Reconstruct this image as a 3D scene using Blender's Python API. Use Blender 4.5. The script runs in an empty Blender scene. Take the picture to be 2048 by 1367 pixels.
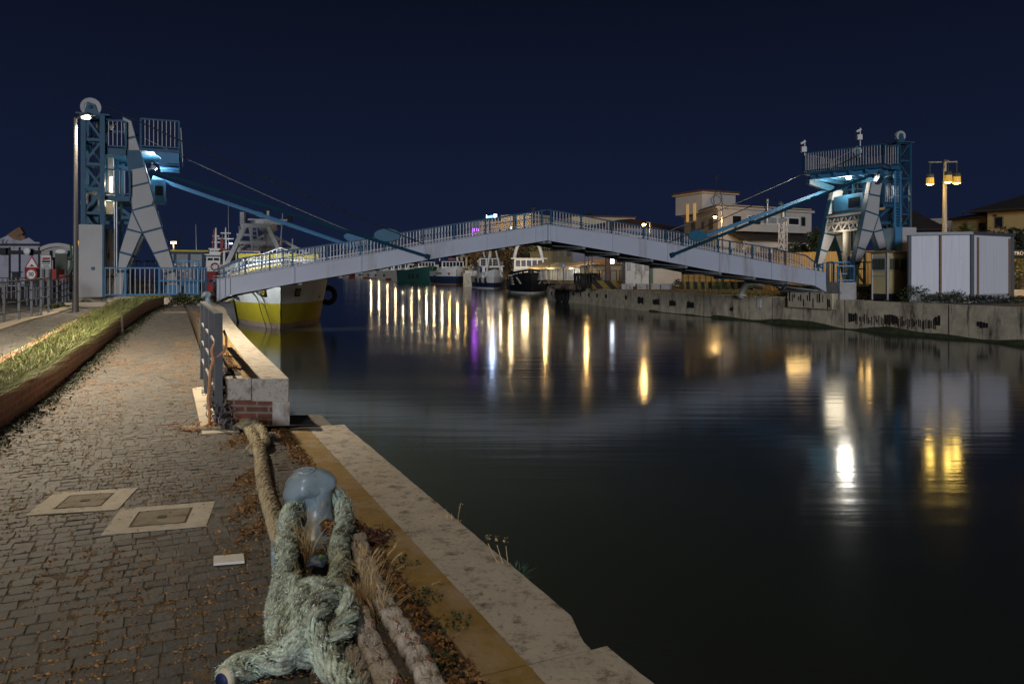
import bpy, bmesh, math, random
import numpy as np
from mathutils import Vector, Matrix, noise
random.seed(7); rng = np.random.default_rng(7)
R = math.radians
sc = bpy.context.scene
COL = sc.collection

# ------------------------------------------------------------------ camera
F, CX, HY, CH = 1500.0, 1024.0, 548.0, 1.6
cam = bpy.data.cameras.new('camera'); cam.sensor_width = 36; cam.lens = 36*F/2048
cam.shift_y = -(683.5-HY)/2048; cam.clip_start = .05; cam.clip_end = 4000
co = bpy.data.objects.new('camera', cam); COL.objects.link(co)
co.location = (0, 0, CH); co.rotation_euler = (R(90), 0, 0); sc.camera = co
# ------------------------------------------------------------------ night sky
w = bpy.data.worlds.new('World'); sc.world = w; w.use_nodes = True
nt = w.node_tree; nt.nodes.clear()
tc = nt.nodes.new('ShaderNodeTexCoord'); sx = nt.nodes.new('ShaderNodeSeparateXYZ')
rp = nt.nodes.new('ShaderNodeValToRGB'); bg = nt.nodes.new('ShaderNodeBackground'); wo = nt.nodes.new('ShaderNodeOutputWorld')
nt.links.new(tc.outputs['Generated'], sx.inputs[0]); nt.links.new(sx.outputs['Z'], rp.inputs[0])
rp.color_ramp.elements[0].color = (.0074, .0124, .036, 1)
rp.color_ramp.elements[1].position = .37; rp.color_ramp.elements[1].color = (.0033, .0050, .0122, 1)
e = rp.color_ramp.elements.new(.16); e.color = (.0058, .0097, .0285, 1)
nt.links.new(rp.outputs[0], bg.inputs[0]); bg.inputs[1].default_value = 1.0
nt.links.new(bg.outputs[0], wo.inputs[0])
# ------------------------------------------------------------------ moonlike sun added as broad soft fill, from behind the left shoulder
sl = bpy.data.lights.new('fill_sun', 'SUN'); sl.energy = 1.2; sl.angle = R(13); sl.color = (.86, .90, 1.0)
so = bpy.data.objects.new('fill_sun', sl); COL.objects.link(so)
so.rotation_euler = Vector((.04, .97, -.13)).to_track_quat('-Z', 'Y').to_euler()
sc.view_settings.view_transform = 'Standard'; sc.view_settings.look = 'None'
sc.view_settings.exposure = 0; sc.view_settings.gamma = 1
sc.cycles.use_denoising = True
sc.cycles.max_bounces = 5; sc.cycles.diffuse_bounces = 2; sc.cycles.glossy_bounces = 3
sc.cycles.sample_clamp_indirect = 4; sc.cycles.caustics_reflective = False; sc.cycles.caustics_refractive = False

# ------------------------------------------------------------------ helpers
def V(*a): return Vector(a)
def P(px, py, Y): return V((px-CX)*Y/F, Y, CH-(py-HY)*Y/F)            # a point at a known distance
def G(px, py, z=0.): Y = F*(CH-z)/(py-HY); return V((px-CX)*Y/F, Y, z)  # a point at a known height
UZ = V(0, 0, 1)
DV = V(-.42, .9076, 0); UV = V(.9076, .42, 0); T0 = 1.7207             # along the quay, across the quay
def ST(s, t, z=0.): return DV*s + UV*(t+T0) + V(0, 0, z)
def st(p): return (p.x*DV.x+p.y*DV.y, p.x*UV.x+p.y*UV.y-T0)
ZP = .5; ZTOP = .47; ZW = -1.04
def zpath(s): return 0. if s < 11 else (ZTOP if s > 24 else ZTOP*(s-11)/13)
def Gp(px, py):
    z = 0.
    for _ in range(12):
        p = G(px, py, z); z = .5*z+.5*zpath(st(p)[0])
    return G(px, py, z)
class Plane:                                                            # upright plane: a pixel ray meets it
    def __init__(s, o, d): s.o = o; s.d = V(d.x, d.y, 0).normalized(); s.n = V(-s.d.y, s.d.x, 0)
    def __call__(s, px, py):
        r = V((px-CX)/F, 1, -(py-HY)/F); c = V(0, 0, CH)
        k = (s.o-c).dot(s.n)/r.dot(s.n); return c+r*k

class MB:
    def __init__(s): s.v = []; s.f = []; s.sm = []; s.mi = []; s.cur = 0
    def add(s, vs, fs, smooth=False):
        b = len(s.v); s.v += [tuple(x) for x in vs]
        for f in fs: s.f.append(tuple(i+b for i in f)); s.sm.append(smooth); s.mi.append(s.cur)
        return s
    def poly(s, pts): return s.add(pts, [tuple(range(len(pts)))])
    def prism(s, pts, vec):
        n = len(pts); vec = Vector(vec); a = [Vector(p) for p in pts]
        nrm = V(0, 0, 0)
        for i in range(n): nrm += (a[i]-a[0]).cross(a[(i+1) % n]-a[0])
        if nrm.dot(vec) > 0: a.reverse()
        b = [p+vec for p in a]
        return s.add(a+b, [tuple(range(n)), tuple(range(2*n-1, n-1, -1))]+[((i+1) % n, i, n+i, n+(i+1) % n) for i in range(n)])
    def box(s, c, size, rz=0., ax=None):
        c = Vector(c); sx, sy, sz = [k/2 for k in size]
        x, y = (V(math.cos(rz), math.sin(rz), 0), V(-math.sin(rz), math.cos(rz), 0)) if ax is None else (ax, V(-ax.y, ax.x, 0))
        vs = [c+x*(i*sx)+y*(j*sy)+UZ*(k*sz) for k in (-1, 1) for j in (-1, 1) for i in (-1, 1)]
        return s.add(vs, [(0, 2, 3, 1), (4, 5, 7, 6), (0, 1, 5, 4), (1, 3, 7, 5), (3, 2, 6, 7), (2, 0, 4, 6)])
    def beam(s, p, q, wd, h=None, up=UZ):
        p = Vector(p); q = Vector(q); h = h or wd; d = (q-p).normalized()
        if abs(d.dot(up)) > .98: up = V(0, 1, 0)
        x = d.cross(up).normalized(); y = x.cross(d).normalized()
        vs = [e+x*(i*wd/2)+y*(j*h/2) for e in (p, q) for j in (-1, 1) for i in (-1, 1)]
        return s.add(vs, [(0, 1, 3, 2), (4, 6, 7, 5), (0, 4, 5, 1), (1, 5, 7, 3), (3, 7, 6, 2), (2, 6, 4, 0)])
    def tube(s, pts, r, n=8, smooth=True):
        pts = [Vector(p) for p in pts]; m = len(pts); rs = r if isinstance(r, (list, tuple)) else [r]*m
        t0 = (pts[1]-pts[0]).normalized(); a = t0.orthogonal().normalized(); vs = []
        for i, p in enumerate(pts):
            t = (pts[min(i+1, m-1)]-pts[max(i-1, 0)]).normalized()
            a = (a-t*a.dot(t)).normalized(); b = t.cross(a)
            for k in range(n):
                th = 2*math.pi*k/n; vs.append(p+(a*math.cos(th)+b*math.sin(th))*rs[i])
        fs = [(i*n+k, i*n+(k+1) % n, (i+1)*n+(k+1) % n, (i+1)*n+k) for i in range(m-1) for k in range(n)]
        s.add(vs, fs, smooth); return s.add([vs[k] for k in range(n)]+[vs[(m-1)*n+k] for k in range(n)], [tuple(range(n-1, -1, -1)), tuple(range(n, 2*n))])
    def lathe(s, prof, c, n=16, smooth=True, axis=UZ):
        c = Vector(c); a = axis.orthogonal().normalized(); b = axis.cross(a); m = len(prof)
        vs = [c+axis*z+(a*math.cos(2*math.pi*k/n)+b*math.sin(2*math.pi*k/n))*max(r, 1e-4) for r, z in prof for k in range(n)]
        fs = [(i*n+k, i*n+(k+1) % n, (i+1)*n+(k+1) % n, (i+1)*n+k) for i in range(m-1) for k in range(n)]
        return s.add(vs, fs, smooth)
    def ball(s, c, r, n=12, m=8):
        r = r if isinstance(r, (tuple, list)) else (r, r, r); c = Vector(c)
        vs = [c+V(r[0]*math.sin(math.pi*i/m)*math.cos(2*math.pi*k/n), r[1]*math.sin(math.pi*i/m)*math.sin(2*math.pi*k/n), -r[2]*math.cos(math.pi*i/m)) for i in range(m+1) for k in range(n)]
        return s.add(vs, [(i*n+k, i*n+(k+1) % n, (i+1)*n+(k+1) % n, (i+1)*n+k) for i in range(m) for k in range(n)], True)
    def torus(s, c, R1, r, axis=UZ, n=20, m=8):
        c = Vector(c); axis = axis.normalized(); a = axis.orthogonal().normalized(); b = axis.cross(a); vs = []
        for i in range(n):
            e = a*math.cos(2*math.pi*i/n)+b*math.sin(2*math.pi*i/n)
            for k in range(m):
                th = 2*math.pi*k/m; vs.append(c+e*(R1+r*math.cos(th))+axis*(r*math.sin(th)))
        return s.add(vs, [(i*m+k, ((i+1) % n)*m+k, ((i+1) % n)*m+(k+1) % m, i*m+(k+1) % m) for i in range(n) for k in range(m)], True)
    def build(s, name, mat, parent=None):
        me = bpy.data.meshes.new(name)
        vs = s.v
        if parent is not None:
            inv = (Matrix.Translation(parent.location) @ parent.rotation_euler.to_matrix().to_4x4()).inverted() if parent.type == 'EMPTY' else None
            if parent.parent is not None and parent.type != 'EMPTY': pass
            q = parent
            while q.parent is not None: q = q.parent
            if q.type == 'EMPTY': inv = (Matrix.Translation(q.location) @ q.rotation_euler.to_matrix().to_4x4()).inverted(); vs = [tuple(inv @ Vector(v)) for v in vs]
        me.from_pydata(vs, [], s.f); me.polygons.foreach_set('use_smooth', s.sm)
        ms = mat if isinstance(mat, (list, tuple)) else [mat]
        for m in ms: me.materials.append(m)
        if len(ms) > 1: me.polygons.foreach_set('material_index', s.mi)
        me.update()
        o = bpy.data.objects.new(name, me); COL.objects.link(o)
        if parent is not None: o.parent = parent
        return o
def tag(o, label, cat, group=None, kind=None):
    o['label'] = label; o['category'] = cat
    if group: o['group'] = group
    if kind: o['kind'] = kind
    return o
def struct(o, kind='structure', label=None):
    o['kind'] = kind
    if label: o['label'] = label
    return o
def thing(name, label, cat, loc=(0, 0, 0), rz=0., group=None):
    o = bpy.data.objects.new(name, None); COL.objects.link(o); o.empty_display_size = .2
    o.location = loc; o.rotation_euler = (0, 0, rz); return tag(o, label, cat, group)
def dup(o, loc=None, label=None, rz=None, parent=None):
    c = o.copy(); COL.objects.link(c); c.parent = parent
    if loc is not None: c.location = loc
    if rz is not None: c.rotation_euler = (0, 0, rz)
    if label: c['label'] = label
    for ch in [x for x in o.children]: dup(ch, parent=c)
    return c
def text(s_, size, org, right, up, mat, name, parent=None, ext=.004, align='CENTER'):
    cu = bpy.data.curves.new(name, 'FONT'); cu.body = s_; cu.size = size; cu.extrude = ext; cu.offset = size*.012; cu.align_x = align; cu.align_y = 'CENTER'
    tmp = bpy.data.objects.new('tmp', cu); COL.objects.link(tmp)
    dg = bpy.context.evaluated_depsgraph_get(); me = bpy.data.meshes.new_from_object(tmp.evaluated_get(dg)); bpy.data.objects.remove(tmp)
    right = right.normalized(); up = up.normalized(); nn = right.cross(up)
    m = MB(); m.add([Vector(org)+right*v.co.x+up*v.co.y+nn*v.co.z for v in me.vertices], [tuple(p.vertices) for p in me.polygons])
    return m.build(name, mat, parent)
def spline(cps, step=.02):
    c = [Vector(p) for p in cps]; c = [c[0]*2-c[1]]+c+[c[-1]*2-c[-2]]; out = []
    for i in range(1, len(c)-2):
        n = max(2, int((c[i+1]-c[i]).length/step))
        for k in range(n):
            t = k/n; out.append(.5*((2*c[i])+(c[i+1]-c[i-1])*t+(2*c[i-1]-5*c[i]+4*c[i+1]-c[i+2])*t*t+(3*c[i]-c[i-1]-3*c[i+1]+c[i+2])*t**3))
    return out+[c[-2]]

# ------------------------------------------------------------------ materials
def mat(name, col, rough=.6, metal=0., var=.18, vs=3., bump=0., bs=30., dirt=None, island=0., spec=None, stretch=None, detail=5.):
    m = bpy.data.materials.new(name); m.use_nodes = True; t = m.node_tree; N = t.nodes; L = t.links
    b = N['Principled BSDF']; b.inputs['Roughness'].default_value = rough; b.inputs['Metallic'].default_value = metal
    if spec is not None: b.inputs['Specular IOR Level'].default_value = spec
    tc = N.new('ShaderNodeTexCoord'); src = tc.outputs['Object']
    if stretch:
        mp = N.new('ShaderNodeMapping'); mp.inputs['Scale'].default_value = stretch; L.new(src, mp.inputs[0]); src = mp.outputs[0]
    nz = N.new('ShaderNodeTexNoise'); nz.inputs['Scale'].default_value = vs; nz.inputs['Detail'].default_value = detail; nz.inputs['Roughness'].default_value = .62; L.new(src, nz.inputs[0])
    mr = N.new('ShaderNodeMapRange'); mr.inputs[1].default_value = .25; mr.inputs[2].default_value = .75; mr.inputs[3].default_value = 1-var; mr.inputs[4].default_value = 1+var; L.new(nz.outputs[0], mr.inputs[0])
    hsv = N.new('ShaderNodeHueSaturation'); hsv.inputs['Color'].default_value = (*col, 1); val = mr.outputs[0]
    if island:
        ge = N.new('ShaderNodeNewGeometry'); m2 = N.new('ShaderNodeMapRange'); m2.inputs[3].default_value = 1-island; m2.inputs[4].default_value = 1+island; L.new(ge.outputs['Random Per Island'], m2.inputs[0])
        mu = N.new('ShaderNodeMath'); mu.operation = 'MULTIPLY'; L.new(val, mu.inputs[0]); L.new(m2.outputs[0], mu.inputs[1]); val = mu.outputs[0]
    L.new(val, hsv.inputs['Value']); out = hsv.outputs[0]
    for d in ([dirt] if dirt and not isinstance(dirt, list) else (dirt or [])):
        dc, amt, dsz, dst = d
        n2 = N.new('ShaderNodeTexNoise'); n2.inputs['Scale'].default_value = dsz; n2.inputs['Detail'].default_value = 8; n2.inputs['Roughness'].default_value = .7
        mp2 = N.new('ShaderNodeMapping'); mp2.inputs['Scale'].default_value = dst; mp2.inputs['Location'].default_value = (dsz, 2*dsz, .3); L.new(tc.outputs['Object'], mp2.inputs[0]); L.new(mp2.outputs[0], n2.inputs[0])
        r2 = N.new('ShaderNodeMapRange'); r2.inputs[1].default_value = 1-amt-.08; r2.inputs[2].default_value = 1-amt+.08; L.new(n2.outputs[0], r2.inputs[0])
        mx = N.new('ShaderNodeMix'); mx.data_type = 'RGBA'; L.new(r2.outputs[0], mx.inputs['Factor']); L.new(out, mx.inputs['A']); mx.inputs['B'].default_value = (*dc, 1); out = mx.outputs['Result']
    L.new(out, b.inputs['Base Color'])
    if bump:
        n3 = N.new('ShaderNodeTexNoise'); n3.inputs['Scale'].default_value = bs; n3.inputs['Detail'].default_value = 6; L.new(src, n3.inputs[0])
        bp = N.new('ShaderNodeBump'); bp.inputs['Strength'].default_value = bump; bp.inputs['Distance'].default_value = .02; L.new(n3.outputs[0], bp.inputs['Height']); L.new(bp.outputs[0], b.inputs['Normal'])
    return m
def emit(name, col, strength):
    m = bpy.data.materials.new(name); m.use_nodes = True; b = m.node_tree.nodes['Principled BSDF']
    b.inputs['Base Color'].default_value = (*[min(1, c) for c in col], 1); b.inputs['Emission Color'].default_value = (*col, 1); b.inputs['Emission Strength'].default_value = strength; return m
def brickmat(name, c1, c2, mortar, sx, bump=.5, rot=0., w=.25, h=.07, msz=.012):
    m = bpy.data.materials.new(name); m.use_nodes = True; t = m.node_tree; N = t.nodes; L = t.links; b = N['Principled BSDF']; b.inputs['Roughness'].default_value = .85
    tc = N.new('ShaderNodeTexCoord'); sp = N.new('ShaderNodeSeparateXYZ'); L.new(tc.outputs['Object'], sp.inputs[0])
    # run along the wall: direction sx (x, y), height z
    a = N.new('ShaderNodeVectorMath'); a.operation = 'DOT_PRODUCT'; a.inputs[1].default_value = (sx[0], sx[1], 0); L.new(tc.outputs['Object'], a.inputs[0])
    cb = N.new('ShaderNodeCombineXYZ'); L.new(a.outputs['Value'], cb.inputs[0]); L.new(sp.outputs['Z'], cb.inputs[1])
    br = N.new('ShaderNodeTexBrick'); br.inputs['Scale'].default_value = 1; br.inputs['Brick Width'].default_value = w; br.inputs['Row Height'].default_value = h; br.inputs['Mortar Size'].default_value = msz
    br.inputs['Color1'].default_value = (*c1, 1); br.inputs['Color2'].default_value = (*c2, 1); br.inputs['Mortar'].default_value = (*mortar, 1); L.new(cb.outputs[0], br.inputs[0])
    nz = N.new('ShaderNodeTexNoise'); nz.inputs['Scale'].default_value = 9; nz.inputs['Detail'].default_value = 8; L.new(tc.outputs['Object'], nz.inputs[0])
    mx = N.new('ShaderNodeMix'); mx.data_type = 'RGBA'; mx.blend_type = 'MULTIPLY'; mx.inputs['Factor'].default_value = .6; L.new(br.outputs[0], mx.inputs['A']); L.new(nz.outputs[0], mx.inputs['B'])
    gm = N.new('ShaderNodeHueSaturation'); gm.inputs['Value'].default_value = 1.5; L.new(mx.outputs['Result'], gm.inputs['Color']); L.new(gm.outputs[0], b.inputs['Base Color'])
    bp = N.new('ShaderNodeBump'); bp.inputs['Strength'].default_value = bump; bp.inputs['Distance'].default_value = .02; bp.invert = True; L.new(br.outputs['Fac'], bp.inputs['Height']); L.new(bp.outputs[0], b.inputs['Normal'])
    return m
def stripes(name, c1, c2, w, ax):
    m = bpy.data.materials.new(name); m.use_nodes = True; t = m.node_tree; N = t.nodes; L = t.links; b = N['Principled BSDF']; b.inputs['Roughness'].default_value = .8
    tc = N.new('ShaderNodeTexCoord'); a = N.new('ShaderNodeVectorMath'); a.operation = 'DOT_PRODUCT'; a.inputs[1].default_value = ax; L.new(tc.outputs['Object'], a.inputs[0])
    f = N.new('ShaderNodeMath'); f.operation = 'WRAP'; f.inputs[1].default_value = 0; f.inputs[2].default_value = w; L.new(a.outputs['Value'], f.inputs[0])
    g = N.new('ShaderNodeMath'); g.operation = 'GREATER_THAN'; g.inputs[1].default_value = w*.5; L.new(f.outputs[0], g.inputs[0])
    nz = N.new('ShaderNodeTexNoise'); nz.inputs['Scale'].default_value = 5; nz.inputs['Detail'].default_value = 8; L.new(tc.outputs['Object'], nz.inputs[0])
    mx = N.new('ShaderNodeMix'); mx.data_type = 'RGBA'; L.new(g.outputs[0], mx.inputs['Factor']); mx.inputs['A'].default_value = (*c1, 1); mx.inputs['B'].default_value = (*c2, 1)
    m2 = N.new('ShaderNodeMix'); m2.data_type = 'RGBA'; m2.blend_type = 'MULTIPLY'; m2.inputs['Factor'].default_value = .7; L.new(mx.outputs['Result'], m2.inputs['A']); L.new(nz.outputs[0], m2.inputs['B'])
    L.new(m2.outputs['Result'], b.inputs['Base Color']); return m

RUST = (.10, .045, .02)
Z1 = (1, 1, 1)
M = dict(
 sett=mat('basalt_setts', (.062, .060, .057), .62, var=.28, vs=7, bump=.3, bs=40, island=.25, dirt=((.11, .09, .055), .36, 3.0, Z1)),
 joint=mat('joint_soil', (.13, .095, .055), .95, var=.5, vs=14, bump=.6, bs=60),
 stone=mat('travertine_coping', (.45, .41, .35), .75, var=.14, vs=4, bump=.25, bs=50, dirt=[((.09, .07, .045), .40, 9, (1, 1, 1)), ((.13, .10, .07), .37, 30, Z1), ((.22, .105, .025), .31, 6, Z1)]),
 stoneplain=mat('pale_stone', (.42, .37, .29), .8, var=.16, vs=5, bump=.2, bs=40),
 yellow=mat('worn_yellow_paint', (.26, .165, .04), .75, var=.22, vs=5, bump=.2, bs=45, dirt=[((.32, .235, .14), .45, 3, Z1), ((.10, .075, .045), .36, 12, Z1)]),
 brick=brickmat('pier_brick', (.17, .055, .035), (.10, .04, .03), (.20, .16, .13), (1, .05)),
 coverstone=mat('worn_cover_frame', (.50, .46, .38), .85, var=.18, vs=6, bump=.3, bs=40, dirt=[((.20, .17, .13), .35, 4, Z1), ((.10, .06, .03), .33, 9, Z1)]),
 plbrick=brickmat('planter_brick', (.44, .20, .135), (.34, .15, .10), (.42, .32, .25), (DV.x, DV.y), w=.28, h=.085),
 concrete=mat('weathered_concrete', (.66, .56, .39), .9, var=.3, vs=2.2, bump=.4, bs=14, dirt=[((.12, .10, .07), .39, 1.1, (1, 1, .3)), ((.58, .55, .48), .36, 1.8, (1, 1, .45)), ((.05, .045, .04), .36, 3.5, (1, 1, .12))]),
 moss=mat('mossy_concrete', (.05, .06, .022), .95, var=.5, vs=3, bump=.5, bs=20),
 concblock=mat('white_concrete_block', (.42, .41, .40), .9, var=.2, vs=3, bump=.3, bs=20, dirt=((.10, .09, .08), .38, 3, Z1)),
 asphalt=mat('asphalt', (.10, .095, .088), .9, var=.2, vs=6, bump=.2, bs=80),
 paver=mat('concrete_pavers', (.13, .125, .115), .85, var=.2, vs=9, bump=.2, bs=40, island=.22),
 soil=mat('soil', (.05, .04, .025), .95, var=.4, vs=8, bump=.5, bs=30),
 earth=mat('quay_ground', (.12, .105, .08), .95, var=.35, vs=1.2, bump=.4, bs=12),
 greysteel=mat('grey_painted_steel', (.115, .12, .132), .45, metal=.3, var=.12, vs=6, bump=.06, bs=40, dirt=(RUST, .24, 6, Z1)),
 rod=mat('galvanised_rod', (.42, .42, .42), .4, metal=.7, var=.1),
 polesteel=mat('lamp_pole_steel', (.13, .125, .118), .5, metal=.4, var=.12, vs=2),
 teal_shaded=mat('shaded_teal_paint', (.010, .045, .075), .9, var=.2, vs=2.5, spec=.1),  # shaded copy of the tie bar paint; the shade is put into the colour
 teal=mat('teal_paint', (.011, .080, .145), .5, var=.22, vs=2.5, dirt=(RUST, .30, 4, Z1)),
 blue=mat('blue_paint', (.05, .20, .37), .45, var=.15, vs=3, dirt=(RUST, .27, 5, Z1)),
 panel=mat('white_steel_panel', (.42, .41, .40), .6, var=.07, vs=1.2, dirt=(RUST, .26, 8, Z1)),
 girder=mat('white_girder_paint', (.47, .49, .56), .55, var=.06, vs=1.0, dirt=[((.20, .16, .13), .255, 4, Z1), ((.30, .27, .24), .37, .9, (1, 1, .12))]),
 whitebar=mat('white_bar_paint', (.58, .56, .55), .5, var=.1, vs=4),
 dark=mat('dark_steel', (.014, .014, .015), .7, var=.3),
 under=mat('bridge_underside', (.24, .25, .24), .8, var=.4, vs=2),
 bollard=mat('bollard_blue_paint', (.26, .335, .385), .30, var=.12, vs=7, bump=.10, bs=14, dirt=[((.10, .055, .03), .32, 9, Z1), ((.13, .09, .06), .34, 22, (1, 1, .4))]),
 rope_cream=mat('cream_rope', (.52, .44, .28), .95, var=.3, vs=22, bump=.6, bs=90, dirt=((.13, .10, .06), .40, 12, Z1)),
 rope_green=mat('green_rope', (.56, .64, .52), .95, var=.35, vs=18, bump=.6, bs=90, dirt=((.14, .125, .09), .47, 9, Z1)),
 rope_grey=mat('grey_rope', (.46, .41, .35), .95, var=.3, vs=20, bump=.6, bs=80, dirt=((.10, .085, .07), .38, 10, Z1)),
 rope_orange=mat('orange_rope', (.55, .27, .13), .95, var=.3, vs=30),
 fuzz_green=mat('green_fibres', (.62, .76, .64), .95, var=.35, vs=14, island=.45),
 fuzz_cream=mat('cream_fibres', (.58, .49, .31), .95, var=.3, vs=14, island=.45),
 fuzz_grey=mat('grey_fibres', (.50, .45, .39), .95, var=.3, vs=14, island=.4),
 red_thread=mat('red_thread', (.25, .05, .025), .9),
 netdark=mat('dark_net', (.03, .03, .035), .95, var=.6, vs=40, bump=.8, bs=70),
 rustnet=mat('rust_red_net', (.17, .085, .065), .95, var=.5, vs=40, island=.5),
 straw=mat('dry_straw', (.54, .39, .19), .9, var=.3, vs=10, island=.4),
 litter=mat('dry_moss', (.25, .135, .05), .95, var=.5, vs=20, island=.55),
 weed=mat('weed_green', (.05, .065, .022), .85, var=.4, vs=12, island=.5),
 grass=mat('grass_blades', (.10, .13, .035), .7, var=.35, vs=3, island=.55),
 grass_dry=mat('grass_blades_dry', (.18, .16, .06), .75, var=.35, vs=3, island=.5),
 leaf=mat('tree_leaves', (.05, .065, .025), .8, var=.5, vs=1.5, island=.6),
 leaf_dk=mat('dark_leaves', (.022, .03, .016), .85, var=.5, vs=1.5, island=.6),
 leaf_or=mat('russet_leaves', (.13, .075, .025), .85, var=.5, vs=1.5, island=.6),
 bark=mat('bark', (.07, .05, .035), .95, var=.3, vs=8, bump=.5),
 white=mat('boat_white', (.80, .78, .72), .5, var=.12, vs=.9, dirt=((.22, .13, .07), .285, 1.6, (1, 1, .4))),
 cream=mat('boat_cream', (.62, .57, .44), .55, var=.2, vs=.8, dirt=((.12, .08, .05), .35, .9, (1, 1, .5))),
 byellow=mat('boat_yellow', (.56, .43, .025), .5, var=.12, vs=1.2, dirt=((.22, .13, .03), .28, 2, (1, 1, .4))),
 boot=mat('pink_boot_top', (.40, .28, .21), .7, var=.2, vs=2),
 navy=mat('boat_navy', (.018, .035, .09), .5, var=.3, vs=1),
 black=mat('boat_black', (.010, .011, .015), .45, var=.4, vs=1, dirt=((.12, .12, .12), .25, 2, Z1)),
 bred=mat('boat_red', (.28, .035, .02), .6, var=.25, vs=1),
 bgreen=mat('boat_green', (.02, .09, .07), .6, var=.25),
 glass=mat('dark_glass', (.012, .014, .018), .22, var=.1),
 glasslit=mat('pale_glass', (.30, .31, .30), .2, var=.3, vs=.8),
 tyre=mat('tyre_rubber', (.012, .012, .012), .85, var=.3),
 wood=mat('wood', (.22, .13, .07), .8, var=.3, vs=3, stretch=(1, 1, 6)),
 redpaint=mat('red_paint', (.38, .025, .018), .5, var=.15),
 signwhite=mat('sign_white', (.70, .68, .64), .5, var=.06),
 signblack=mat('sign_black', (.012, .012, .012), .6),
 signblue=mat('sign_blue', (.02, .07, .32), .5),
 signolive=mat('sign_olive', (.07, .08, .06), .7),
 plaster_w=mat('white_plaster', (.46, .425, .38), .9, var=.14, vs=.6, dirt=((.22, .2, .17), .33, .7, (1, 1, .3))),
 plaster_y=mat('ochre_plaster', (.44, .31, .12), .9, var=.14, vs=.6),
 booth=mat('booth_cream_paint', (.66, .52, .25), .7, var=.1, vs=1.5),
 plaster_c=mat('cream_plaster', (.52, .42, .25), .9, var=.12, vs=.6),
 plaster_b=mat('blueish_plaster', (.30, .30, .37), .9, var=.1, vs=.6),
 roof=mat('roof_tiles', (.12, .05, .03), .9, var=.35, vs=3, bump=.5, bs=6),
 roofdk=mat('dark_roof', (.03, .022, .02), .9, var=.35, vs=2),
 corr=mat('corrugated_white', (.74, .73, .77), .6, var=.1, vs=.8, stretch=(14, 14, .6), dirt=((.25, .2, .16), .30, 3, (1, 1, .3))),
 rustw=mat('streaky_white_metal', (.50, .52, .52), .7, var=.15, vs=3, stretch=(5, 5, .7), dirt=((.18, .14, .11), .40, 2.2, (1, 1, .25))),
 greenpost=mat('green_post', (.03, .12, .06), .6),
 awning=mat('striped_awning', (.50, .40, .24), .9, var=.12),
 curtain=mat('curtain', (.42, .36, .18), .9, var=.35, vs=9, stretch=(9, 9, .3)),
 slate=mat('slate_plank', (.05, .045, .04), .8, var=.3),
)
E = dict(led=emit('led_lens', (1, .86, .62), 25), flood=emit('flood_lens', (.80, .93, 1), 40), sodium=emit('sodium_lens', (1, .62, .16), 40), tubel=emit('tube_lamp', (1, .86, .60), 3),
         yel=emit('yellow_lens', (1, .72, .15), 25), blue=emit('blue_sign_light', (.10, .30, 1), 5), whiteb=emit('white_sign_light', (.70, .82, 1), 8), purple=emit('purple_sign_light', (.55, .12, 1), 1.6), shade=emit('lit_lamp_shade', (.75, .45, .07), .35), warm=emit('slit_glow', (1, .62, .22), .15))
def light(name, loc, power, col, r=.12, parent=None, spot=None, aim=None):
    l = bpy.data.lights.new(name, 'SPOT' if spot else 'POINT'); l.energy = power; l.color = col; l.shadow_soft_size = r
    if spot: l.spot_size = R(spot); l.spot_blend = .5
    o = bpy.data.objects.new(name, l); COL.objects.link(o); o.location = loc
    if aim is not None: o.rotation_euler = (Vector(aim)-Vector(loc)).to_track_quat('-Z', 'Y').to_euler()
    if parent is not None: o.parent = parent; o.location = Vector(loc)-parent.location
    return o
def blades(mb, base, h, wd, lean, n=3):                               # one curved blade
    ang = random.uniform(0, 2*math.pi); side = V(math.cos(ang), math.sin(ang), 0)*wd/2
    prev = None
    for i in range(n+1):
        k = i/n; c = Vector(base)+UZ*(h*k*(1-.25*k*min(1, lean.length/h)))+lean*k*k; sd = side*(1-k*.92)
        cur = (c-sd, c+sd)
        if prev: mb.add([prev[0], prev[1], cur[1], cur[0]], [(0, 1, 2, 3)])
        prev = cur
def chips(mb, c, r, size, n, flat=.5):                                # small leaf-sized faces in a blob
    for _ in range(n):
        a = random.uniform(0, 6.283); q = random.random()**.5; p = Vector(c)+V(math.cos(a)*q*r[0], math.sin(a)*q*r[1], random.random()*r[2])
        d = V(random.uniform(-1, 1), random.uniform(-1, 1), random.uniform(-flat, flat)).normalized(); e = d.orthogonal().normalized(); e = (e+UZ*random.uniform(-.5, .5)).normalized()
        s1 = size*random.uniform(.5, 1.4); s2 = s1*random.uniform(.3, .7)
        mb.add([p-d*s1, p+e*s2, p+d*s1, p-e*s2], [(0, 1, 2, 3)])
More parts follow.
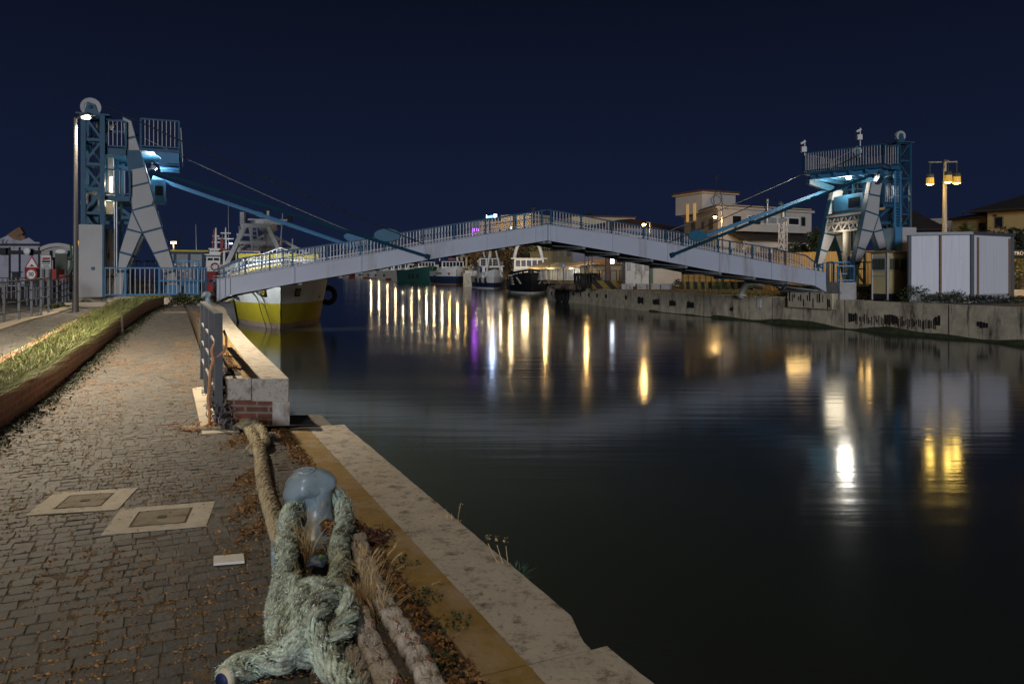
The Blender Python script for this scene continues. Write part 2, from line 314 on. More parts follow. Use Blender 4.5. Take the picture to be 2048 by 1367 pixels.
# ================================================================== SETTING: water, ground, path
def water_mat():
    m = bpy.data.materials.new('canal_water'); m.use_nodes = True; t = m.node_tree; N = t.nodes; L = t.links; b = N['Principled BSDF']
    b.inputs['Base Color'].default_value = (.028, .036, .032, 1); b.inputs['Roughness'].default_value = .17; b.inputs['IOR'].default_value = 1.36
    tc = N.new('ShaderNodeTexCoord'); mp = N.new('ShaderNodeMapping'); mp.inputs['Scale'].default_value = (.28, 2.6, 1); mp.inputs['Rotation'].default_value = (0, 0, R(-6)); L.new(tc.outputs['Object'], mp.inputs[0])
    n1 = N.new('ShaderNodeTexNoise'); n1.inputs['Scale'].default_value = 1.0; n1.inputs['Detail'].default_value = 3; L.new(mp.outputs[0], n1.inputs[0])
    n2 = N.new('ShaderNodeTexNoise'); n2.inputs['Scale'].default_value = 5; n2.inputs['Detail'].default_value = 2; L.new(mp.outputs[0], n2.inputs[0])
    ad = N.new('ShaderNodeMath'); ad.operation = 'MULTIPLY_ADD'; ad.inputs[1].default_value = .10; L.new(n2.outputs[0], ad.inputs[0]); L.new(n1.outputs[0], ad.inputs[2])
    bp = N.new('ShaderNodeBump'); bp.inputs['Strength'].default_value = .05; bp.inputs['Distance'].default_value = .09; L.new(ad.outputs[0], bp.inputs['Height']); L.new(bp.outputs[0], b.inputs['Normal'])
    n3 = N.new('ShaderNodeTexNoise'); n3.inputs['Scale'].default_value = .12; n3.inputs['Detail'].default_value = 4; L.new(mp.outputs[0], n3.inputs[0])
    r = N.new('ShaderNodeMapRange'); r.inputs[1].default_value = .35; r.inputs[2].default_value = .65; r.inputs[3].default_value = .09; r.inputs[4].default_value = .14; L.new(n3.outputs[0], r.inputs[0]); L.new(r.outputs[0], b.inputs['Roughness'])
    return m
mb = MB(); mb.poly([(-1500, -30, ZW), (1500, -30, ZW), (1500, 2600, ZW), (-1500, 2600, ZW)])
struct(mb.build('water', water_mat()), label='dark still canal water with long reflections')

# right bank: waterline corner points (x, y)
RB = [V(26, 14, 0), V(19.05, 27.9, 0), V(17.6, 31.9, 0), V(15.9, 36.3, 0), V(12.6, 44.5, 0), V(9.8, 53.5, 0), V(3.6, 76, 0)]
ZR = .34
RBfar = [V(9.5, 77.6, 0), V(6, 104, 0), V(-2, 150, 0), V(-6, 205, 0), V(-30, 300, 0), V(-70, 430, 0), V(-150, 640, 0)]
mb = MB(); mb.poly([V(p.x, p.y, ZR) for p in RB+RBfar]+[V(900, 640, ZR), V(900, 14, ZR)])
struct(mb.build('ground_right_bank', M['earth']), label='ground of the far bank')
# left bank ground below everything
LBo = [ST(-8, 0), ST(8.2, -.05)]
mb = MB(); pl = [ST(-12, -.05), ST(9, -.05), ST(9.2, -.6), ST(30, -.25), ST(37, -.5)]
mb.poly([V(p.x, p.y, -.06) for p in pl][:1]+[V(p.x, p.y, -.06) for p in pl[1:3]]+[V(p.x, p.y, -.06) for p in pl[3:]]+[V(-23, 42, -.06), V(-40, 95, -.06), V(-220, 420, -.06), V(-900, 420, -.06), V(-900, -20, -.06)])
struct(mb.build('ground_left_bank', M['asphalt']), label='ground of the near bank')
# quay walls ------------------------------------------------------------------
def wallstrip(pts, z0, z1, thick, batter=0.):
    m = MB(); n = len(pts); top = [V(p.x, p.y, z1) for p in pts]
    nr = []
    for i in range(n):
        d = (pts[min(i+1, n-1)]-pts[max(i-1, 0)]).normalized(); nr.append(V(-d.y, d.x, 0))
    for i in range(n-1):
        a, b = pts[i], pts[i+1]; ia, ib = a+nr[i]*thick, b+nr[i+1]*thick
        m.add([V(a.x, a.y, z0), V(b.x, b.y, z0), V(b.x, b.y, z1), V(a.x, a.y, z1), V(ib.x, ib.y, z1), V(ia.x, ia.y, z1), V(ia.x, ia.y, z0), V(ib.x, ib.y, z0)], [(0, 1, 2, 3), (3, 2, 4, 5), (5, 4, 7, 6), (0, 3, 5, 6), (1, 7, 4, 2)])
    return m
qw = wallstrip(list(reversed(RB)), ZW-1.2, ZR+.02, .55).build('quay_wall', M['concrete'])
tag(qw, 'long weathered concrete quay wall with dark drain slots across the canal', 'quay wall')
# mossy foot, drain slots, cracks and rust streaks belong to that wall
m = MB()
pts = list(reversed(RB[:-1]))
for i in range(len(pts)-1):
    a, b = pts[i], pts[i+1]; d = (b-a); n_ = int(d.length/.5); o = V(d.y, -d.x, 0).normalized()
    for k in range(n_):
        p0, p1 = a+d*(k/n_), a+d*((k+1)/n_); h0 = .12+.30*noise.noise(p0*.4)+(.09 if p0.y < 46 else 0); h1 = .12+.30*noise.noise(p1*.4)+(.09 if p1.y < 46 else 0); h0 = max(.05, h0); h1 = max(.05, h1)
        e0, e1 = o*(.16+.1*noise.noise(p0*1.3)), o*(.16+.1*noise.noise(p1*1.3))
        m.add([V(*p0.xy, ZW-.1)+e0, V(*p1.xy, ZW-.1)+e1, V(*p1.xy, ZW+h1)-o*.02, V(*p0.xy, ZW+h0)-o*.02], [(0, 1, 2, 3)])
m.build('mossy_foot', M['moss'], qw)
def wall_at(px, pyw):                                                 # point of the wall face seen at that column
    best = None
    for i in range(len(RB)-1):
        a, b = RB[i], RB[i+1]; pa, pb = CX+F*a.x/a.y, CX+F*b.x/b.y
        if min(pa, pb) <= px <= max(pa, pb):
            p = Plane(a, b-a)(px, pyw); d = (b-a).normalized(); return p, d, V(d.y, -d.x, 0)*(-1 if V(d.y, -d.x, 0).y > 0 else 1)
    return None
for (px, y0, y1, wd) in [(1103, 582, 590, .35), (1118, 582, 591, .3), (1147, 583, 592, .4), (1161, 584, 593, .35), (1178, 585, 594, .4), (1194, 586, 595, .4), (1212, 587, 597, .45), (1252, 590, 600, .4), (1281, 593, 608, 1.0), (1312, 597, 611, 1.0), (1345, 600, 613, .9), (1381, 602, 617, .9), (1463, 614, 622, .35), (1705, 622, 645, .5), (1782, 626, 650, .75), (1875, 632, 652, .3), (1965, 642, 656, .5)]:
    g = wall_at(px, (y0+y1)/2)
    if not g: continue
    c, d, nn = g; h = (y1-y0)*c.y/F; m = MB(); n_ = max(2, int(wd/.11))
    for k in range(n_):
        hh = h*random.uniform(.65, 1.05); x = (k-(n_-1)/2)*wd/n_
        m.box(c+d*x+nn*.004+UZ*random.uniform(-.08, .08)*h, (wd/n_*.8, .012, hh), ax=d)
    m.build('drain_slot', M['dark'], qw)
m = MB()
for k in range(46):                                                   # exposed reinforcement on the near stretch
    g = wall_at(1712+k*3.6+random.uniform(-1, 1), 638+k*.25)
    if g: c, d, nn = g; m.box(c+nn*.004+UZ*random.uniform(-.08, .08), (.035, .02, random.uniform(.12, .5)), ax=d)
m.build('rusty_reinforcement', mat('rusty_iron', (.045, .025, .015), .9), qw)
m = MB()
for px in (1262, 1320, 1408, 1545, 1690, 1898):
    g = wall_at(px, 610)
    if g: c, d, nn = g; m.box(V(c.x, c.y, (ZR+ZW)/2)+nn*.003, (.02, .02, ZR-ZW), ax=d)
m.build('joint', M['dark'], qw)
# far bank wall
fw = wallstrip(list(reversed(RBfar)), ZW-1.2, ZR+.02, .6).build('quay_wall', M['concrete'])
tag(fw, 'far low quay wall behind the moored fishing boats', 'quay wall')
# ------------------------------------------------------------------ near bank: path bed with its gentle ramp
def strip(tL, tR, s0, s1, dz, n=60):
    m = MB(); prev = None
    for i in range(n+1):
        s = s0+(s1-s0)*i/n; a, b = ST(s, tL(s), zpath(s)+dz), ST(s, tR(s), zpath(s)+dz)
        if prev: m.add([prev[0], prev[1], b, a], [(0, 1, 2, 3)])
        prev = (a, b)
    return m
PL0 = Gp(0, 864); PL1 = Gp(237, 669); PL2 = Gp(328, 611)
plst = [st(PL0), st(PL1), st(PL2)]
def plt(s):                                                           # planter front line
    (s0, t0), (s1, t1), (s2, t2) = plst
    return t0+(t1-t0)*(s-s0)/(s1-s0) if s < s1 else t1+(t2-t1)*(s-s1)/(s2-s1)
SPL = plst[2][0]
PIER = [V(-3.0, 7.95, 0), V(-2.35, 7.9, 0)]
SR = 8.3
def path_r(s): return -.575 if s < SR else -1.12
struct(strip(lambda s: plt(s)-.2, path_r, -4, 29.3, -.0035).build('path', M['joint']), label='cobbled quay path with weedy joints')
def setts(name, tl, tr, s0, s1, dz, ds=.106, du=.104, g=.0035):
    vs = []; fs = []; s = s0; row = 0; base = 0
    while s < s1:
        h = ds*random.uniform(.92, 1.08); tm0, tm1 = tl(s+h/2), tr(s+h/2)
        t = tm0-(du*.5 if row % 2 else 0)-random.uniform(0, .04)
        while t < tm1:
            wd = du*random.uniform(.82, 1.22); a, b = max(t, tm0), min(t+wd, tm1); t += wd
            if b-a < .05: continue
            z = dz+random.gauss(0, .0013); ti, tj = random.gauss(0, .0013), random.gauss(0, .0013)
            gg = g*random.uniform(.6, 1.6)
            ring = [(s+gg/2, a+gg/2), (s+gg/2, b-gg/2), (s+h-gg/2, b-gg/2), (s+h-gg/2, a+gg/2)]
            cs, ct = s+h/2, (a+b)/2
            for lev in range(3):
                for q, (ss, tt) in enumerate(ring):
                    k = (1, 1, .91)[lev]; j = .004
                    s_, t_ = cs+(ss-cs)*k+random.uniform(-j, j), ct+(tt-ct)*k+random.uniform(-j, j)
                    zz = zpath(s_)+z+(ti*(1 if q > 1 else -1)+tj*(1 if q in (1, 2) else -1))+(-.03, -.0032, 0)[lev]
                    vs.append(tuple(ST(s_, t_, zz)))
            for lev in range(2):
                for q in range(4): fs.append((base+lev*4+q, base+lev*4+(q+1) % 4, base+lev*4+4+(q+1) % 4, base+lev*4+4+q))
            fs.append((base+8, base+9, base+10, base+11)); base += 12
        s += h; row += 1
    m = MB(); m.v = vs; m.f = [tuple(reversed(f)) for f in fs]; m.sm = [False]*len(fs); m.mi = [0]*len(fs)
    return m
struct(setts('path_setts', plt, path_r, 1.6, 29.0, 0.).build('path_setts', M['sett']), label='grey basalt setts of the quay path')
# stone strip at the head of the ramp, and slab under the railing
m = MB(); m.prism([ST(23.9, plt(23.9)+.4, ZTOP+.002), ST(23.9, -1.15, ZTOP+.002), ST(24.2, -1.15, ZTOP+.002), ST(24.2, plt(24.2)+.4, ZTOP+.002)], (0, 0, .012))
struct(m.build('path_stone_strip', M['stoneplain']))
rail0 = G(437, 854); rail1 = G(406, 762); rd = (rail1-rail0).normalized(); rn = V(rd.y, -rd.x, 0)
m = MB()
for i in range(4):
    a = rail0-rd*.35+rd*(i*1.05); b = a+rd*1.03
    m.prism([a-rn*.17+UZ*.001, a+rn*.17+UZ*.001, b+rn*.17+UZ*.001, b-rn*.17+UZ*.001], (0, 0, .012))
m.prism([rail0-rd*.38+rn*.18, PIER[0]+V(.05, -.14, 0), PIER[1]+V(.45, -.13, 0), PIER[1]+V(.45, 0, 0), PIER[0], rail0-rd*.05+rn*.18], (0, 0, .012))
struct(m.build('path_stone_slab', M['stoneplain']))
# ------------------------------------------------------------------ lower coping with broken corner, yellow band
cuts = [-6, -2.4, .1, 1.0, 2.75, 3.62, 4.45, 5.35, 6.3, 7.2, 7.97]
m = MB(); my = MB()
def edge_t(s): return .012*noise.noise(V(s*2.3, 4, 0))+.006*noise.noise(V(s*11, 7, 0))
for i in range(len(cuts)-1):
    s0, s1 = cuts[i]+.003, cuts[i+1]-.003; n_ = max(2, int((s1-s0)/.06)); out = []
    for k in range(n_+1):
        s = s0+(s1-s0)*k/n_; out.append([s, edge_t(s)])
    if i == 3:                                                        # chipped corner
        for p in out:
            if p[0] < 3.02 and p[0] > 2.70: p[1] -= 0
    if i == 4:
        for p in out:
            if p[0] < 3.02: p[1] -= .075*(1-(p[0]-2.75)/.27)**.6+.01*random.random()
    top = [ST(s, t, .008) for s, t in out]; inn = [ST(s1, -.375, .008), ST(s0, -.375, .008)]
    m.prism(top+inn, (0, 0, -.24))
    my.prism([ST(s0, -.378, .0085), ST(s1, -.378, .0085), ST(s1, -.585, .0085), ST(s0, -.585, .0085)], (0, 0, -.2))
cp = m.build('quay_coping', M['stone']); struct(cp, label='pale stone coping of the near quay edge with a chipped corner')
struct(my.build('quay_yellow_band', M['yellow']), label='worn yellow painted band along the quay edge')
# brick face of the near quay below the coping
m = MB(); m.prism([ST(-6, -.03, -.24), ST(8.25, -.03, -.24), ST(8.25, -.5, -.24), ST(-6, -.5, -.24)], (0, 0, ZW-.6))
tag(m.build('quay_wall', M['concrete']), 'near quay wall dropping to the water below the pale stone coping', 'quay wall')
# upper platform: curved coping, yellow band, setts
outer = [V(-2.35, 7.9, 0)]+[P(px, py, F*(CH-ZP)/(py-HY)) for px, py in ((531, 712), (500, 682), (469, 648), (455, 628), (445, 613))]
outer = [V(p.x, p.y, 0) for p in spline([V(p.x, p.y, 0) for p in outer]+[ST(33, -.2)], .25)]
def offs(poly, k):
    r = []
    for i, p in enumerate(poly):
        d = (poly[min(i+1, len(poly)-1)]-poly[max(i-1, 0)]).normalized(); r.append(p-V(d.y, -d.x, 0)*k)
    r[0] = poly[0]-V(.999, -.076, 0)*(k/.9); return r
in1, in2 = offs(outer, .29), offs(outer, .44)
def band(a, b, z0, z1, name, mt, seg=5, par=None):
    m = MB()
    for i in range(0, len(a)-1, seg):
        j = min(i+seg, len(a)-1); top = [V(p.x, p.y, z1) for p in a[i:j+1]]+[V(p.x, p.y, z1) for p in reversed(b[i:j+1])]
        if j < len(a)-1: e = (a[j]-a[j-1]).normalized()*.006; top[j-i] -= e; top[j-i+1] -= e
        m.prism(top, (0, 0, z0-z1))
    return m.build(name, mt, par)
struct(band(outer, in1, .27, ZP, 'platform_coping', M['stone']), label='curving pale stone coping of the raised quay')
struct(band(in1, in2, .3, ZP-.001, 'platform_yellow_band', M['yellow'], 9), label='worn yellow band of the raised quay')
left = [V(-3.03, 7.95, 0)]+[ST(s, -1.06) for s in (10, 14, 18, 22, 26, 29, 33)]
m = MB(); m.prism([V(p.x, p.y, ZP-.03) for p in left]+[V(p.x, p.y, ZP-.03) for p in reversed(in2)], (0, 0, -.8))
struct(m.build('platform', M['joint']), label='raised quay platform')
in2st = [st(p) for p in in2]
def plr(s):
    for (a, b), (c, d) in zip(in2st, in2st[1:]):
        if a <= s <= c: return b+(d-b)*(s-a)/max(1e-6, c-a)-.01
    return in2st[-1][1] if s > in2st[-1][0] else in2st[0][1]
_z = zpath
zpath = lambda s: 0.
struct(setts('s', lambda s: max(-1.05, -1.05), plr, 8.62, 30, ZP-.004).build('platform_setts', M['sett']), label='weedy setts of the raised quay')
zpath = _z
# pier: cap stone, brick face, quoin
pier = thing('brick_pier', 'brick pier end with white stone cap and quoin where the quay steps up', 'pier', (-2.7, 8.1, 0))
fd = (PIER[1]-PIER[0]).normalized(); fnrm = V(fd.y, -fd.x, 0)
def pf(a, z, off=0.): return V(*(PIER[0]+fd*a+fnrm*off).xy, z)
WF = (PIER[1]-PIER[0]).length
m = MB(); m.prism([pf(0, 0, .012), pf(WF-.17, 0, .012), pf(WF-.17, .265, .012), pf(0, .265, .012)], DV*.3); m.build('brick_face', M['brick'], pier)
m = MB(); m.prism([pf(-.02, .272, .02), pf(.25, .272, .02), pf(.25, ZP-.002, .02), pf(-.02, ZP-.002, .02)], DV*.28); m.build('cap_stone', M['stone'], pier)
m = MB(); m.prism([pf(.256, .262, .015), pf(WF, .262, .015), pf(WF, ZP-.0015, .015), pf(.256, ZP-.0015, .015)], DV*.05); m.build('cap_stone', M['stone'], pier)
m = MB(); m.prism([pf(WF-.168, -.6, .022), pf(WF+.015, -.6, .022), pf(WF+.015, .26, .022), pf(WF-.168, .26, .022)], DV*.3); m.build('quoin', mat('chipped_quoin', (.50, .48, .44), .85, var=.1, vs=4, bump=.3, bs=20, dirt=((.20, .13, .09), .37, 4, (1, 1, .5))), pier)
m = MB(); pts = [V(p.x, p.y, ZW-.5) for p in outer]; inn = [V(p.x, p.y, ZW-.5) for p in in1]
for i in range(len(pts)-1): m.prism([pts[i]-V(.03, 0, 0), pts[i+1]-V(.03, 0, 0), inn[i+1], inn[i]], (0, 0, .77-ZW))
tag(m.build('quay_wall', M['concrete']), 'curved near quay wall below the raised coping by the yellow bowed boat', 'quay wall')
# ------------------------------------------------------------------ railing on the path
rl = thing('grey_railing', 'short grey flat steel railing on the quay path with frayed rope tied on', 'railing', rail0)
Hr = 1.17; posts = [rail0+rd*(i*(rail1-rail0).length/3) for i in range(4)]
m = MB(); top0 = posts[0]+UZ*Hr; top1 = posts[3]+UZ*Hr
m.beam(top0-rd*.05+UZ*.012, top1+rd*.05+UZ*.012, .075, .022); m.build('top_rail', M['greysteel'], rl)
for p in posts:
    m = MB(); m.beam(p+UZ*.012, p+UZ*Hr, .075, .10, up=rd); po = m.build('post', M['greysteel'], rl)
    m = MB(); m.box(p+UZ*.018, (.14, .2, .01), ax=rn); m.build('base_plate', M['greysteel'], po)
for h in (.33, .60, .86):
    m = MB(); m.tube([posts[0]+UZ*h+rn*-.01, posts[3]+UZ*h+rn*-.01], .016); m.build('rod', M['rod'], rl)
# ------------------------------------------------------------------ ropes
def rope(name, cps, Rr, mt, pitch=.45, strands=3, parent=None, step=.018, n=7):
    pts = spline(cps, step); m = MB(); a = (pts[1]-pts[0]).orthogonal().normalized(); L = 0.; fr = []
    for i, p in enumerate(pts):
        t = (pts[min(i+1, len(pts)-1)]-pts[max(i-1, 0)]).normalized(); a = (a-t*a.dot(t)).normalized(); b = t.cross(a)
        if i: L += (p-pts[i-1]).length
        fr.append((p, a.copy(), b, L, t))
    for k in range(strands):
        ph0 = random.uniform(0, 6)
        for j in range(6):
            c = []
            for p, a_, b_, l, t in fr:
                RR = Rr*(1+.06*noise.noise(p*9+V(k, j*.2, 0))); th = 2*math.pi*(k/strands+l/pitch); o = a_*math.cos(th)+b_*math.sin(th); o2 = t.cross(o)
                c2 = ph0+2*math.pi*(j/6-l/(pitch*1.1)); c.append(p+o*(RR*.50)+(o*math.cos(c2)+o2*math.sin(c2))*RR*.31)
            m.tube(c, [Rr*.20*(1+.3*noise.noise(q*40)) for q in c], 6)
    return m.build(name, mt, parent), fr
def fuzz(name, fr, Rr, mt, parent, n, ln=.03, wd=.0008, along=1.0):
    m = MB(); wd *= 1.5
    for _ in range(n):
        p, a, b, l, t = random.choice(fr); th = random.uniform(0, 6.283); nrm = a*math.cos(th)+b*math.sin(th)
        c = p+nrm*Rr*random.uniform(.82, 1.02); d = (t*random.choice((-1, 1))*along+nrm*random.uniform(.05, .7)+(t.cross(nrm))*random.gauss(0, .5)).normalized()*ln*random.uniform(.5, 1.5)
        sd = d.cross(nrm).normalized()*wd*random.uniform(.7, 1.6); bend = V(0, 0, -.25)*d.length
        m.add([c-sd, c+sd, c+d*.6+sd*.7, c+d*.6-sd*.7, c+d+bend], [(0, 1, 2, 3), (3, 2, 4)])
    o = m.build(name, mt, parent); o['kind'] = 'stuff'; return o
def Z(px, py, z): return P(px, py, F*(CH-z)/(py-HY))
# cream hawser along the path edge
ro, fr = rope('thick_rope', [Z(492, 848, .06), Z(505, 868, .06), Z(520, 905, .06), Z(527, 960, .06), Z(543, 1020, .065), Z(563, 1085, .065), Z(583, 1150, .062), Z(600, 1200, .06)], .055, M['rope_cream'], pitch=.38)
tag(ro, 'thick cream fuzzy hawser running along the path towards the bollard', 'rope'); fuzz('fuzz', fr, .056, M['fuzz_cream'], ro, 7000, .014)
# knotted end lump of that hawser
ro2, fr = rope('rope_knot', [Z(480, 850, .05), Z(500, 845, .10), Z(523, 858, .10), Z(530, 885, .07), Z(512, 892, .05), Z(498, 900, .045)], .045, M['rope_cream'], pitch=.3)
ro2.parent = ro; fuzz('fuzz', fr, .046, M['fuzz_cream'], ro2, 1500, .018)
# bollard ----------------------------------------------------------------------
B0 = V(-1.20, 4.52, 0)
bo = thing('mooring_bollard', 'pale blue cast iron hooked bollard wrapped in green rope in the foreground', 'bollard', B0)
m = MB(); m.lathe([(.17, 0), (.17, .03), (.155, .05), (.13, .085), (.10, .13), (.084, .18), (.082, .24), (.09, .28), (.10, .33), (0, .35)], B0+V(.02, .02, .0), 28); m.build('column', M['bollard'], bo)
m = MB(); hc = B0+V(-.018, .0, .332); n_, mm = 40, 24; vs = []
for i in range(mm+1):
    for k in range(n_):
        ph = math.pi*i/mm; th = 2*math.pi*k/n_; x, y, z = math.sin(ph)*math.cos(th), math.sin(ph)*math.sin(th), -math.cos(ph)
        q = V(x*.158, y*.138, z*.104)
        if z < 0: q.z *= .55+.55*max(0, -x)+.25*max(0, -y)
        q.z -= .055*max(0, -x)**1.5*(1 if z < .3 else .5)
        lip = max(0, x)*max(0, -y); q.x -= .05*lip*(1-abs(z)); q.y += .075*lip*(1-.3*z)
        q += V(x, y, z)*(.006*noise.noise(V(x*2.4, y*2.4, z*2.4+5)))
        vs.append(hc+q)
m.add(vs, [(i*n_+k, i*n_+(k+1) % n_, (i+1)*n_+(k+1) % n_, (i+1)*n_+k) for i in range(mm) for k in range(n_)], True)
hd = m.build('head', M['bollard'], bo)
m = MB(); ec = hc+V(-.022, -.042, .093); ax = V(-.12, -.30, 1).normalized()
ring = [ec+V(.062*math.cos(a), .036*math.sin(a), 0)-ax*(V(.062*math.cos(a), .036*math.sin(a), 0).dot(ax))+ax*.002 for a in np.linspace(0, 6.283, 33)]
m.tube(ring, .0042, 6); ring2 = [ec+(p-ec)*.35+V(.014, 0, 0) for p in ring]; m.tube(ring2[3:26], .005, 6)
for k in range(5): m.ball(ec+V(-.035+.008*k, .004*math.sin(k*2), .004), .005, 6, 4)
m.build('cast_emblem', M['bollard'], hd)
m = MB(); bl = G(545, 1122); m.box(bl+V(.03, .0, .045), (.075, .20, .09), rz=R(18)); o = m.build('base_block', M['bollard'], bo)
bv = o.modifiers.new('bevel', 'BEVEL'); bv.width = .014; bv.segments = 3
# green mooring rope: loop round the neck, knot, two tails ------------------------
RG = .060
gr, fr = rope('green_mooring_rope', [Z(660, 1000, .24)+V(-.02, .12, 0), Z(684, 1005, .19), Z(689, 1045, .125), Z(678, 1095, .085), Z(682, 1140, .075), Z(664, 1180, .10), Z(628, 1178, .17), Z(598, 1195, .15), Z(577, 1245, .11), Z(592, 1292, .09), Z(632, 1304, .075), Z(672, 1275, .10), Z(694, 1225, .125), Z(668, 1180, .185), Z(640, 1205, .20), Z(622, 1248, .17), Z(641, 1300, .10), Z(670, 1340, .07), Z(706, 1390, .062), Z(760, 1450, .06)], RG, M['rope_green'], pitch=.36)
tag(gr, 'frayed pale green mooring rope knotted in front of the blue bollard', 'rope'); fuzz('fuzz', fr, RG, M['fuzz_green'], gr, 7500, .016)
g2, fr = rope('second_strand', [Z(600, 1002, .24)+V(-.02, .16, 0), Z(580, 1030, .20), Z(574, 1075, .135), Z(572, 1120, .10), Z(566, 1170, .09), Z(556, 1225, .11), Z(562, 1275, .11), Z(575, 1310, .085), Z(535, 1318, .065), Z(492, 1330, .062), Z(452, 1356, .06)], RG, M['rope_green'], pitch=.36, parent=gr)
fuzz('fuzz', fr, RG, M['fuzz_green'], g2, 7000, .016)
g3, fr = rope('knot_turn', [Z(560, 1205, .13), Z(585, 1170, .16), Z(606, 1225, .17), Z(596, 1275, .15), Z(575, 1300, .12)], .052, M['rope_green'], pitch=.3, parent=gr); fuzz('fuzz', fr, .052, M['fuzz_green'], g3, 2200, .015)
ce = Z(448, 1358, .06); cd = (Z(448, 1358, .06)-Z(475, 1340, .062)).normalized()
m = MB(); m.lathe([(0, -.03), (.042, -.03), (.042, .0), (.036, .008), (0, .01)], ce, 18, axis=cd); cap = m.build('end_cap', M['cream'], gr)
m = MB(); m.lathe([(0, .0105), (.03, .0105), (.03, .0135), (0, .014)], ce, 18, axis=cd); m.build('blue_disc', mat('blue_plastic', (.012, .02, .09), .6), cap)
# grey braided ropes beside it ------------------------------------------------------
def braid(name, cps, Rr, par=None):
    pts = spline(cps, .012); m = MB(); a = UZ.copy(); L = 0; fr = []
    cs = [[], [], [], []]
    for i, p in enumerate(pts):
        t = (pts[min(i+1, len(pts)-1)]-pts[max(i-1, 0)]).normalized(); sd = t.cross(UZ).normalized(); up = sd.cross(t)
        if i: L += (p-pts[i-1]).length
        fr.append((p, sd, up, L, t))
        for k in range(4):
            ph = 2*math.pi*(L/.26+k/4); cs[k].append(p+sd*(math.sin(ph)*Rr*.62)+up*(math.sin(2*ph+(k % 2)*math.pi)*Rr*.36))
    for c in cs: m.tube(c, [Rr*.50*(1+.18*noise.noise(q*30)) for q in c], 8)
    return m.build(name, M['rope_grey'], par), fr
for i, (cps, lb) in enumerate((
    ([Z(716, 1075, .05), Z(728, 1120, .05), Z(746, 1165, .05), Z(772, 1215, .05), Z(804, 1265, .05), Z(832, 1310, .05), Z(862, 1370, .05), Z(885, 1430, .05)], 'right hand grey braided rope with red threads beside dry grass'),
    ([Z(704, 1180, .045), Z(716, 1225, .045), Z(732, 1270, .045), Z(752, 1315, .045), Z(776, 1365, .045), Z(796, 1420, .045)], 'left hand grey braided rope beside the green knot'))):
    br, fr = braid('braided_rope', cps, .047); tag(br, lb, 'rope', 'grey braided ropes by the bollard'); fuzz('fuzz', fr, .047, M['fuzz_grey'], br, 4500, .011, along=.3)
    m = MB()
    for _ in range(13):
        p, a, b, l, t = random.choice(fr); q = [p+b*.046+a*random.uniform(-.03, .03)]
        for k in range(5): q.append(q[-1]+t*.012+a*random.uniform(-.012, .012)+b*random.uniform(-.004, .003))
        m.tube(q, .0022, 5)
    m.build('red_thread', M['red_thread'], br)['kind'] = 'stuff'
ro3, fr = rope('rope_end', [Z(700, 1300, .04), Z(714, 1322, .04), Z(722, 1350, .04), Z(732, 1385, .04)], .036, M['rope_grey'], pitch=.3); tag(ro3, 'stub of smooth grey twisted rope between the green knot and the braids', 'rope'); fuzz('fuzz', fr, .036, M['fuzz_grey'], ro3, 900, .012)
# orange rope on the railing and its heap
def thin(name, cps, r, mt, par=None):
    pts = spline(cps, .015); m = MB(); m.tube([p+V(.006*noise.noise(p*30), .006*noise.noise(p*31+V(3, 3, 3)), 0) for p in pts], r, 6); return m.build(name, mt, par)
pt = lambda h, a=0., b=0.: rail0+UZ*h+rn*a+rd*b
orp = thin('orange_rope', [pt(.93, .02, .12), pt(.82, -.06, .02), pt(.70, -.05, -.04), pt(.62, -.075, -.02), pt(.45, -.09, -.06), pt(.30, -.10, -.05), pt(.15, -.09, -.06), pt(.06, -.10, -.1), pt(.03, -.2, -.14)], .017, M['rope_orange'])
tag(orp, 'thin frayed orange rope tied to the front railing post above its loose heap', 'rope')
thin('loop', [pt(.72, -.05, -.03), pt(.80, .05, -.05), pt(.92, .075, 0), pt(1.0, .06, .06)], .014, M['rope_orange'], orp)
m = MB()
for i in range(16):
    c = rail0+rn*random.uniform(-.05, .42)-rd*random.uniform(-.05, .12); rr = random.uniform(.05, .13); a0 = random.uniform(0, 6)
    m.tube([c+V(math.cos(a0+k*.5)*rr*(1+.3*math.sin(k)), math.sin(a0+k*.5)*rr*.8, .02+.06*random.random()) for k in range(9)], .009, 5)
m.build('tangle', M['rope_orange'], orp)
m = MB()
for i in range(9):
    c = rail0-rn*random.uniform(0, .3)-rd*random.uniform(-.1, .15); a0 = random.uniform(0, 6)
    m.tube([c+V(.03*k*math.cos(a0)+.03*random.random()-.1, .03*k*math.sin(a0), .015+.02*random.random()) for k in range(6)], .007, 5)
m.build('frayed_end', M['rope_orange'], orp)
tw, fr = rope('twisted_rope', [rail0-rn*.34-rd*.02+UZ*.03, rail0-rn*.12-rd*.17+UZ*.03, rail0+rn*.1-rd*.16+UZ*.03, rail0+rn*.33-rd*.08+UZ*.035, Z(483, 852, .05)], .022, M['rope_cream'], pitch=.12); tag(tw, 'thin tan twisted rope lying round the foot of the front railing post', 'rope')
# dark net bundle draped down the pier side
m = MB(); nps = [V(-3.1, 8.25, .52), V(-3.12, 8.05, .46), V(-3.1, 7.93, .34), V(-3.06, 7.85, .2), V(-3.0, 7.78, .08), V(-2.9, 7.72, .04)]
m.tube(spline(nps, .03), [.05+.02*math.sin(i*1.3) for i in range(len(spline(nps, .03)))], 9); nb = m.build('dark_net', M['netdark']); tag(nb, 'dark tarry net bundle draped over the side of the brick pier', 'net')
m = MB()
for _ in range(300):
    p = random.choice(spline(nps, .03)); q = [p+V(random.gauss(0, .05), random.gauss(0, .05), random.gauss(0, .03))]
    for k in range(3): q.append(q[-1]+V(random.gauss(0, .02), random.gauss(0, .02), random.gauss(0, .02)))
    m.tube(q, .0045, 4)
m.build('net_strands', mat('pale_net_strand', (.22, .2, .2), .9, var=.5, island=.6), nb)['kind'] = 'stuff'
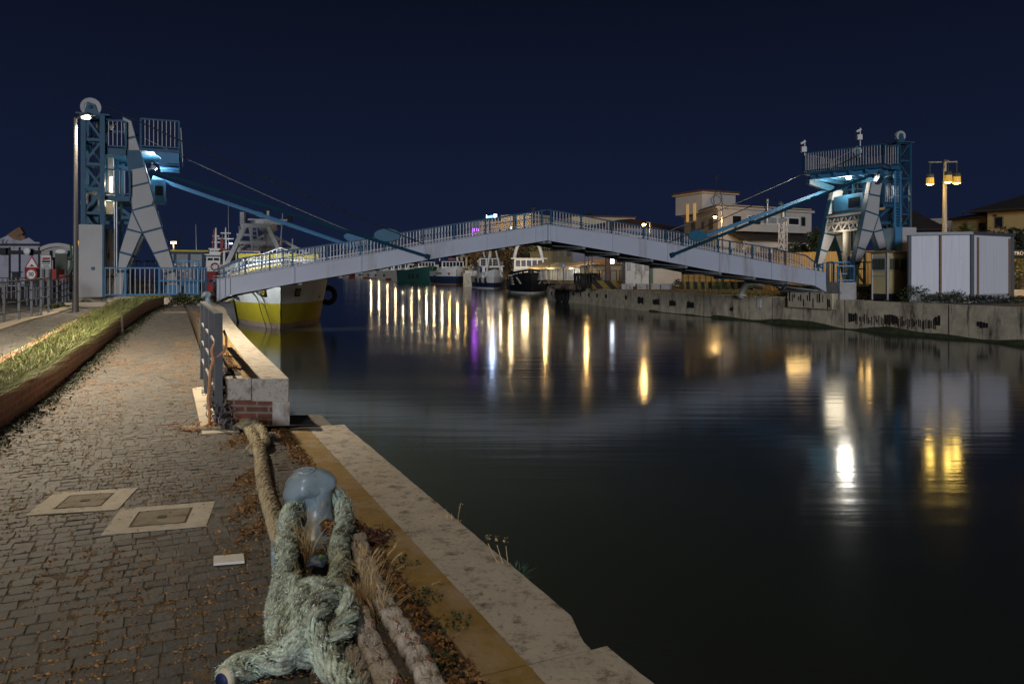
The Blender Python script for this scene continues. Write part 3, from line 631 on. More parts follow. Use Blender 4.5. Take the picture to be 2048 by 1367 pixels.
# rusty red net scrap right of the bollard
m = MB(); c0 = G(735, 1085)
for _ in range(190):
    p = c0+V(random.gauss(0, .045), random.gauss(.0, .075), abs(random.gauss(.02, .02))); q = [p]
    for k in range(4): q.append(q[-1]+V(random.gauss(0, .022), random.gauss(0, .022), random.gauss(0, .012)))
    m.tube(q, .004, 4)
tag(m.build('net_scrap', M['rustnet']), 'crumpled rust red scrap of net right of the blue bollard', 'net')
# blue plastic wrapper caught in the rope loop
m = MB(); c0 = Z(640, 1115, .06)
gx, gy = 7, 5
vs = [c0+V(-.05+.1*i/(gx-1), .06-.16*j/(gy-1)-.04*i/(gx-1), .015*noise.noise(V(i*.9, j*.9, 2))+.02*(1 if j == 2 else 0)) for j in range(gy) for i in range(gx)]
m.add(vs, [(j*gx+i, j*gx+i+1, (j+1)*gx+i+1, (j+1)*gx+i) for j in range(gy-1) for i in range(gx-1)], True); wr = m.build('plastic_wrapper', mat('blue_foil', (.02, .06, .14), .3, var=.4, vs=20, dirt=((.4, .42, .45), .42, 18, Z1))); so_ = wr.modifiers.new('s', 'SOLIDIFY'); so_.thickness = .003
tag(wr, 'crumpled blue plastic wrapper caught between the two green rope strands', 'litter')
m = MB(); m.ball(c0+V(.012, -.03, .02), (.014, .02, .008), 8, 5); m.build('green_spot', mat('green_print', (.15, .35, .03), .5), wr)
# ------------------------------------------------------------------ inspection covers, loose tile
def cover(pxs, lb):
    c = [G(*p) for p in pxs]; ctr = sum(c, V(0, 0, 0))/4; t = thing('manhole_cover', lb, 'manhole cover', ctr, 0, 'manhole covers in the path')
    fu = (c[1]-c[0]).normalized(); fv = V(-fu.y, fu.x, 0); W, D = (c[1]-c[0]).length, (c[3]-c[0]).length
    q = lambda a, b, z: ctr+fu*(a*W/2)+fv*(b*D/2)+UZ*z
    fw_ = .13/W*2; fh_ = .10/D*2; m = MB()
    ia, ib = 1-fw_, 1-fh_
    for pts in (((-1, -1), (1, -1), (ia, -ib), (-ia, -ib)), ((1, -1), (1, 1), (ia, ib), (ia, -ib)), ((1, 1), (-1, 1), (-ia, ib), (ia, ib)), ((-1, 1), (-1, -1), (-ia, -ib), (-ia, ib))):
        m.prism([q(a, b, .003) for a, b in pts], (0, 0, .004))
    m.build('frame', M['coverstone'], t)
    m = MB(); m.prism([q(-ia, -ib, .001), q(ia, -ib, .001), q(ia, ib, .001), q(-ia, ib, .001)], (0, 0, .003)); m.build('gasket', M['joint'], t)
    ja, jb = ia-.05, ib-.07; m = MB(); m.prism([q(-ja+.05, -jb, .004), q(ja-.05, -jb, .004), q(ja, -jb+.07, .004), q(ja, jb-.07, .004), q(ja-.05, jb, .004), q(-ja+.05, jb, .004), q(-ja, jb-.07, .004), q(-ja, -jb+.07, .004)], (0, 0, .0035))
    ld = m.build('lid', mat('stained_lid', (.26, .225, .165), .85, var=.3, vs=7, bump=.4, bs=40, dirt=((.10, .08, .055), .42, 5, Z1)), t)
    m = MB(); m.lathe([(0, .0078), (.03, .0078), (.03, .010), (.02, .0105), (.018, .009), (0, .009)], ctr, 14); m.build('lifting_eye', M['dark'], ld)
cover([(60, 1031), (244, 1019), (273, 976), (97, 987)], 'pale framed manhole cover left of its neighbour on the setts')
cover([(216, 1069), (425, 1051), (420, 1006), (228, 1019)], 'pale framed manhole cover nearer the bollard on the setts')
m = MB(); c = [G(*p) for p in ((427, 1132), (489, 1127), (487, 1112), (427, 1117))]; m.prism([p+UZ*.004 for p in c], (0, 0, .014)); tag(m.build('stone_tile', M['signwhite']), 'small pale rectangular tile lying on the setts left of the bollard', 'tile')
# ------------------------------------------------------------------ planter with grass
SB = 3.0
def ppt(s, dt, z): return ST(s, plt(s)+dt, zpath(s)+z)
pt_ = thing('brick_planter', 'long low brick planter of grass beside the quay path', 'planter', ppt(12, -.4, 0))
HPl = lambda s: .37 if s < 24 else .37-.12*(s-24)/(SPL-24)
m = MB(); ss = list(np.linspace(SB, SPL, 40)); PW = lambda s: min(.80, .25+.9*(SPL-s)/2.)
for a, b in zip(ss, ss[1:]): m.prism([ppt(a, 0, -.1), ppt(b, 0, -.1), ppt(b, 0, HPl(b)), ppt(a, 0, HPl(a))], (UV*-.12).to_tuple())
for a, b in zip(ss, ss[1:]): m.prism([ppt(a, -PW(a), -.1), ppt(b, -PW(b), -.1), ppt(b, -PW(b), HPl(b)), ppt(a, -PW(a), HPl(a))], (UV*.12).to_tuple())
m.prism([ppt(SPL, 0, -.1), ppt(SPL, -.3, -.1), ppt(SPL, -.3, .25), ppt(SPL, 0, .25)], (DV*.12).to_tuple())
m.build('brick_wall', M['plbrick'], pt_)
m = MB()
for a, b in zip(ss, ss[1:]): m.prism([ppt(a, -.12, HPl(a)-.05), ppt(b, -.12, HPl(b)-.05), ppt(b, -PW(b)+.12, HPl(b)-.05), ppt(a, -PW(a)+.12, HPl(a)-.05)], (0, 0, -.2))
m.build('soil', M['soil'], pt_)
mg, md = MB(), MB()
for _ in range(19000):
    s = SB+2+(SPL-SB-2.05)*random.random(); wv = PW(s); dt = -random.uniform(.03, wv-.03) if random.random() < .75 else -random.uniform(.0, .13); cl = .5+.5*noise.noise(V(s*1.7, dt*3, 0))
    base = ppt(s, dt, HPl(s)-(.05 if dt < -.12 else .005)); h = random.uniform(.09, .21)*(.5+.8*cl); over = max(0, .16+dt)/.16
    ln = V(random.gauss(0, .10), random.gauss(0, .10), 0)+UV*(.16*over)+UV*random.uniform(-.02, .06)
    blades(mg if random.random() < .74 else md, base, h, random.uniform(.011, .02), ln, 3)
tag(mg.build('grass', M['grass']), 'green grass growing in the brick planter', 'grass', kind='stuff')
tag(md.build('dry_grass', M['grass_dry']), 'yellowing grass blades among the planter grass', 'grass', kind='stuff')
m = MB()
for _ in range(5200):                                                  # dark weeds at the planter foot
    s = random.uniform(4, SPL); p = ppt(s, abs(random.gauss(0, .13)), 0); chips(m, p, (.03, .03, .05), .018, 2)
tag(m.build('weed_strip', M['leaf_dk']), 'dark weeds along the foot of the brick planter', 'weeds', kind='stuff')
pk = P(240, 668, 19.5); m = MB(); pb = ppt(st(PL1)[0]-.15, .10, 0); m.beam(pb, pb+V(-.06, .05, .44), .10, .04, up=UV); m.beam(pb+V(-.02, .02, .2), pb+V(-.07, .06, .50), .06, .05, up=UV)
tag(m.build('slate_board', M['slate']), 'short dark board leaning on the brick planter', 'board')
# joint litter and dry moss on the setts
ml = MB()
for _ in range(19000):
    s = 2.2+15*random.random()**1.7; t = random.uniform(plt(s), -.6 if s < SR else -1.2)
    if noise.noise(V(s*.9, t*1.3, 3)) < -.05 and random.random() < .75: continue
    k = round((t)/.165)*.165+random.gauss(0, .03) if random.random() < .35 else t
    r_ = round(s/.106)*.106+random.gauss(0, .012); chips(ml, ST(r_, min(max(k, plt(s)), -.6), zpath(s)-.0005), (.03, .02, .008), .0075, random.choice((2, 3, 4)), .3)
for _ in range(900):
    s = random.uniform(9, 24); t = random.uniform(-1.0, plr(s)); chips(ml, ST(s, t, ZP-.006), (.05, .05, .02), .014, 4, .3)
for _ in range(700):
    s = random.uniform(2.2, 8); chips(ml, ST(s, -.6-abs(random.gauss(0, .06)), 0), (.04, .03, .025), .013, 5, .5)
for _ in range(500):
    q = random.choice([Z(495, 880, 0), Z(510, 960, 0), Z(522, 1010, 0), Z(535, 1060, 0)])+V(random.gauss(-.05, .06), random.gauss(0, .2), 0); chips(ml, q, (.04, .04, .03), .012, 5, .5)
tag(ml.build('dry_moss', M['litter']), 'brown dry moss and leaf litter in the joints of the setts', 'litter', kind='stuff')
# dry grass tufts round the bollard
def tuft(c, n, h, spread, lb, mt='straw', heads=True, wd=.0058):
    m = MB(); c = Vector(c)
    for i in range(n):
        a = random.uniform(0, 6.283); l = V(math.cos(a), math.sin(a), 0)*spread*random.uniform(.2, 1.1); b = c+V(random.gauss(0, .02), random.gauss(0, .02), 0)
        hh = h*random.uniform(.5, 1.1); blades(m, b, hh, wd, l, 4)
        if heads and random.random() < .3:
            tip = b+UZ*(hh*(1-.25*min(1, l.length/hh)))+l; dd = (l*1.2+UZ*.3*hh).normalized()
            for k in range(26): blades(m, tip+dd*(.002*k), .001, .0022, dd*random.uniform(.02, .035)+V(random.gauss(0, .008), random.gauss(0, .008), random.gauss(0, .008)), 1)
    o = m.build('dry_grass_tuft' if mt == 'straw' else 'weed_tuft', M[mt]); return tag(o, lb, 'grass' if mt == 'straw' else 'weed')
tuft(G(612, 1128), 85, .27, .13, 'dry straw tuft between the two green rope strands')
tuft(G(655, 1120), 26, .12, .09, 'low dry straw tuft by the blue wrapper')
tuft(G(728, 1232), 95, .28, .16, 'tall dry barley grass tuft between the green knot and grey braids')
tuft(G(768, 1245), 30, .30, .2, 'leaning dry barley grass tuft right of the grey braids')
tuft(G(560, 1140), 12, .10, .1, 'small dry tuft left of the green rope', heads=False)
m = MB(); chips(m, Z(670, 1085, 0), (.10, .08, .14), .014, 900, .8); tag(m.build('dry_shrub', M['litter']), 'brown dried shrub inside the green rope loop', 'shrub')
for c, n, lb in ((G(512, 1278), 50, 'tiny green weed sprouting left of the green knot'), (G(868, 1330), 160, 'low green weed right of the grey braids'), (G(905, 1250), 90, 'flat weed patch by the yellow band right of the braids'), (G(845, 1200), 140, 'dark scrubby weed right of the dry grass'), (G(805, 1130), 70, 'straggly weed by the yellow band right of the bollard'), (G(540, 1340), 60, 'straw coloured scrap of weed under the rope tail')):
    m = MB(); chips(m, c, (.10, .09, .035), .011, n, .8); tag(m.build('weed_plant', M['weed']), lb, 'weed', kind='stuff' if n > 5 else None)
# two plants on the quay edge above the water
c = ST(3.72, .03, -.10); m = MB()
for i in range(60): blades(m, c+V(random.gauss(0, .02), random.gauss(0, .02), 0), random.uniform(.07, .14), .012, V(random.gauss(.03, .04), random.gauss(0, .05), 0), 3)
o = tag(m.build('edge_plant', mat('bluish_leaf', (.07, .17, .12), .7, island=.4)), 'bluish green leafy plant growing from the coping edge', 'plant')
m = MB()
for k in range(3): m.tube(spline([c+V(-.02, 0, 0), c+V(-.05-.03*k, .02, .12), c+V(-.06-.05*k, .03+.02*k, .2)], .03), .002, 4); chips(m, c+V(-.06-.05*k, .03+.02*k, .22), (.015, .015, .03), .006, 12)
m.build('seed_stalk', M['straw'], o)
c = ST(4.55, .02, -.12); m = MB()
for dx, h in ((0, .24), (-.06, .17), (-.10, .2)):
    q = spline([c+V(dx*.3, 0, 0), c+V(dx*.6-.02, .01, h*.5), c+V(dx, .0, h)], .03); m.tube(q, .002, 4)
    for p in q[4::3]: chips(m, p, (.02, .02, .02), .009, 5)
tag(m.build('edge_stalks', M['straw']), 'bare dry seed stalks standing on the coping edge over the water', 'plant')
# ================================================================== BRIDGE: two leaves
BPL = Plane(P(434, 560, 30.5), P(1652, 560, 37.2)-P(434, 560, 30.5)); BW = DV*3.0; BD = BPL.d; BN = V(BD.y, -BD.x, 0)
def px_at(line, x):
    for (a, b), (c, d) in zip(line, line[1:]):
        if min(a, c) <= x <= max(a, c): return b+(d-b)*(x-a)/(c-a)
    return line[-1][1] if abs(x-line[-1][0]) < abs(x-line[0][0]) else line[0][1]
def leaf(name, label, top, bot, rail, postx, stiff, endx, oval, ovalfar):
    t = thing(name, label, 'drawbridge leaf', BPL(top[0][0], top[0][1]), 0, 'leaves of the footbridge')
    for off in (V(0, 0, 0), BW-DV*.3):
        m = MB(); pts = [BPL(*p)+off for p in top]+[BPL(*p)+off for p in reversed(bot)]
        m.prism(pts, DV*.3); g = m.build('girder', M['girder'], t)
        m = MB()
        for line, dz in ((top, .012), (bot, -.012)):
            for p, q in zip(line, line[1:]): m.beam(BPL(*p)+off+DV*.14+UZ*dz, BPL(*q)+off+DV*.14+UZ*dz, .37, .024)
        m.build('flange', M['girder'], g)
        for x in stiff: m = MB(); a, b = BPL(x, px_at(top, x))+off, BPL(x, px_at(bot, x))+off; m.beam(a+BN*.03-UZ*.01, b+BN*.03+UZ*.01, .05, .06, up=BD); m.build('stiffener', M['girder'], g)
    # deck, cross beams, bracing below
    m = MB()
    for p, q in zip(top, top[1:]):
        a, b = BPL(*p)-UZ*.12, BPL(*q)-UZ*.12; m.prism([a+DV*.31, b+DV*.31, b+BW-DV*.31, a+BW-DV*.31], (0, 0, -.08))
    m.build('deck', M['under'], t)
    m = MB(); n_ = 9; xs = np.linspace(bot[0][0]+4, bot[-1][0]-6, n_); cr = [BPL(x, px_at(bot, x))-UZ*.06 for x in xs]
    for c in cr: m.beam(c+DV*.05, c+BW-DV*.05, .14, .16)
    for i in range(n_-1):
        m.beam(cr[i]+DV*.2, cr[i+1]+BW-DV*.2, .07, .07); m.beam(cr[i+1]+DV*.2, cr[i]+BW-DV*.2, .07, .06)
        m.beam(cr[i]+BW*.5-UZ*.01, cr[i+1]+BW*.5-UZ*.01, .5, .03); 
    m.build('under_bracing', M['under'], t)
    for side, off in enumerate((DV*.12, BW-DV*.12)):
        rp_ = [BPL(*p)+off for p in rail]; m = MB()
        for a, b in zip(rp_, rp_[1:]): m.beam(a, b, .06, .05)
        m.build('top_rail', M['teal'], t)
        zt = lambda x: BPL(x, px_at(top, x))+off
        zr = lambda x: BPL(x, px_at(rail, x))+off
        m = MB()
        for a, b in zip(top, top[1:]): m.beam(BPL(*a)+off+UZ*.13, BPL(*b)+off+UZ*.13, .03, .025)
        m.build('bottom_rail', M['whitebar'], t)
        for x in postx:
            m = MB(); m.beam(zt(x), zr(x)-UZ*.02, .06, .07, up=BD); m.build('post', M['teal'], t)
        allx = sorted(set([rail[0][0], rail[-1][0]]+list(postx)))
        for xa, xb in zip(allx, allx[1:]):
            pa, pb = BPL(xa, 500), BPL(xb, 500); n_ = max(1, int((V(*pb.xy, 0)-V(*pa.xy, 0)).length/.135)); m = MB()
            for k in range(1, n_):
                c = pa+(pb-pa)*(k/n_); x = CX+F*c.x/c.y
                m.beam(zt(x), zr(x)-UZ*.02, .014, .03, up=BD)
            m.build('baluster_panel', M['whitebar'], t)
    # inner handrail
    m = MB(); hp = [BPL(x, px_at(rail, x))+DV*.45-UZ*.28 for x in np.linspace(rail[0][0]+14, rail[-1][0]-8, 14)]
    m.tube(hp, .022, 6); m.tube([p+BW-DV*.9 for p in hp], .022, 6); m.build('handrail', M['blue'], t)
    for (cx, cy, hw, hh, sl), off in ((oval, V(0, 0, 0)-DV*.04), (ovalfar, BW-DV*.1)):
        m = MB(); c = BPL(cx, cy)+off; k = c.y/F; pts = []
        for i in range(28):
            a = 2*math.pi*i/28; ex = hw*k*math.copysign(abs(math.cos(a))**1.15, math.cos(a)); ez = hh*k*math.sin(a); pts.append(c+BD*ex+UZ*(ez-sl*ex))
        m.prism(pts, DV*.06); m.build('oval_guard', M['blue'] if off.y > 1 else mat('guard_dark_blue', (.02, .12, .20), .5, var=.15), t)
    return t
LT = [(434, 559), (459, 555.2), (590, 533), (722, 511.6), (848, 489.8), (973, 469.2), (1095, 450)]
LB = [(434, 602.5), (459, 589.5), (590, 565.2), (722, 542.8), (848, 519.5), (973, 499), (1095, 479.8)]
LR = [(435, 541), (490, 515), (586, 499.6), (722, 480), (807, 465), (930, 444.6), (1095, 419.5)]
lf = leaf('footbridge_leaf', 'left leaf of the white steel footbridge, from the yellow boat to the crown', LT, LB, LR, [448, 491, 540, 586, 655, 722, 770, 848, 910, 973, 1030, 1086], [438, 449, 459, 588, 722, 848, 973, 1072, 1085], 0, (774, 470, 26, 13, .0), (742, 470, 22, 10, .15))
RT = [(1097, 450), (1226, 468.3), (1335, 486.5), (1440, 506.3), (1543, 526), (1651, 545)]
RBt = [(1097, 479.8), (1226, 502), (1335, 522.5), (1440, 543), (1543, 557.5), (1628, 569.5), (1653, 582.7)]
RR = [(1097, 419.5), (1115, 421.5), (1226, 442), (1367, 465.5), (1443, 478.7), (1546, 496), (1616, 511), (1648, 536)]
rf = leaf('footbridge_leaf', 'right leaf of the white steel footbridge, from the crown to the far quay', RT, RBt, RR, [1104, 1165, 1226, 1290, 1335, 1367, 1440, 1463, 1508, 1543, 1574, 1640], [1102, 1113, 1226, 1335, 1440, 1543, 1632], 0, (1395, 471, 21, 11, .0), (1350, 470, 15, 8, -.1))
m = MB(); c = BPL(1096, 418)+BW*.5; m.tube([c-UZ*.6, c+UZ*.05], .03); m.box(c+UZ*.1, (.16, .16, .14)); m.ball(c+UZ*.2, .08); m.tube([c+UZ*.0-BD*.12, c+UZ*.12+BD*.1], .03); tag(m.build('crown_lamp', M['dark']), 'unlit dark signal lamp standing on the crown of the footbridge', 'lamp')
# red and white notice on the right leaf
m = MB(); c = BPL(1340, 474)+BW-DV*.3; k = c.y/F
m.prism([c+BD*(a*k)+UZ*(b*k) for a, b in ((-16, -8), (16, -8), (16, 8), (-16, 8))], DV*.03); sg = m.build('notice_board', M['signwhite']); tag(sg, 'small white notice board with red ring and lettering on the right leaf railing', 'sign')
m = MB(); m.torus(c-BD*(10*k)-DV*.02, 3.6*k, .9*k, axis=DV, n=18, m=6)
for r_ in range(2): m.prism([c+BD*(a*k)+UZ*((b+(-3.2 if r_ else 2.2))*k)-DV*.012 for a, b in ((-3, -1.6), (13, -1.6), (13, 1.6), (-3, 1.6))], DV*.01)
m.build('red_marking', M['redpaint'], sg)
# ------------------------------------------------------------------ towers
def aframe(t, pl, D, depth, polys, name, shade, k0):
    for nm, pts, edges in polys:
        w3 = [pl(*p)+D*k0 for p in pts]; m = MB(); m.prism(w3, D*depth); fr_ = m.build(nm, M['teal'], t)
        if nm == 'neck': continue
        c = sum(w3, V(0, 0, 0))/len(w3); m = MB()
        q = [c+(p-c)*(1-.05/max(.12, (p-c).length)) for p in w3]
        m.prism([p-D*.018 for p in q], D*.02); m.prism([p+D*(depth-.002) for p in q], D*.02)
        for i in edges:
            a, b = w3[i], w3[(i+1) % len(w3)]; e = (b-a).normalized(); o = e.cross(D).normalized()
            if o.dot((a+b)/2-c) < 0: o = -o
            m.prism([a+e*.05+D*.05+o*.012, b-e*.05+D*.05+o*.012, b-e*.05+D*(depth-.05)+o*.012, a+e*.05+D*(depth-.05)+o*.012], -o*.012)
        m.build('panel', M['panel'], fr_)
def lattice(m, c4, z0, z1, n, cw=.13, bw=.07):
    for c in c4: m.beam(V(*c.xy, z0), V(*c.xy, z1), cw, cw, up=UV)
    for i in range(n+1):
        z = z0+(z1-z0)*i/n
        for k in range(4): m.beam(V(*c4[k].xy, z), V(*c4[(k+1) % 4].xy, z), bw, bw*1.3)
        if i < n:
            z2 = z0+(z1-z0)*(i+1)/n
            for k in range(4):
                a, b = (k, (k+1) % 4) if (i+k) % 2 else ((k+1) % 4, k); m.beam(V(*c4[a].xy, z), V(*c4[b].xy, z2), bw*.8, bw)
def wheel(c, r, ax, t, nm='sheave_wheel'):
    m = MB(); m.lathe([(r*.62, -.06), (r, -.07), (r*.93, 0), (r, .07), (r*.62, .06), (r*.62, -.06)], c, 30, False, ax); m.lathe([(0, -.04), (r*.66, -.04), (r*.66, .04), (0, .04)], c, 30, False, ax)
    o = m.build(nm, M['panel'], t); m = MB(); m.lathe([(0, -.12), (r*.2, -.12), (r*.2, .12), (0, .12)], c, 12, True, ax); m.build('hub', M['teal'], o); return o
def railbay(t, a, b, h, up0=0., n=None, mt='whitebar', post='teal', mid=None, bars=True):
    m = MB(); m.beam(a+UZ*h, b+UZ*h, .06, .06); m.beam(a+UZ*(.08+up0), b+UZ*(.08+up0), .05, .05)
    if mid: m.beam(a+UZ*mid, b+UZ*mid, .05, .05)
    m.beam(a, a+UZ*h, .07, .07, up=UV); m.beam(b, b+UZ*h, .07, .07, up=UV); m.build('rail_frame', M[post], t)
    if bars:
        n = n or max(2, int((b-a).length/.15)); m = MB()
        for k in range(1, n): c = a+(b-a)*(k/n); m.beam(c+UZ*.08, c+UZ*(h-.02), .022, .022, up=UV)
        m.build('rail_bars', M[mt], t)
# left tower --------------------------------------------------------------
UL = V(.917, .40, 0); DL = V(-.40, .917, 0); OL = P(290, 592, 30.); PLN = Plane(OL, UL)
LFp = [('blade', [(244.8, 232.7), (262.9, 240.6), (272, 273.5), (249.2, 278.3)], [1]), ('blade', [(249.2, 278.5), (272, 273.7), (281.5, 302), (251, 302)], [1]),
 ('neck', [(251, 302.1), (281.5, 302.1), (290.3, 332.6), (255.5, 338.8)], []), ('leg', [(255.5, 339), (290.3, 332.7), (299, 364.3), (259.2, 373.8)], [1]), ('leg', [(259.2, 374), (299, 364.5), (309, 400), (305, 410), (263.5, 420.8)], [1]),
 ('leg', [(263.5, 421), (305, 410.2), (310.6, 410.4), (324.3, 455), (284.5, 465.5)], [2]), ('leg', [(263.3, 421.2), (284.3, 465.6), (253, 457.6)], []),
 ('leg', [(253, 457.8), (284.3, 465.8), (264, 510.5), (238.5, 503.6)], [1]), ('leg', [(238.5, 503.8), (264, 510.7), (250, 543), (235, 543)], [1]), ('leg', [(235, 543.2), (250, 543.2), (246, 590), (214, 590)], [1]),
 ('leg', [(284.7, 465.8), (324.3, 455.2), (338, 499), (306, 507)], [1]), ('leg', [(306, 507.2), (338, 499.2), (350, 541.6), (326.5, 548)], [1]), ('leg', [(326.5, 548.2), (350, 541.8), (360, 588), (340, 588)], [1])]
tl = thing('bridge_tower', 'tall teal and white steel bridge tower on the near quay behind the street lamp', 'bridge tower', OL, 0, 'lifting towers of the footbridge')
aframe(tl, PLN, DL, .42, LFp, 'near', 1, 0); aframe(tl, PLN, DL, .42, LFp, 'far', 1, 2.6)
Lp = lambda x, y, k=0.: PLN(x, y)+DL*k
zb = Lp(290, 592).z
# plinth
pn = [G(150, 604, ZTOP), G(413, 609, ZTOP)]
m = MB(); a, b = V(pn[0].x, pn[0].y, 0), V(pn[1].x, pn[1].y, 0)
m.prism([a, b, b+DL*5.5, a+DL*5.5], (0, 0, zb-.002)); tag(m.build('plinth', M['concrete']), 'low concrete plinth under the near quay bridge tower', 'plinth')
fro = -.55                                                              # front of the enclosure
def FP(x, k=fro): p = Lp(x, 592, k); return V(p.x, p.y, zb)
m = MB(); a, b = Lp(161, 450, fro), Lp(209.5, 450, fro); h_ = a.z-zb
m.prism([V(*a.xy, zb), V(*b.xy, zb), V(*b.xy, a.z), V(*a.xy, a.z)], DL*1.3); pn_ = m.build('base_cladding', M['panel'], tl)
m = MB(); m.beam(V(*b.xy, zb)-DL*.02, V(*b.xy, a.z)-DL*.02, .07, .07, up=UL); m.box(V(*(b+UL*-.35).xy, zb+1.1)-DL*.012, (.12, .02, .12), ax=UL); m.build('trim', M['teal'], pn_)
for xa, xb, hh, md in ((212, 252.5, 1.12, None), (252.7, 319.3, 1.12, None), (319.5, 411, 1.12, .62)):
    railbay(tl, FP(xa), FP(xb), hh, 0, None, 'whitebar', 'blue', md)
railbay(tl, FP(255, 3.4), FP(330, 3.4), 1.45, 0, None, 'whitebar', 'blue'); railbay(tl, FP(331, 3.4), FP(400, 3.4), 1.45, 0, None, 'whitebar', 'blue'); railbay(tl, FP(411), FP(411, 3.2), 1.12, 0, None, 'whitebar', 'blue')
m = MB(); c = FP(378, .3); m.box(c+UZ*.30, (.75, .6, .5), ax=UL); m.box(c+UZ*.60+UL*.1, (1.7, .7, .09), ax=UL); c = FP(346, -.05); m.box(c+UZ*.24, (.55, .5, .42), ax=UL); m.build('machinery_box', M['blue'], tl)
m = MB(); m.box(FP(228, .1)+UZ*.42, (.8, .06, .84), ax=UL); m.build('low_panel', M['panel'], tl)
# lattice mast with wheels
c4 = [Lp(168, 450, -.2), Lp(206, 450, -.2), Lp(206, 450, .9), Lp(168, 450, .9)]; z0 = zb+.4; zt_ = Lp(168, 231).z
m = MB(); lattice(m, c4, z0, zt_, 7, .17, .085); m.build('lattice_mast', M['teal'], tl)
m = MB(); cc = sum(c4, V(0, 0, 0))/4; m.box(V(*cc.xy, zt_+.03), (1.15, 1.35, .06), ax=UL); m.build('mast_head', M['teal'], tl)
for k in (-.2, .9):
    c = Lp(183 if k < 0 else 205, 217 if k < 0 else 238, k); wh_ = wheel(c, .36, DL, tl)
    for s_ in (-.1, .1): m = MB(); m.prism([c+DL*s_+UL*-.24-UZ*(c.z-zt_), c+DL*s_+UL*.3-UZ*(c.z-zt_), c+DL*s_+UL*.14+UZ*.12, c+DL*s_-UL*.1+UZ*.2], DL*.03); m.build('wheel_bracket', M['teal'], wh_)
wheel(Lp(185, 405, .3), .44, DL, tl); m = MB(); m.box(Lp(187, 410, .3), (.28, .5, .8), ax=UL); m.beam(Lp(187, 420, .3), Lp(187, 520, .3), .22, .3, up=UL); m.build('counterweight', M['teal'], tl)
m = MB()
for dx in (-6, 2, 8): m.tube([Lp(187+dx, 236, .3), Lp(187+dx, 445, .3)], .014, 6)
m.build('hoist_cable', M['dark'], tl)
# walkway levels between mast and frame
def deck_(t, pa, pb, dep, th, mt='teal', nm='walkway'):
    m = MB(); m.prism([pa, pb, pb+dep, pa+dep], (0, 0, -th)); return m.build(nm, M[mt], t)
wa, wb = Lp(209, 391, -.1), Lp(260, 391, -.1); wb.z = wa.z; deck_(tl, wa, wb, DL*2.6, .2); railbay(tl, wa, wb, 1.02)
ua, ub = Lp(209, 296, -.1), Lp(252, 296, -.1); ub.z = ua.z; deck_(tl, ua, ub, DL*2.6, .24); railbay(tl, ua, ub, 1.08, 0, 5)
for ya, yb in ((240, 240), (262, 262)):
    m = MB(); m.beam(Lp(209, ya, .2), Lp(250, yb, .2), .09, .09); m.build('tie_beam', M['teal'], tl)
m = MB()
for x0, x1, y0, y1, k in ((209, 262, 434, 434, .3), (209, 258, 444, 444, .5), (236, 262, 413, 432, .4), (209, 252, 306, 312, 1.3), (222, 252, 322, 329, 1.2), (228, 228, 300, 391, 1.5), (240, 240, 318, 391, 1.5), (238, 238, 400, 590, 1.2), (226, 231, 400, 592, .9)): m.beam(Lp(x0, y0, k), Lp(x1, y1, k), .11, .12, up=UL if x0 == x1 else UZ)
for i in range(22): m.beam(Lp(229, 318+i*3.4, 1.55), Lp(240, 318+i*3.4, 1.55), .03, .03)
m.build('strut', M['teal'], tl)
m = MB()
for x in (229, 233.5): m.tube([Lp(x, 392, .05), Lp(x, 585, .05)], .035, 8)
m.build('conduit', M['rod'], tl)
m = MB(); p = Lp(218.5, 457, .7); m.lathe([(.16, 0), (.16, p.z-zb)], V(*p.xy, zb), 14); q = Lp(217, 350, 1.0); m.box(V(*q.xy, (Lp(217, 306).z+wa.z)/2), (.2, .3, Lp(217, 306).z-wa.z), ax=UL); m.box(Lp(217, 405, .9), (.3, .4, .8), ax=UL); col_ = m.build('hydraulic_column', M['panel'], tl)
m = MB(); p = Lp(215, 512, .52); m.box(p, (.05, .02, .3), ax=UL); m.box(p+UZ*.25, (.04, .02, .2), ax=UL)
for i in range(7): m.beam(Lp(214, 536+i*2, .53), Lp(214+random.uniform(2, 7), 534+i*2, .53), .02, .01)
m.build('red_scrawl', M['redpaint'], col_); m = MB(); m.box(Lp(214.5, 510, .51), (.1, .02, .16), ax=UL); m.build('green_mark', M['greenpost'], col_)
# canal side cabin, platform, lamp housing
m = MB(); a = Lp(300, 353, 1.0); b_ = Lp(300, 398, 1.0); m.prism([V(*a.xy, b_.z), V(*(a+UL*.55).xy, b_.z), V(*(a+UL*.55).xy, a.z), V(*a.xy, a.z)], DL*1.4); cb = m.build('cabin', M['blue'], tl)
m = MB(); m.box(a+UL*.556+DL*.7-UZ*.45, (.02, .8, .4), ax=UL); m.box(a+UL*.3-DL*.01-UZ*.45, (.3, .02, .4), ax=UL); m.build('window', M['glass'], cb)
pa, pb = Lp(279, 298, -.35), Lp(358, 298, -.35); pb.z = pa.z; deck_(tl, pa, pb, DL*3.6, .12, 'teal', 'platform')
railbay(tl, pa+UL*.06, pb, 1.15, 0, 9); railbay(tl, pb+DL*.05, pb+DL*3.55, 1.15, 0, 20)
m = MB(); m.prism([pb+UL*.05+UZ*.9, pb+UL*.12-UZ*.25, pb+UL*.12-UZ*.25+DL*3.4, pb+UL*.05+UZ*.9+DL*3.4], UL*.03); m.build('end_panel', M['panel'], tl)
m = MB(); q0 = Lp(306, 318, -.1); m.prism([pa-UZ*.13+UL*.5, pb-UZ*.13, pb-UZ*.55, pa-UZ*.55+UL*1.0], DL*.08)
m.prism([pa-UZ*.13+UL*.5+DL*3, pb-UZ*.13+DL*3, pb-UZ*.55+DL*3, pa-UZ*.55+UL*1.0+DL*3], DL*.08)
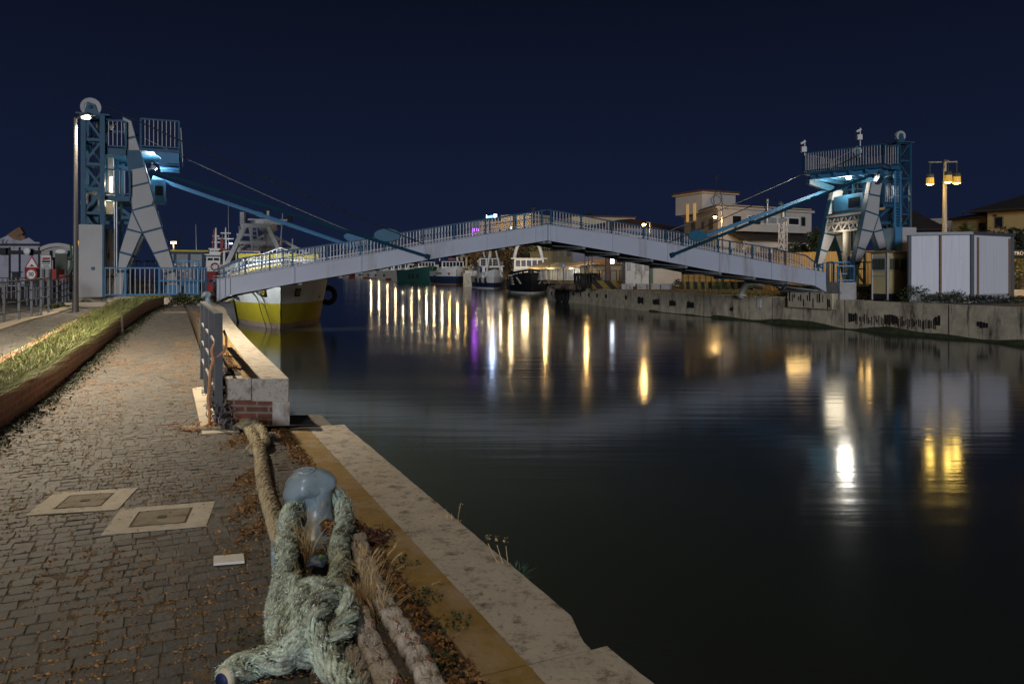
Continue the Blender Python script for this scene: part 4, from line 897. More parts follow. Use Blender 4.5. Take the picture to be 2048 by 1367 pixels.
for k in (.2, .9, 1.7, 2.5): m.beam(pa+UL*.7+DL*k-UZ*.5, pb+DL*k-UZ*.5, .12, .2)
m.build('platform_frame', M['blue'], tl)
def flood(t, c, aim, power, spot=150, col=(.86, .94, 1)):
    d = (Vector(aim)-c).normalized(); m = MB(); m.beam(c-d*.14, c, .29, .24); m.beam(c-d*.08, c-d*.08+UZ*.3, .05); f_ = m.build('floodlight', M['greysteel'], t)
    m = MB(); m.beam(c+d*.001, c+d*.022, .25, .20); m.build('lens', E['flood'], f_)
    light('floodlight_lamp', c+d*.14, power, col, .10, t, spot, c+d*3)
FL = Lp(303, 326, 2.2); flood(tl, FL, FL+V(3.6, 4.6, -6.0), 4200, 84)
light('tower_fill', Lp(301, 330, 1.0), 95, (.86, .94, 1), .12, tl)  # added fill for the tie bars, no fixture of its own
m = MB(); p = Lp(221, 367, .35); m.box(p, (.10, .08, .62), ax=UL); m.build('tube_light', E['tubel'], tl); light('tube_lamp', p-DL*.3, 25, (1, .86, .6), .1, tl)
light('tube_lamp', Lp(217, 405, .35)-DL*.2, 8, (1, .82, .5), .1, tl)
# cables and tie bars -------------------------------------------------------
def bar(nm, a, b, wd, h, mt, lb, cat, seg=None, grp=None):
    m = MB(); m.beam(a, b, wd, h); o = m.build(nm, M[mt], None); tag(o, lb, cat, grp)
    if seg:
        m = MB()
        for s0, s1, k in seg: m.beam(a+(b-a)*s0, a+(b-a)*s1, wd*k, h*k)
        m.build('clevis', M[mt], o)
    return o
WB = BW-DV*.15
bar('tie_bar', Lp(300, 339, .2), BPL(857, 514)-DV*.12, .09, .13, 'teal_shaded', 'shadowed tie bar from the near quay tower to the near side girder', 'tie bar', [(.37, .39, 1.3), (.70, .76, .8), (.985, 1.0, 1.6)], 'tie bars of the footbridge')
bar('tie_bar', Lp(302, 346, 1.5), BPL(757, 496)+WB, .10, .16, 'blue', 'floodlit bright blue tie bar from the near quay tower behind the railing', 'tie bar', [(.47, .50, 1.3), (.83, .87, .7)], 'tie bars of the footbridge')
def cable(a, b, r, lb, sag=.12):
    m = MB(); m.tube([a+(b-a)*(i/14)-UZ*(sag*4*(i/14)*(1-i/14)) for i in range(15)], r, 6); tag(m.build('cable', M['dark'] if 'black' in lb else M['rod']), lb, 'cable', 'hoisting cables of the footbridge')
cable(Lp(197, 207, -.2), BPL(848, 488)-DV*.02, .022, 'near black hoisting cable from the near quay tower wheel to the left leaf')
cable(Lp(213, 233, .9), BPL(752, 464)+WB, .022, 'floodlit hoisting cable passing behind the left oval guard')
# right tower ---------------------------------------------------------------
UR = V(.99, .137, 0); DR = V(-.137, .99, 0); OR = P(1705, 568, 38.); PRN = Plane(OR, UR); Rp = lambda x, y, k=0.: PRN(x, y)+DR*k
zbr = 1.0
RFp = [('leg', [(1742.9, 361.9), (1765, 365.6), (1760.5, 392.5), (1737.5, 388)], [3]), ('leg', [(1737.5, 388.2), (1760.5, 392.7), (1757.7, 430.8), (1730, 421)], []),
 ('leg', [(1730, 421.3), (1757.7, 431), (1746.5, 464), (1722.8, 458.7)], []), ('leg', [(1757.8, 431.4), (1765, 459), (1746.7, 464)], [0]),
 ('leg', [(1722.8, 458.9), (1746.5, 464.2), (1731, 499.5), (1714.9, 494.4)], []), ('leg', [(1714.9, 494.6), (1731, 499.7), (1721, 527), (1708, 527)], []), ('leg', [(1708, 527.2), (1721, 527.2), (1707, 568), (1697, 568)], []),
 ('leg', [(1746.9, 464.2), (1765, 459.2), (1773, 495.4), (1758.5, 499.6)], [1]), ('leg', [(1758.5, 499.8), (1773, 495.6), (1786, 568), (1773, 568)], [1])]
tr = thing('bridge_tower', 'floodlit teal and white steel bridge tower on the far quay beside the white cabin', 'bridge tower', V(OR.x, OR.y, zbr), 0, 'lifting towers of the footbridge')
aframe(tr, PRN, DR, .38, RFp, 'n', 1, 0); aframe(tr, PRN, DR, .38, RFp, 'f', 1, 3.45)
# platform toward the canal
zf = 7.05; A_, B_, C_, D_ = P(1766, 0, 37.4), P(1607, 0, 40.3), P(1688, 0, 43.2), P(1806, 0, 39.4)
A_, B_, C_, D_ = [V(p.x, p.y, zf) for p in (A_, B_, C_, D_)]
m = MB(); m.prism([A_, B_, C_, D_], (0, 0, -.12)); m.build('platform', M['teal'], tr)
railbay(tr, A_, B_, 1.03, 0, 30); railbay(tr, B_, C_, 1.03, 0, 20); railbay(tr, D_, A_, 1.03, 0, 8); railbay(tr, C_, D_, 1.03, 0, 20)
m = MB(); I_ = lambda k, z: [((A_+B_+C_+D_)/4+(p-(A_+B_+C_+D_)/4)*k+UZ*z) for p in (A_, B_, C_, D_)]
for p, q in zip(I_(.86, -.25), I_(.86, -.25)[1:]+I_(.86, -.25)[:1]): m.beam(p, q, .1, .26)
for k in (.2, .4, .6, .8): m.beam(A_+(B_-A_)*k-UZ*.2, D_+(C_-D_)*k-UZ*.2, .1, .14)
m.build('platform_frame', M['blue'], tr)
for q0, q1 in ((A_, Rp(1755, 362, .1)), (D_, Rp(1762, 364, .3)), (B_, Rp(1742, 364, 3.5)), (C_, Rp(1762, 366, 3.7))): m = MB(); m.beam(q0+(q1-q0)*.15-UZ*.3, V(*q1.xy, Rp(1750, 364).z-.0), .22, .34); m.build('bracket', M['teal'], tr)
# cabin between the frames, cross beam, white cross bracing
a = Rp(1737, 382, .45); b_ = Rp(1737, 414, .45); m = MB(); m.prism([V(*a.xy, b_.z), V(*(a+UR*.9).xy, b_.z), V(*(a+UR*.9).xy, a.z), V(*a.xy, a.z)], DR*2.7); cb = m.build('cabin', M['blue'], tr)
m = MB(); m.box(a-UR*.006+DR*.8-UZ*.45, (.02, 1.0, .5), ax=UR); m.build('window', M['glass'], cb)
m = MB(); c = Rp(1731, 418, .4); m.prism([c, c+DR*3.0, c+DR*3.0-UZ*.28, c-UZ*.28], UR*.2); m.build('cross_beam', M['teal'], tr)
m = MB(); y0, y1 = 424, 456
for k in range(4):
    k0, k1 = .4+k*.76, .4+(k+1)*.76
    m.beam(Rp(1733, y0, k0), Rp(1727, y1, k1), .05, .07); m.beam(Rp(1727, y1, k0), Rp(1733, y0, k1), .05, .07); m.beam(Rp(1739, y0, k0), Rp(1737, y1, k1), .05, .06); m.beam(Rp(1739, y1, k0), Rp(1739, y0, k1), .05, .06)
for y in (424, 440, 457): m.beam(Rp(1730, y, .35), Rp(1730, y, 3.5), .10, .10)
m.build('cross_bracing', M['whitebar'], tr)
m = MB(); m.torus(Rp(1733, 440, 2.6), .42, .05, axis=UR, n=24); m.build('ring', M['whitebar'], tr)
# lattice mast
c4 = [Rp(1795, 500, .0), Rp(1820, 500, .0), Rp(1820, 500, .75), Rp(1795, 500, .75)]; zt_ = Rp(1808, 286).z
m = MB(); lattice(m, c4, zbr, zt_, 8, .12, .06); m.build('lattice_mast', M['teal'], tr)
m = MB(); cc = sum(c4, V(0, 0, 0))/4; m.box(V(*cc.xy, zt_+.03), (1.0, 1.1, .06), ax=UR); m.build('mast_head', M['teal'], tr)
for c, k in ((Rp(1808, 270, .3), 0), (Rp(1797, 279, 3.6), 1)):
    wh_ = wheel(c, .26, DR, tr)
    for s_ in (-.1, .1): m = MB(); m.prism([c+DR*s_+UR*-.2-UZ*.42, c+DR*s_+UR*.22-UZ*.42, c+DR*s_+UR*.08+UZ*.12, c+DR*s_-UR*.08+UZ*.12], DR*.03); m.build('wheel_bracket', M['teal'], wh_)
c5 = [c+DR*3.3-UR*.35 for c in c4]; m = MB(); lattice(m, c5, zbr, zt_-.2, 8, .10, .05); m.build('lattice_mast', M['teal'], tr)
m = MB()
for x in (1785, 1797): m.beam(Rp(x, 343, -.15), Rp(x, 565, -.15), .07, .07, up=UR)
for i in range(40): m.beam(Rp(1785, 346+i*5.4, -.15), Rp(1797, 346+i*5.4, -.15), .03, .03)
m.build('ladder', M['blue'], tr)
m = MB(); m.box(Rp(1791, 420, .1)+UR*.1, (.22, .2, 4.0), ax=UR); m.build('tension_column', M['blue'], tr)
wa, wb = Rp(1764, 408, -.1), Rp(1802, 408, -.1); wb.z = wa.z; deck_(tr, wa, wb, DR*1.6, .16); railbay(tr, wa, wb, .95, 0, 9)
ua, ub = Rp(1764, 331, -.1), Rp(1798, 331, -.1); ub.z = ua.z; deck_(tr, ua, ub, DR*3.0, .2); railbay(tr, ua, ub, 1.0, 0, 7)
m = MB()
for x0, y0, x1, y1, k in ((1764, 445, 1820, 446, .2), (1764, 432, 1785, 412, .2), (1766, 350, 1796, 340, .3), (1764, 452, 1800, 452, 1.2)): m.beam(Rp(x0, y0, k), Rp(x1, y1, k), .12, .14)
m.build('strut', M['teal'], tr)
m = MB(); a, b = Rp(1797, 455, -.3), Rp(1825, 455, -.3); m.prism([V(*a.xy, zbr), V(*b.xy, zbr), V(*b.xy, a.z), V(*a.xy, a.z)], DR*1.2); m.build('base_cladding', M['panel'], tr)
m = MB(); a, b = Rp(1783, 455, -.3), Rp(1796, 455, -.3); m.prism([V(*a.xy, zbr), V(*b.xy, zbr), V(*b.xy, a.z), V(*a.xy, a.z)], DR*1.0); m.build('base_cladding', M['blue'], tr)
m = MB(); p = Rp(1739, 480, 2.0); m.lathe([(.2, 0), (.2, 2.9)], V(*p.xy, zbr), 14); cl = m.build('hydraulic_column', M['panel'], tr)
m = MB(); m.box(V(*p.xy, zbr+1.3)-DR*.205, (.16, .02, .5), ax=UR); m.build('blue_mark', M['signblue'], cl)
FR = V(*P(1697.5, 354, 40.0)); flood(tr, FR, FR+V(-2.6, -3.6, -1.7), 45)
light('tower_fill', FR+V(-.25, -.1, -.4), 250, (1, .90, .72), .35, tr); light('tower_fill', Rp(1712, 470, 1.9), 48, (1, .85, .6), .5, tr)  # two added fill lights for the tower frames, without fixtures
# gauges on posts
for px, y0, y1, Y, lb in ((1607.5, 292, 306, 40.2, 'white camera unit on the outer corner of the far tower platform'), (1718.5, 268, 285, 41, 'white camera unit on a pole above the far tower platform')):
    m = MB(); c = P(px, y0, Y); m.tube([P(px+2, y0-12, Y), V(*P(px+2, y1, Y).xy, zf+.9)], .03); m.box(c+V(-.05, -.1, -.2), (.26, .22, .28)); m.beam(c+V(-.2, -.1, .1), c+V(.05, -.1, .24), .1, .1); tag(m.build('camera_unit', M['signwhite']), lb, 'camera')
bar('tie_bar', Rp(1747, 349, .1), BPL(1338, 511)-DV*.12, .09, .13, 'teal_shaded', 'dark tie bar from the far quay tower to the near side girder', 'tie bar', [(.66, .74, .8), (.30, .32, 1.3), (.985, 1.0, 1.6)], 'tie bars of the footbridge')
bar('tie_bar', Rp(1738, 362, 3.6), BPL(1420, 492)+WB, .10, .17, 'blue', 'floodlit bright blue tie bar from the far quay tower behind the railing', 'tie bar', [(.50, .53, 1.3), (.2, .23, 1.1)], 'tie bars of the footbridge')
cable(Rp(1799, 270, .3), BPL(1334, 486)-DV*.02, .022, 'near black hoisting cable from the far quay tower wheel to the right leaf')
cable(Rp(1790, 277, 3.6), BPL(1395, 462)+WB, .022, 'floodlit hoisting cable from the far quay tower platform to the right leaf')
# railings and piers at the far landing
rr = thing('landing_railing', 'blue railing round the foot of the far quay bridge tower', 'railing', P(1660, 560, 38.2))
q = lambda x, Y, z=zbr: V(*P(x, 0, Y).xy, z)
railbay(rr, q(1654, 38.2), q(1667, 37.6), 1.2, 0, 3, 'teal', 'blue'); railbay(rr, q(1667, 37.6), q(1700, 37.4), 1.2, 0, 3, 'teal', 'blue', .62); railbay(rr, q(1676, 36.9), q(1708, 36.7), 1.0, 0, 0, 'blue', 'blue', .3, False); railbay(rr, q(1708, 37.2), q(1745, 38), 1.2, 0, 4, 'teal', 'blue'); railbay(rr, q(1646, 40.8), q(1712, 41.5), 1.2, 0, 6, 'teal', 'blue')
m = MB(); a, b = wall_at(1583, 585)[0], wall_at(1672, 590)[0]; n_ = (b-a).normalized(); o_ = V(n_.y, -n_.x, 0); o_ = o_ if o_.y < 0 else -o_
m.prism([V(*(a+o_*.25).xy, ZR-.45), V(*(b+o_*.25).xy, ZR-.45), V(*(b+o_*.25).xy, zbr-.35), V(*(a+o_*.25).xy, zbr-.35)], -o_*2.6); bl_ = m.build('abutment', M['concrete']); tag(bl_, 'stained concrete abutment under the far end of the footbridge', 'abutment')
m = MB()
for i in range(14): c = a+(b-a)*((i+.5)/14+random.uniform(-.02, .02))+o_*.254; m.box(V(*c.xy, ZR-.1+random.uniform(-.1, .25)), (random.uniform(.02, .09), .02, random.uniform(.2, .6)), ax=n_)
m.build('black_streak', M['dark'], bl_)['kind'] = 'stuff'
m = MB(); c = P(1692, 588, 36.6); m.box(V(c.x, c.y+.5, .75), (.85, 1.2, .9), rz=.1); tag(m.build('concrete_block', M['concblock']), 'white painted concrete block at the end of the far landing', 'block')
m = MB(); m.prism([q(1600, 38.6, ZR), q(1745, 37.7, ZR), q(1835, 39, ZR), q(1850, 46, ZR), q(1560, 46, ZR)], (0, 0, zbr-ZR)); tag(m.build('landing', M['earth']), 'raised earth landing under the far quay bridge tower', 'landing')
# ================================================================== LEFT BANK
def lamppost(name, lb, base, h, arm, mt, col, lens, power, pr=.075, grp=None, aimspot=None):
    t = thing(name, lb, 'street lamp', base, 0, grp); m = MB(); m.tube([base, base+UZ*1.1, base+UZ*h], [pr*1.25, pr, pr*.72], 12); m.build('pole', M[mt], t)
    tip = base+UZ*h+arm; m = MB(); m.beam(base+UZ*(h-.03), tip+UZ*0, .05, .05); m.beam(tip-arm*.35, tip+arm*.35+UZ*.02, .24, .07); hd = m.build('lamp_head', M[mt], t)
    m = MB(); m.ball(tip-UZ*.06, (.13, .11, .045), 12, 6); m.build('lens', lens, hd)
    light('street_lamp_light', tip-UZ*.12, power, col, .12, t, 146, tip-UZ*5+V(.3, .7, 0)); t.children[-1].data.spot_blend = 1.0; return t
LB0 = Gp(151, 625); WARM = (1, .83, .60)
lamppost('street_lamp', 'tall slim grey street lamp lit beside the bridge tower', LB0, P(157, 236, LB0.y).z-LB0.z, V(.34, -.05, .06), 'polesteel', WARM, E['led'], 1300, grp='street lamps of the near quay')
b2 = V(-7.94, 11.2, .05); lamppost('street_lamp', 'street lamp of the same row standing just outside the left of the view', b2, 6.3, V(.45, -.05, .06), 'polesteel', WARM, E['led'], 7600, grp='street lamps of the near quay')
b3_ = V(-2.75, -.2, 0); lamppost('street_lamp', 'street lamp of the same row standing behind the point of view', b3_, 6.3, V(.45, -.05, .06), 'polesteel', WARM, E['led'], 700, grp='street lamps of the near quay')
# pavement and kerb beyond the planter, road
def sheet(pts, z, mt, nm, lb=None, th=None):
    m = MB(); pts = [V(*p.xy, z) for p in pts]
    if th: m.prism(pts, (0, 0, -th))
    else:
        m.poly(pts)
    o = m.build(nm, mt); struct(o, label=lb); return o
struct(setts('pavement_setts', lambda s: -6.1-.02*(s-9), lambda s: plt(s)-PW(s)-.02, 4, 28.0, .016, .19, .22, .008).build('pavement_setts', M['paver']), label='grey block paving behind the planter')
struct(strip(lambda s: -6.2-.02*(s-9), lambda s: plt(s)-.5, -4, 29.0, .004, 50).build('pavement', M['paver']), label='grey pavement behind the planter')
kl = [Gp(-60, 690), Gp(0, 663), Gp(60, 643), Gp(110, 630), Gp(160, 612)]; kf = [Gp(-60, 678), Gp(0, 651), Gp(60, 633), Gp(110, 621), Gp(160, 606)]
m = MB()
for i in range(4): m.prism([kl[i]+UZ*.006, kl[i+1]+UZ*.006, kf[i+1]+UZ*.006, kf[i]+UZ*.006], (0, 0, .05))
struct(m.build('kerb', M['stoneplain']), label='pale kerb strip by the road')
m = MB(); rz = .42; pr_ = [V(*p.xy, rz) for p in (V(-11, 15, 0), V(-17.6, 29.2, 0), V(-17.6, 60, 0), V(-80, 80, 0), V(-80, 15, 0))]; m.poly(pr_); struct(m.build('road', mat('pale_asphalt', (.20, .185, .16), .9, var=.2, vs=.6, bump=.1, bs=60)), label='pale asphalt road on the left')
m = MB(); m.poly([V(-17, 29.3, .45), V(-15, 34.5, .45), V(-23, 41.5, .45), V(-39.8, 94, .45), V(-220, 400, .45), V(-260, 60, .45)]); struct(m.build('ground_harbour_yard', M['earth']), label='ground of the harbour yard')
g1 = thing('road_railing', 'grey post and rail railing between pavement and road', 'railing', Gp(38, 642))
pb_ = [Gp(x, y) for x, y in ((-40, 655), (8, 648), (38, 642), (63, 637), (82, 632), (97, 628))]
m = MB()
for p in pb_: m.beam(p, p+UZ*1.0, .09, .05, up=UV); m.box(p+UZ*.02, (.2, .2, .02))
m2 = MB()
for h in (1.02, .76, .5, .25): m2.tube([p+UZ*h for p in pb_], .025 if h > 1 else .014, 6)
for p in pb_: m3 = MB(); m3.beam(p, p+UZ*1.0, .09, .05, up=UV); m3.box(p+UZ*.02, (.2, .2, .02)); m3.build('post', M['greysteel'], g1)
m2.build('rails', M['greysteel'], g1)
g2_ = thing('ramp_railing', 'grey railing climbing the ramp behind the street lamp', 'railing', Gp(100, 620))
rb = [P(x, y, Y) for x, y, Y in ((99, 618, 26), (114, 611, 27), (125, 606, 28), (137, 601, 29), (148, 597, 30))]
for p in rb: m3 = MB(); m3.beam(p, p+UZ*.95, .09, .05, up=UV); m3.build('post', M['greysteel'], g2_)
m2 = MB()
for h in (.97, .72, .48, .24): m2.tube([p+UZ*h for p in rb], .022, 6)
m2.build('rails', M['greysteel'], g2_)
m = MB(); m.prism([V(*p.xy, 0) for p in rb]+[V(*(p+V(-1.5, 3, 0)).xy, 0) for p in reversed(rb)], (0, 0, .55)); tag(m.build('ramp', M['concrete']), 'low concrete ramp behind the street lamp', 'ramp')
g3_ = thing('yard_fence', 'grey slatted railing along the far side of the left road', 'railing', P(20, 590, 34))
fb = [P(x, 592+(-(x)/40), 36-x*.02) for x in range(-40, 105, 9)]
for p in fb: m3 = MB(); m3.beam(V(*p.xy, .42), V(*p.xy, 1.45), .10, .05, up=UV); m3.build('post', M['greysteel'], g3_)
m2 = MB()
for h in (1.42, 1.1, .8): m2.tube([V(*p.xy, h) for p in fb], .022, 6)
m2.build('rails', M['greysteel'], g3_)
# far bollard, bushes by plinth
b3 = P(414, 612, 26.5); t3 = dup(bo, V(b3.x, b3.y, ZP-.03), 'pale blue bollard behind the far end of the grey railing'); t3.scale = (1.15, 1.15, 1.2); t3['group'] = 'mooring bollards of the near quay'; bo['group'] = 'mooring bollards of the near quay'
def bush(c, r, n, sz, mt, lb, nm='bush', cat='bush', stems=True, grp=None):
    m = MB()
    for _ in range(n):
        a = random.uniform(0, 6.283); el = random.random(); rr_ = (.55+.45*random.random()); p = Vector(c)+V(math.cos(a)*r[0]*rr_*math.cos(el*1.4), math.sin(a)*r[1]*rr_*math.cos(el*1.4), r[2]*math.sin(el*1.45)*rr_*(1+.25*noise.noise(V(a*2, el*4, c[0]))))
        d = V(random.gauss(0, 1), random.gauss(0, 1), random.gauss(0, .7)).normalized(); e = d.orthogonal().normalized(); s1 = sz*random.uniform(.6, 1.5); s2 = s1*.45
        m.add([p-d*s1, p+e*s2, p+d*s1, p-e*s2], [(0, 1, 2, 3)])
    o = m.build(nm, M[mt]); return tag(o, lb, cat, grp)
bush(V(*P(363, 600, 27.6).xy, ZTOP), (.5, .25, .42), 500, .05, 'weed', 'left green bush at the foot of the tower plinth'); bush(V(*P(400, 600, 27.4).xy, ZTOP), (.4, .25, .42), 450, .05, 'weed', 'right green bush at the foot of the tower plinth'); bush(V(*P(115, 618, 24.8).xy, .40), (.8, .3, .22), 300, .05, 'weed', 'low weeds under the ramp railing'); bush(V(*P(170, 605, 26.8).xy, .45), (.4, .2, .2), 150, .05, 'weed', 'weeds by the corner of the tower plinth')
# steps by plinth
m = MB(); c = P(172, 612, 26.2); m.box(V(c.x, c.y, ZTOP+.07), (1.3, .5, .16), ax=UV); tag(m.build('step', M['stoneplain']), 'small pale stone step by the tower plinth', 'step')
# road signs ------------------------------------------------------------------
def disc(c, r, n, ax_r, th): return [c+ax_r*(r*math.cos(2*math.pi*i/n))+UZ*(r*math.sin(2*math.pi*i/n)) for i in range(n)]
XV, YV = V(1, 0, 0), V(0, 1, 0)
S0 = P(63, 575, 27); k = 27/F; ts = thing('road_sign', 'triangular hump warning sign above a round 30 speed limit sign on one post', 'sign', V(*S0.xy, .42))
m = MB(); m.tube([V(*S0.xy, .42)+YV*.04, P(63, 515, 27.04)], .03, 8); m.build('post', mat('yellow_post', (.35, .22, .03), .6), ts)
m = MB(); m.prism([P(48, 537, 27), P(79, 537, 27), P(63.5, 511, 27)], YV*.02); tg = m.build('warning_plate', M['redpaint'], ts)
m = MB(); m.prism([P(52.5, 534, 26.985), P(74.5, 534, 26.985), P(63.5, 515.5, 26.985)], YV*.012); m.build('white_field', M['signwhite'], tg)
m = MB(); m.prism([P(57, 532.5, 26.975)]+[P(57+13*i/10, 532-4*math.exp(-((i-5)/1.9)**2), 26.975) for i in range(11)]+[P(70, 532.5, 26.975)], YV*.008); m.build('hump_symbol', M['signblack'], tg)
c = P(62.5, 548.5, 27); m = MB(); m.prism(disc(c, 11.8*k, 28, XV, 0), YV*.02); cs_ = m.build('speed_plate', M['redpaint'], ts)
m = MB(); m.prism(disc(c-YV*.012, 8.6*k, 28, XV, 0), YV*.01); m.build('white_field', M['signwhite'], cs_)
text('30', 11*k, c-YV*.02, XV, UZ, M['signblack'], 'number', cs_)
def board(px0, px1, y0, y1, Y, mt, lb, nm='info_board', foot=575, legs=1, lines=None, hdr=None):
    t = thing(nm, lb, 'sign', V(*P((px0+px1)/2, foot, Y).xy, .44)); m = MB(); a, b = P(px0, y1, Y), P(px1, y0, Y)
    for i in range(legs+1):
        x = a.x+(b.x-a.x)*(.15+.7*i/max(1, legs)); m.beam(V(x, Y+.05, .44), V(x, Y+.05, b.z), .07, .07, up=YV)
    m.build('post', M['greysteel'], t); m = MB(); m.prism([V(a.x, Y, a.z), V(b.x, Y, a.z), V(b.x, Y, b.z), V(a.x, Y, b.z)], YV*.04); bd = m.build('board', M[mt], t)
    m = MB()
    for (u0, u1, v0, v1) in (lines or []): m.prism([V(a.x+(b.x-a.x)*u, Y-.006, a.z+(b.z-a.z)*v) for u, v in ((u0, v0), (u1, v0), (u1, v1), (u0, v1))], YV*.004)
    if lines: m.build('print', M[hdr or 'signblack'], bd)
    return t
board(83, 101.5, 511, 537, 29, 'signwhite', 'white notice board with red heading and dark print beside the road sign', lines=[(.08, .92, .06, .13), (.2, .8, .2, .26), (.08, .92, .33, .39), (.06, .94, .46, .62), (.2, .85, .68, .71)])
p0 = P(84, 519, 28.98); m = MB()
for i in range(6): m.prism([P(84.5+i*2.6, 518.5, 28.985), P(86.6+i*2.6, 518.5, 28.985), P(86.4+i*2.6, 514, 28.985), P(84.8+i*2.6, 514.5, 28.985)], YV*.01)
m.prism([P(84, 520, 28.985), P(100, 519.4, 28.985), P(100, 519.0, 28.985), P(84, 519.4, 28.985)], YV*.01); tag(m.build('red_heading', M['redpaint']), 'red heading strip on the white notice board', 'lettering')
board(110, 134, 507, 538, 28.5, 'signolive', 'blank olive grey notice board with oval white crest', legs=1)
m = MB(); c = P(121, 502.5, 28.5); m.prism([c+XV*(10.5*28.5/F*math.cos(a))+UZ*(4*28.5/F*math.sin(a)) for a in np.linspace(0, 6.1, 26)], YV*.04); tag(m.build('oval_sign', M['signwhite']), 'white oval plate above the olive notice board', 'sign')
board(49.5, 76, 537, 573, 27.6, 'signblack', 'dark poster board behind the round speed limit sign', lines=[(.1, .9, .06, .14), (.2, .8, .3, .34)], hdr='signolive')
# hump sign clutter: red machine
rm = thing('red_loader', 'red and grey harbour loader parked behind the notice boards', 'loader', P(130, 575, 40))
m = MB(); c = P(130, 556, 40); m.box(c, (1.0, 1.0, .36)); m.box(c+V(-.3, 0, .3), (.4, .7, .36)); m.box(c+V(-.7, -.2, -.15), (1.0, .4, .18)); m.build('body', M['redpaint'], rm)
m = MB(); m.beam(c+V(.2, 0, .2), c+V(.7, 0, 1.3), .18, .18); m.beam(c+V(.7, 0, 1.3), c+V(.1, 0, 1.0), .14, .14); m.build('boom', M['signolive'], rm)
for dx in (-.4, .4): m = MB(); m.lathe([(0, -.12), (.34, -.12), (.34, .12), (0, .12)], c+V(dx, -.5, -.42), 16, True, YV); m.build('wheel', M['tyre'], rm)
# warehouse
def quad_z(x0, x1, Y0, Y1, z0, z1): return [V((x0-CX)*Y0/F, Y0, z0), V((x1-CX)*Y1/F, Y1, z0), V((x1-CX)*Y1/F, Y1, z1), V((x0-CX)*Y0/F, Y0, z1)]
wh = thing('warehouse', 'whitewashed quay warehouse with stepped gable at the far left', 'warehouse', P(20, 560, 45))
Yw = 45; zz = lambda y, Y=Yw: P(0, y, Y).z
m = MB(); m.prism([P(-60, 572, Yw), P(79, 572, Yw), P(79, 484, Yw), P(70, 484, Yw), P(58, 475, Yw), P(42, 481, Yw), P(28, 479, Yw), P(16, 471, Yw), P(0, 477, Yw), P(-60, 477, Yw)], V(-7.8, 12, 0)); m.build('wall', mat('warehouse_white', (.36, .35, .40), .9, var=.14, vs=.7, dirt=((.15, .13, .12), .34, .8, (1, 1, .3))), wh)
m = MB()
for y, h in ((491, .12), (508, .22)): m.prism([P(-60, y, Yw-.12), P(80, y, Yw-.12), P(80, y, Yw-.12)+UZ*h, P(-60, y, Yw-.12)+UZ*h], YV*.1)
for x in (17, 37, 76): m.prism([P(x, 568, Yw-.10), P(x+2.2, 568, Yw-.10), P(x+2.2, 494, Yw-.10), P(x, 494, Yw-.10)], YV*.08)
m.build('black_frame', M['dark'], wh)
m = MB(); m.prism([P(18, 545, Yw-.06), P(44, 545, Yw-.06), P(44, 543, Yw-.06), P(18, 543, Yw-.06)], YV*.05); m.prism([P(24, 570, Yw-.06), P(36, 570, Yw-.06), P(36, 545, Yw-.06), P(24, 545, Yw-.06)], YV*.05); m.build('door', M['dark'], wh)
m = MB(); m.ball(P(54, 502, Yw-.4), (.22, .08, .22)); m.beam(P(54, 502, Yw-.35), P(54, 505, Yw), .04); m.build('satellite_dish', M['signwhite'], wh)
m = MB(); m.tube([P(7, 488, Yw-.3), P(5, 483, Yw-.3), P(8, 479, Yw-.3)], .03); m.box(P(5, 502, Yw-.2), (.5, .2, .4)); m.build('wall_light', M['dark'], wh)
ah = thing('arched_hall', 'long shed with rounded arched roof behind the notice boards', 'shed', P(115, 560, 75)); m = MB()
arc = [P(80, 500, 75)]+[P(80+75*i/14, 500-10.5*math.sin(math.pi*i/14)**.8, 75) for i in range(15)]+[P(155, 500, 75)]
m.prism([P(80, 572, 75)]+[P(155, 572, 75)]+list(reversed(arc[1:-1])), V(-15, 25, 0)); m.build('wall', mat('hall_plaster', (.36, .34, .31), .9, var=.15, vs=.4), ah)
m = MB()
for i in range(1, 14): m.beam(arc[i], arc[i+1], .5, .35)
m.build('roof_rim', M['plaster_w'], ah)
for x in (99, 135): m = MB(); m.prism([P(x, 520, 74.95), P(x+6, 520, 74.95), P(x+6, 501, 74.95), P(x, 501, 74.95)], YV*.04); m.build('window', M['glass'], ah)
cr_ = thing('harbour_crane', 'rusty lattice crane boom rising above the warehouse roof', 'crane', P(20, 560, 62)); m = MB(); a, b = P(4, 480, 62), P(37, 457, 62)
for o in (V(0, 0, 0), V(.55, 0, -.75)): m.beam(a+o, b+o, .16, .16)
for i in range(9): m.beam(a+(b-a)*(i/9), a+(b-a)*((i+1)/9)+V(.55, 0, -.75), .09, .09); m.beam(a+(b-a)*(i/9)+V(.55, 0, -.75), a+(b-a)*((i+1)/9), .09, .09)
m.beam(b, b+V(.3, 0, -.5), .4, .5); m.beam(b+V(.2, 0, -.4), b+V(.3, 0, -1.0), .1, .1); m.beam(P(4, 480, 62)+V(0, .1, 0), V(*P(4, 480, 62).xy, .45), .6, .6, up=YV); m.prism([a+V(0, -.1, -.05), b+V(0, -.1, -.1), b+V(.5, -.1, -.7), a+V(.5, -.1, -.7)], YV*.05)
m.build('boom', mat('rusty_crane', (.20, .11, .06), .8, var=.4, vs=1), cr_)
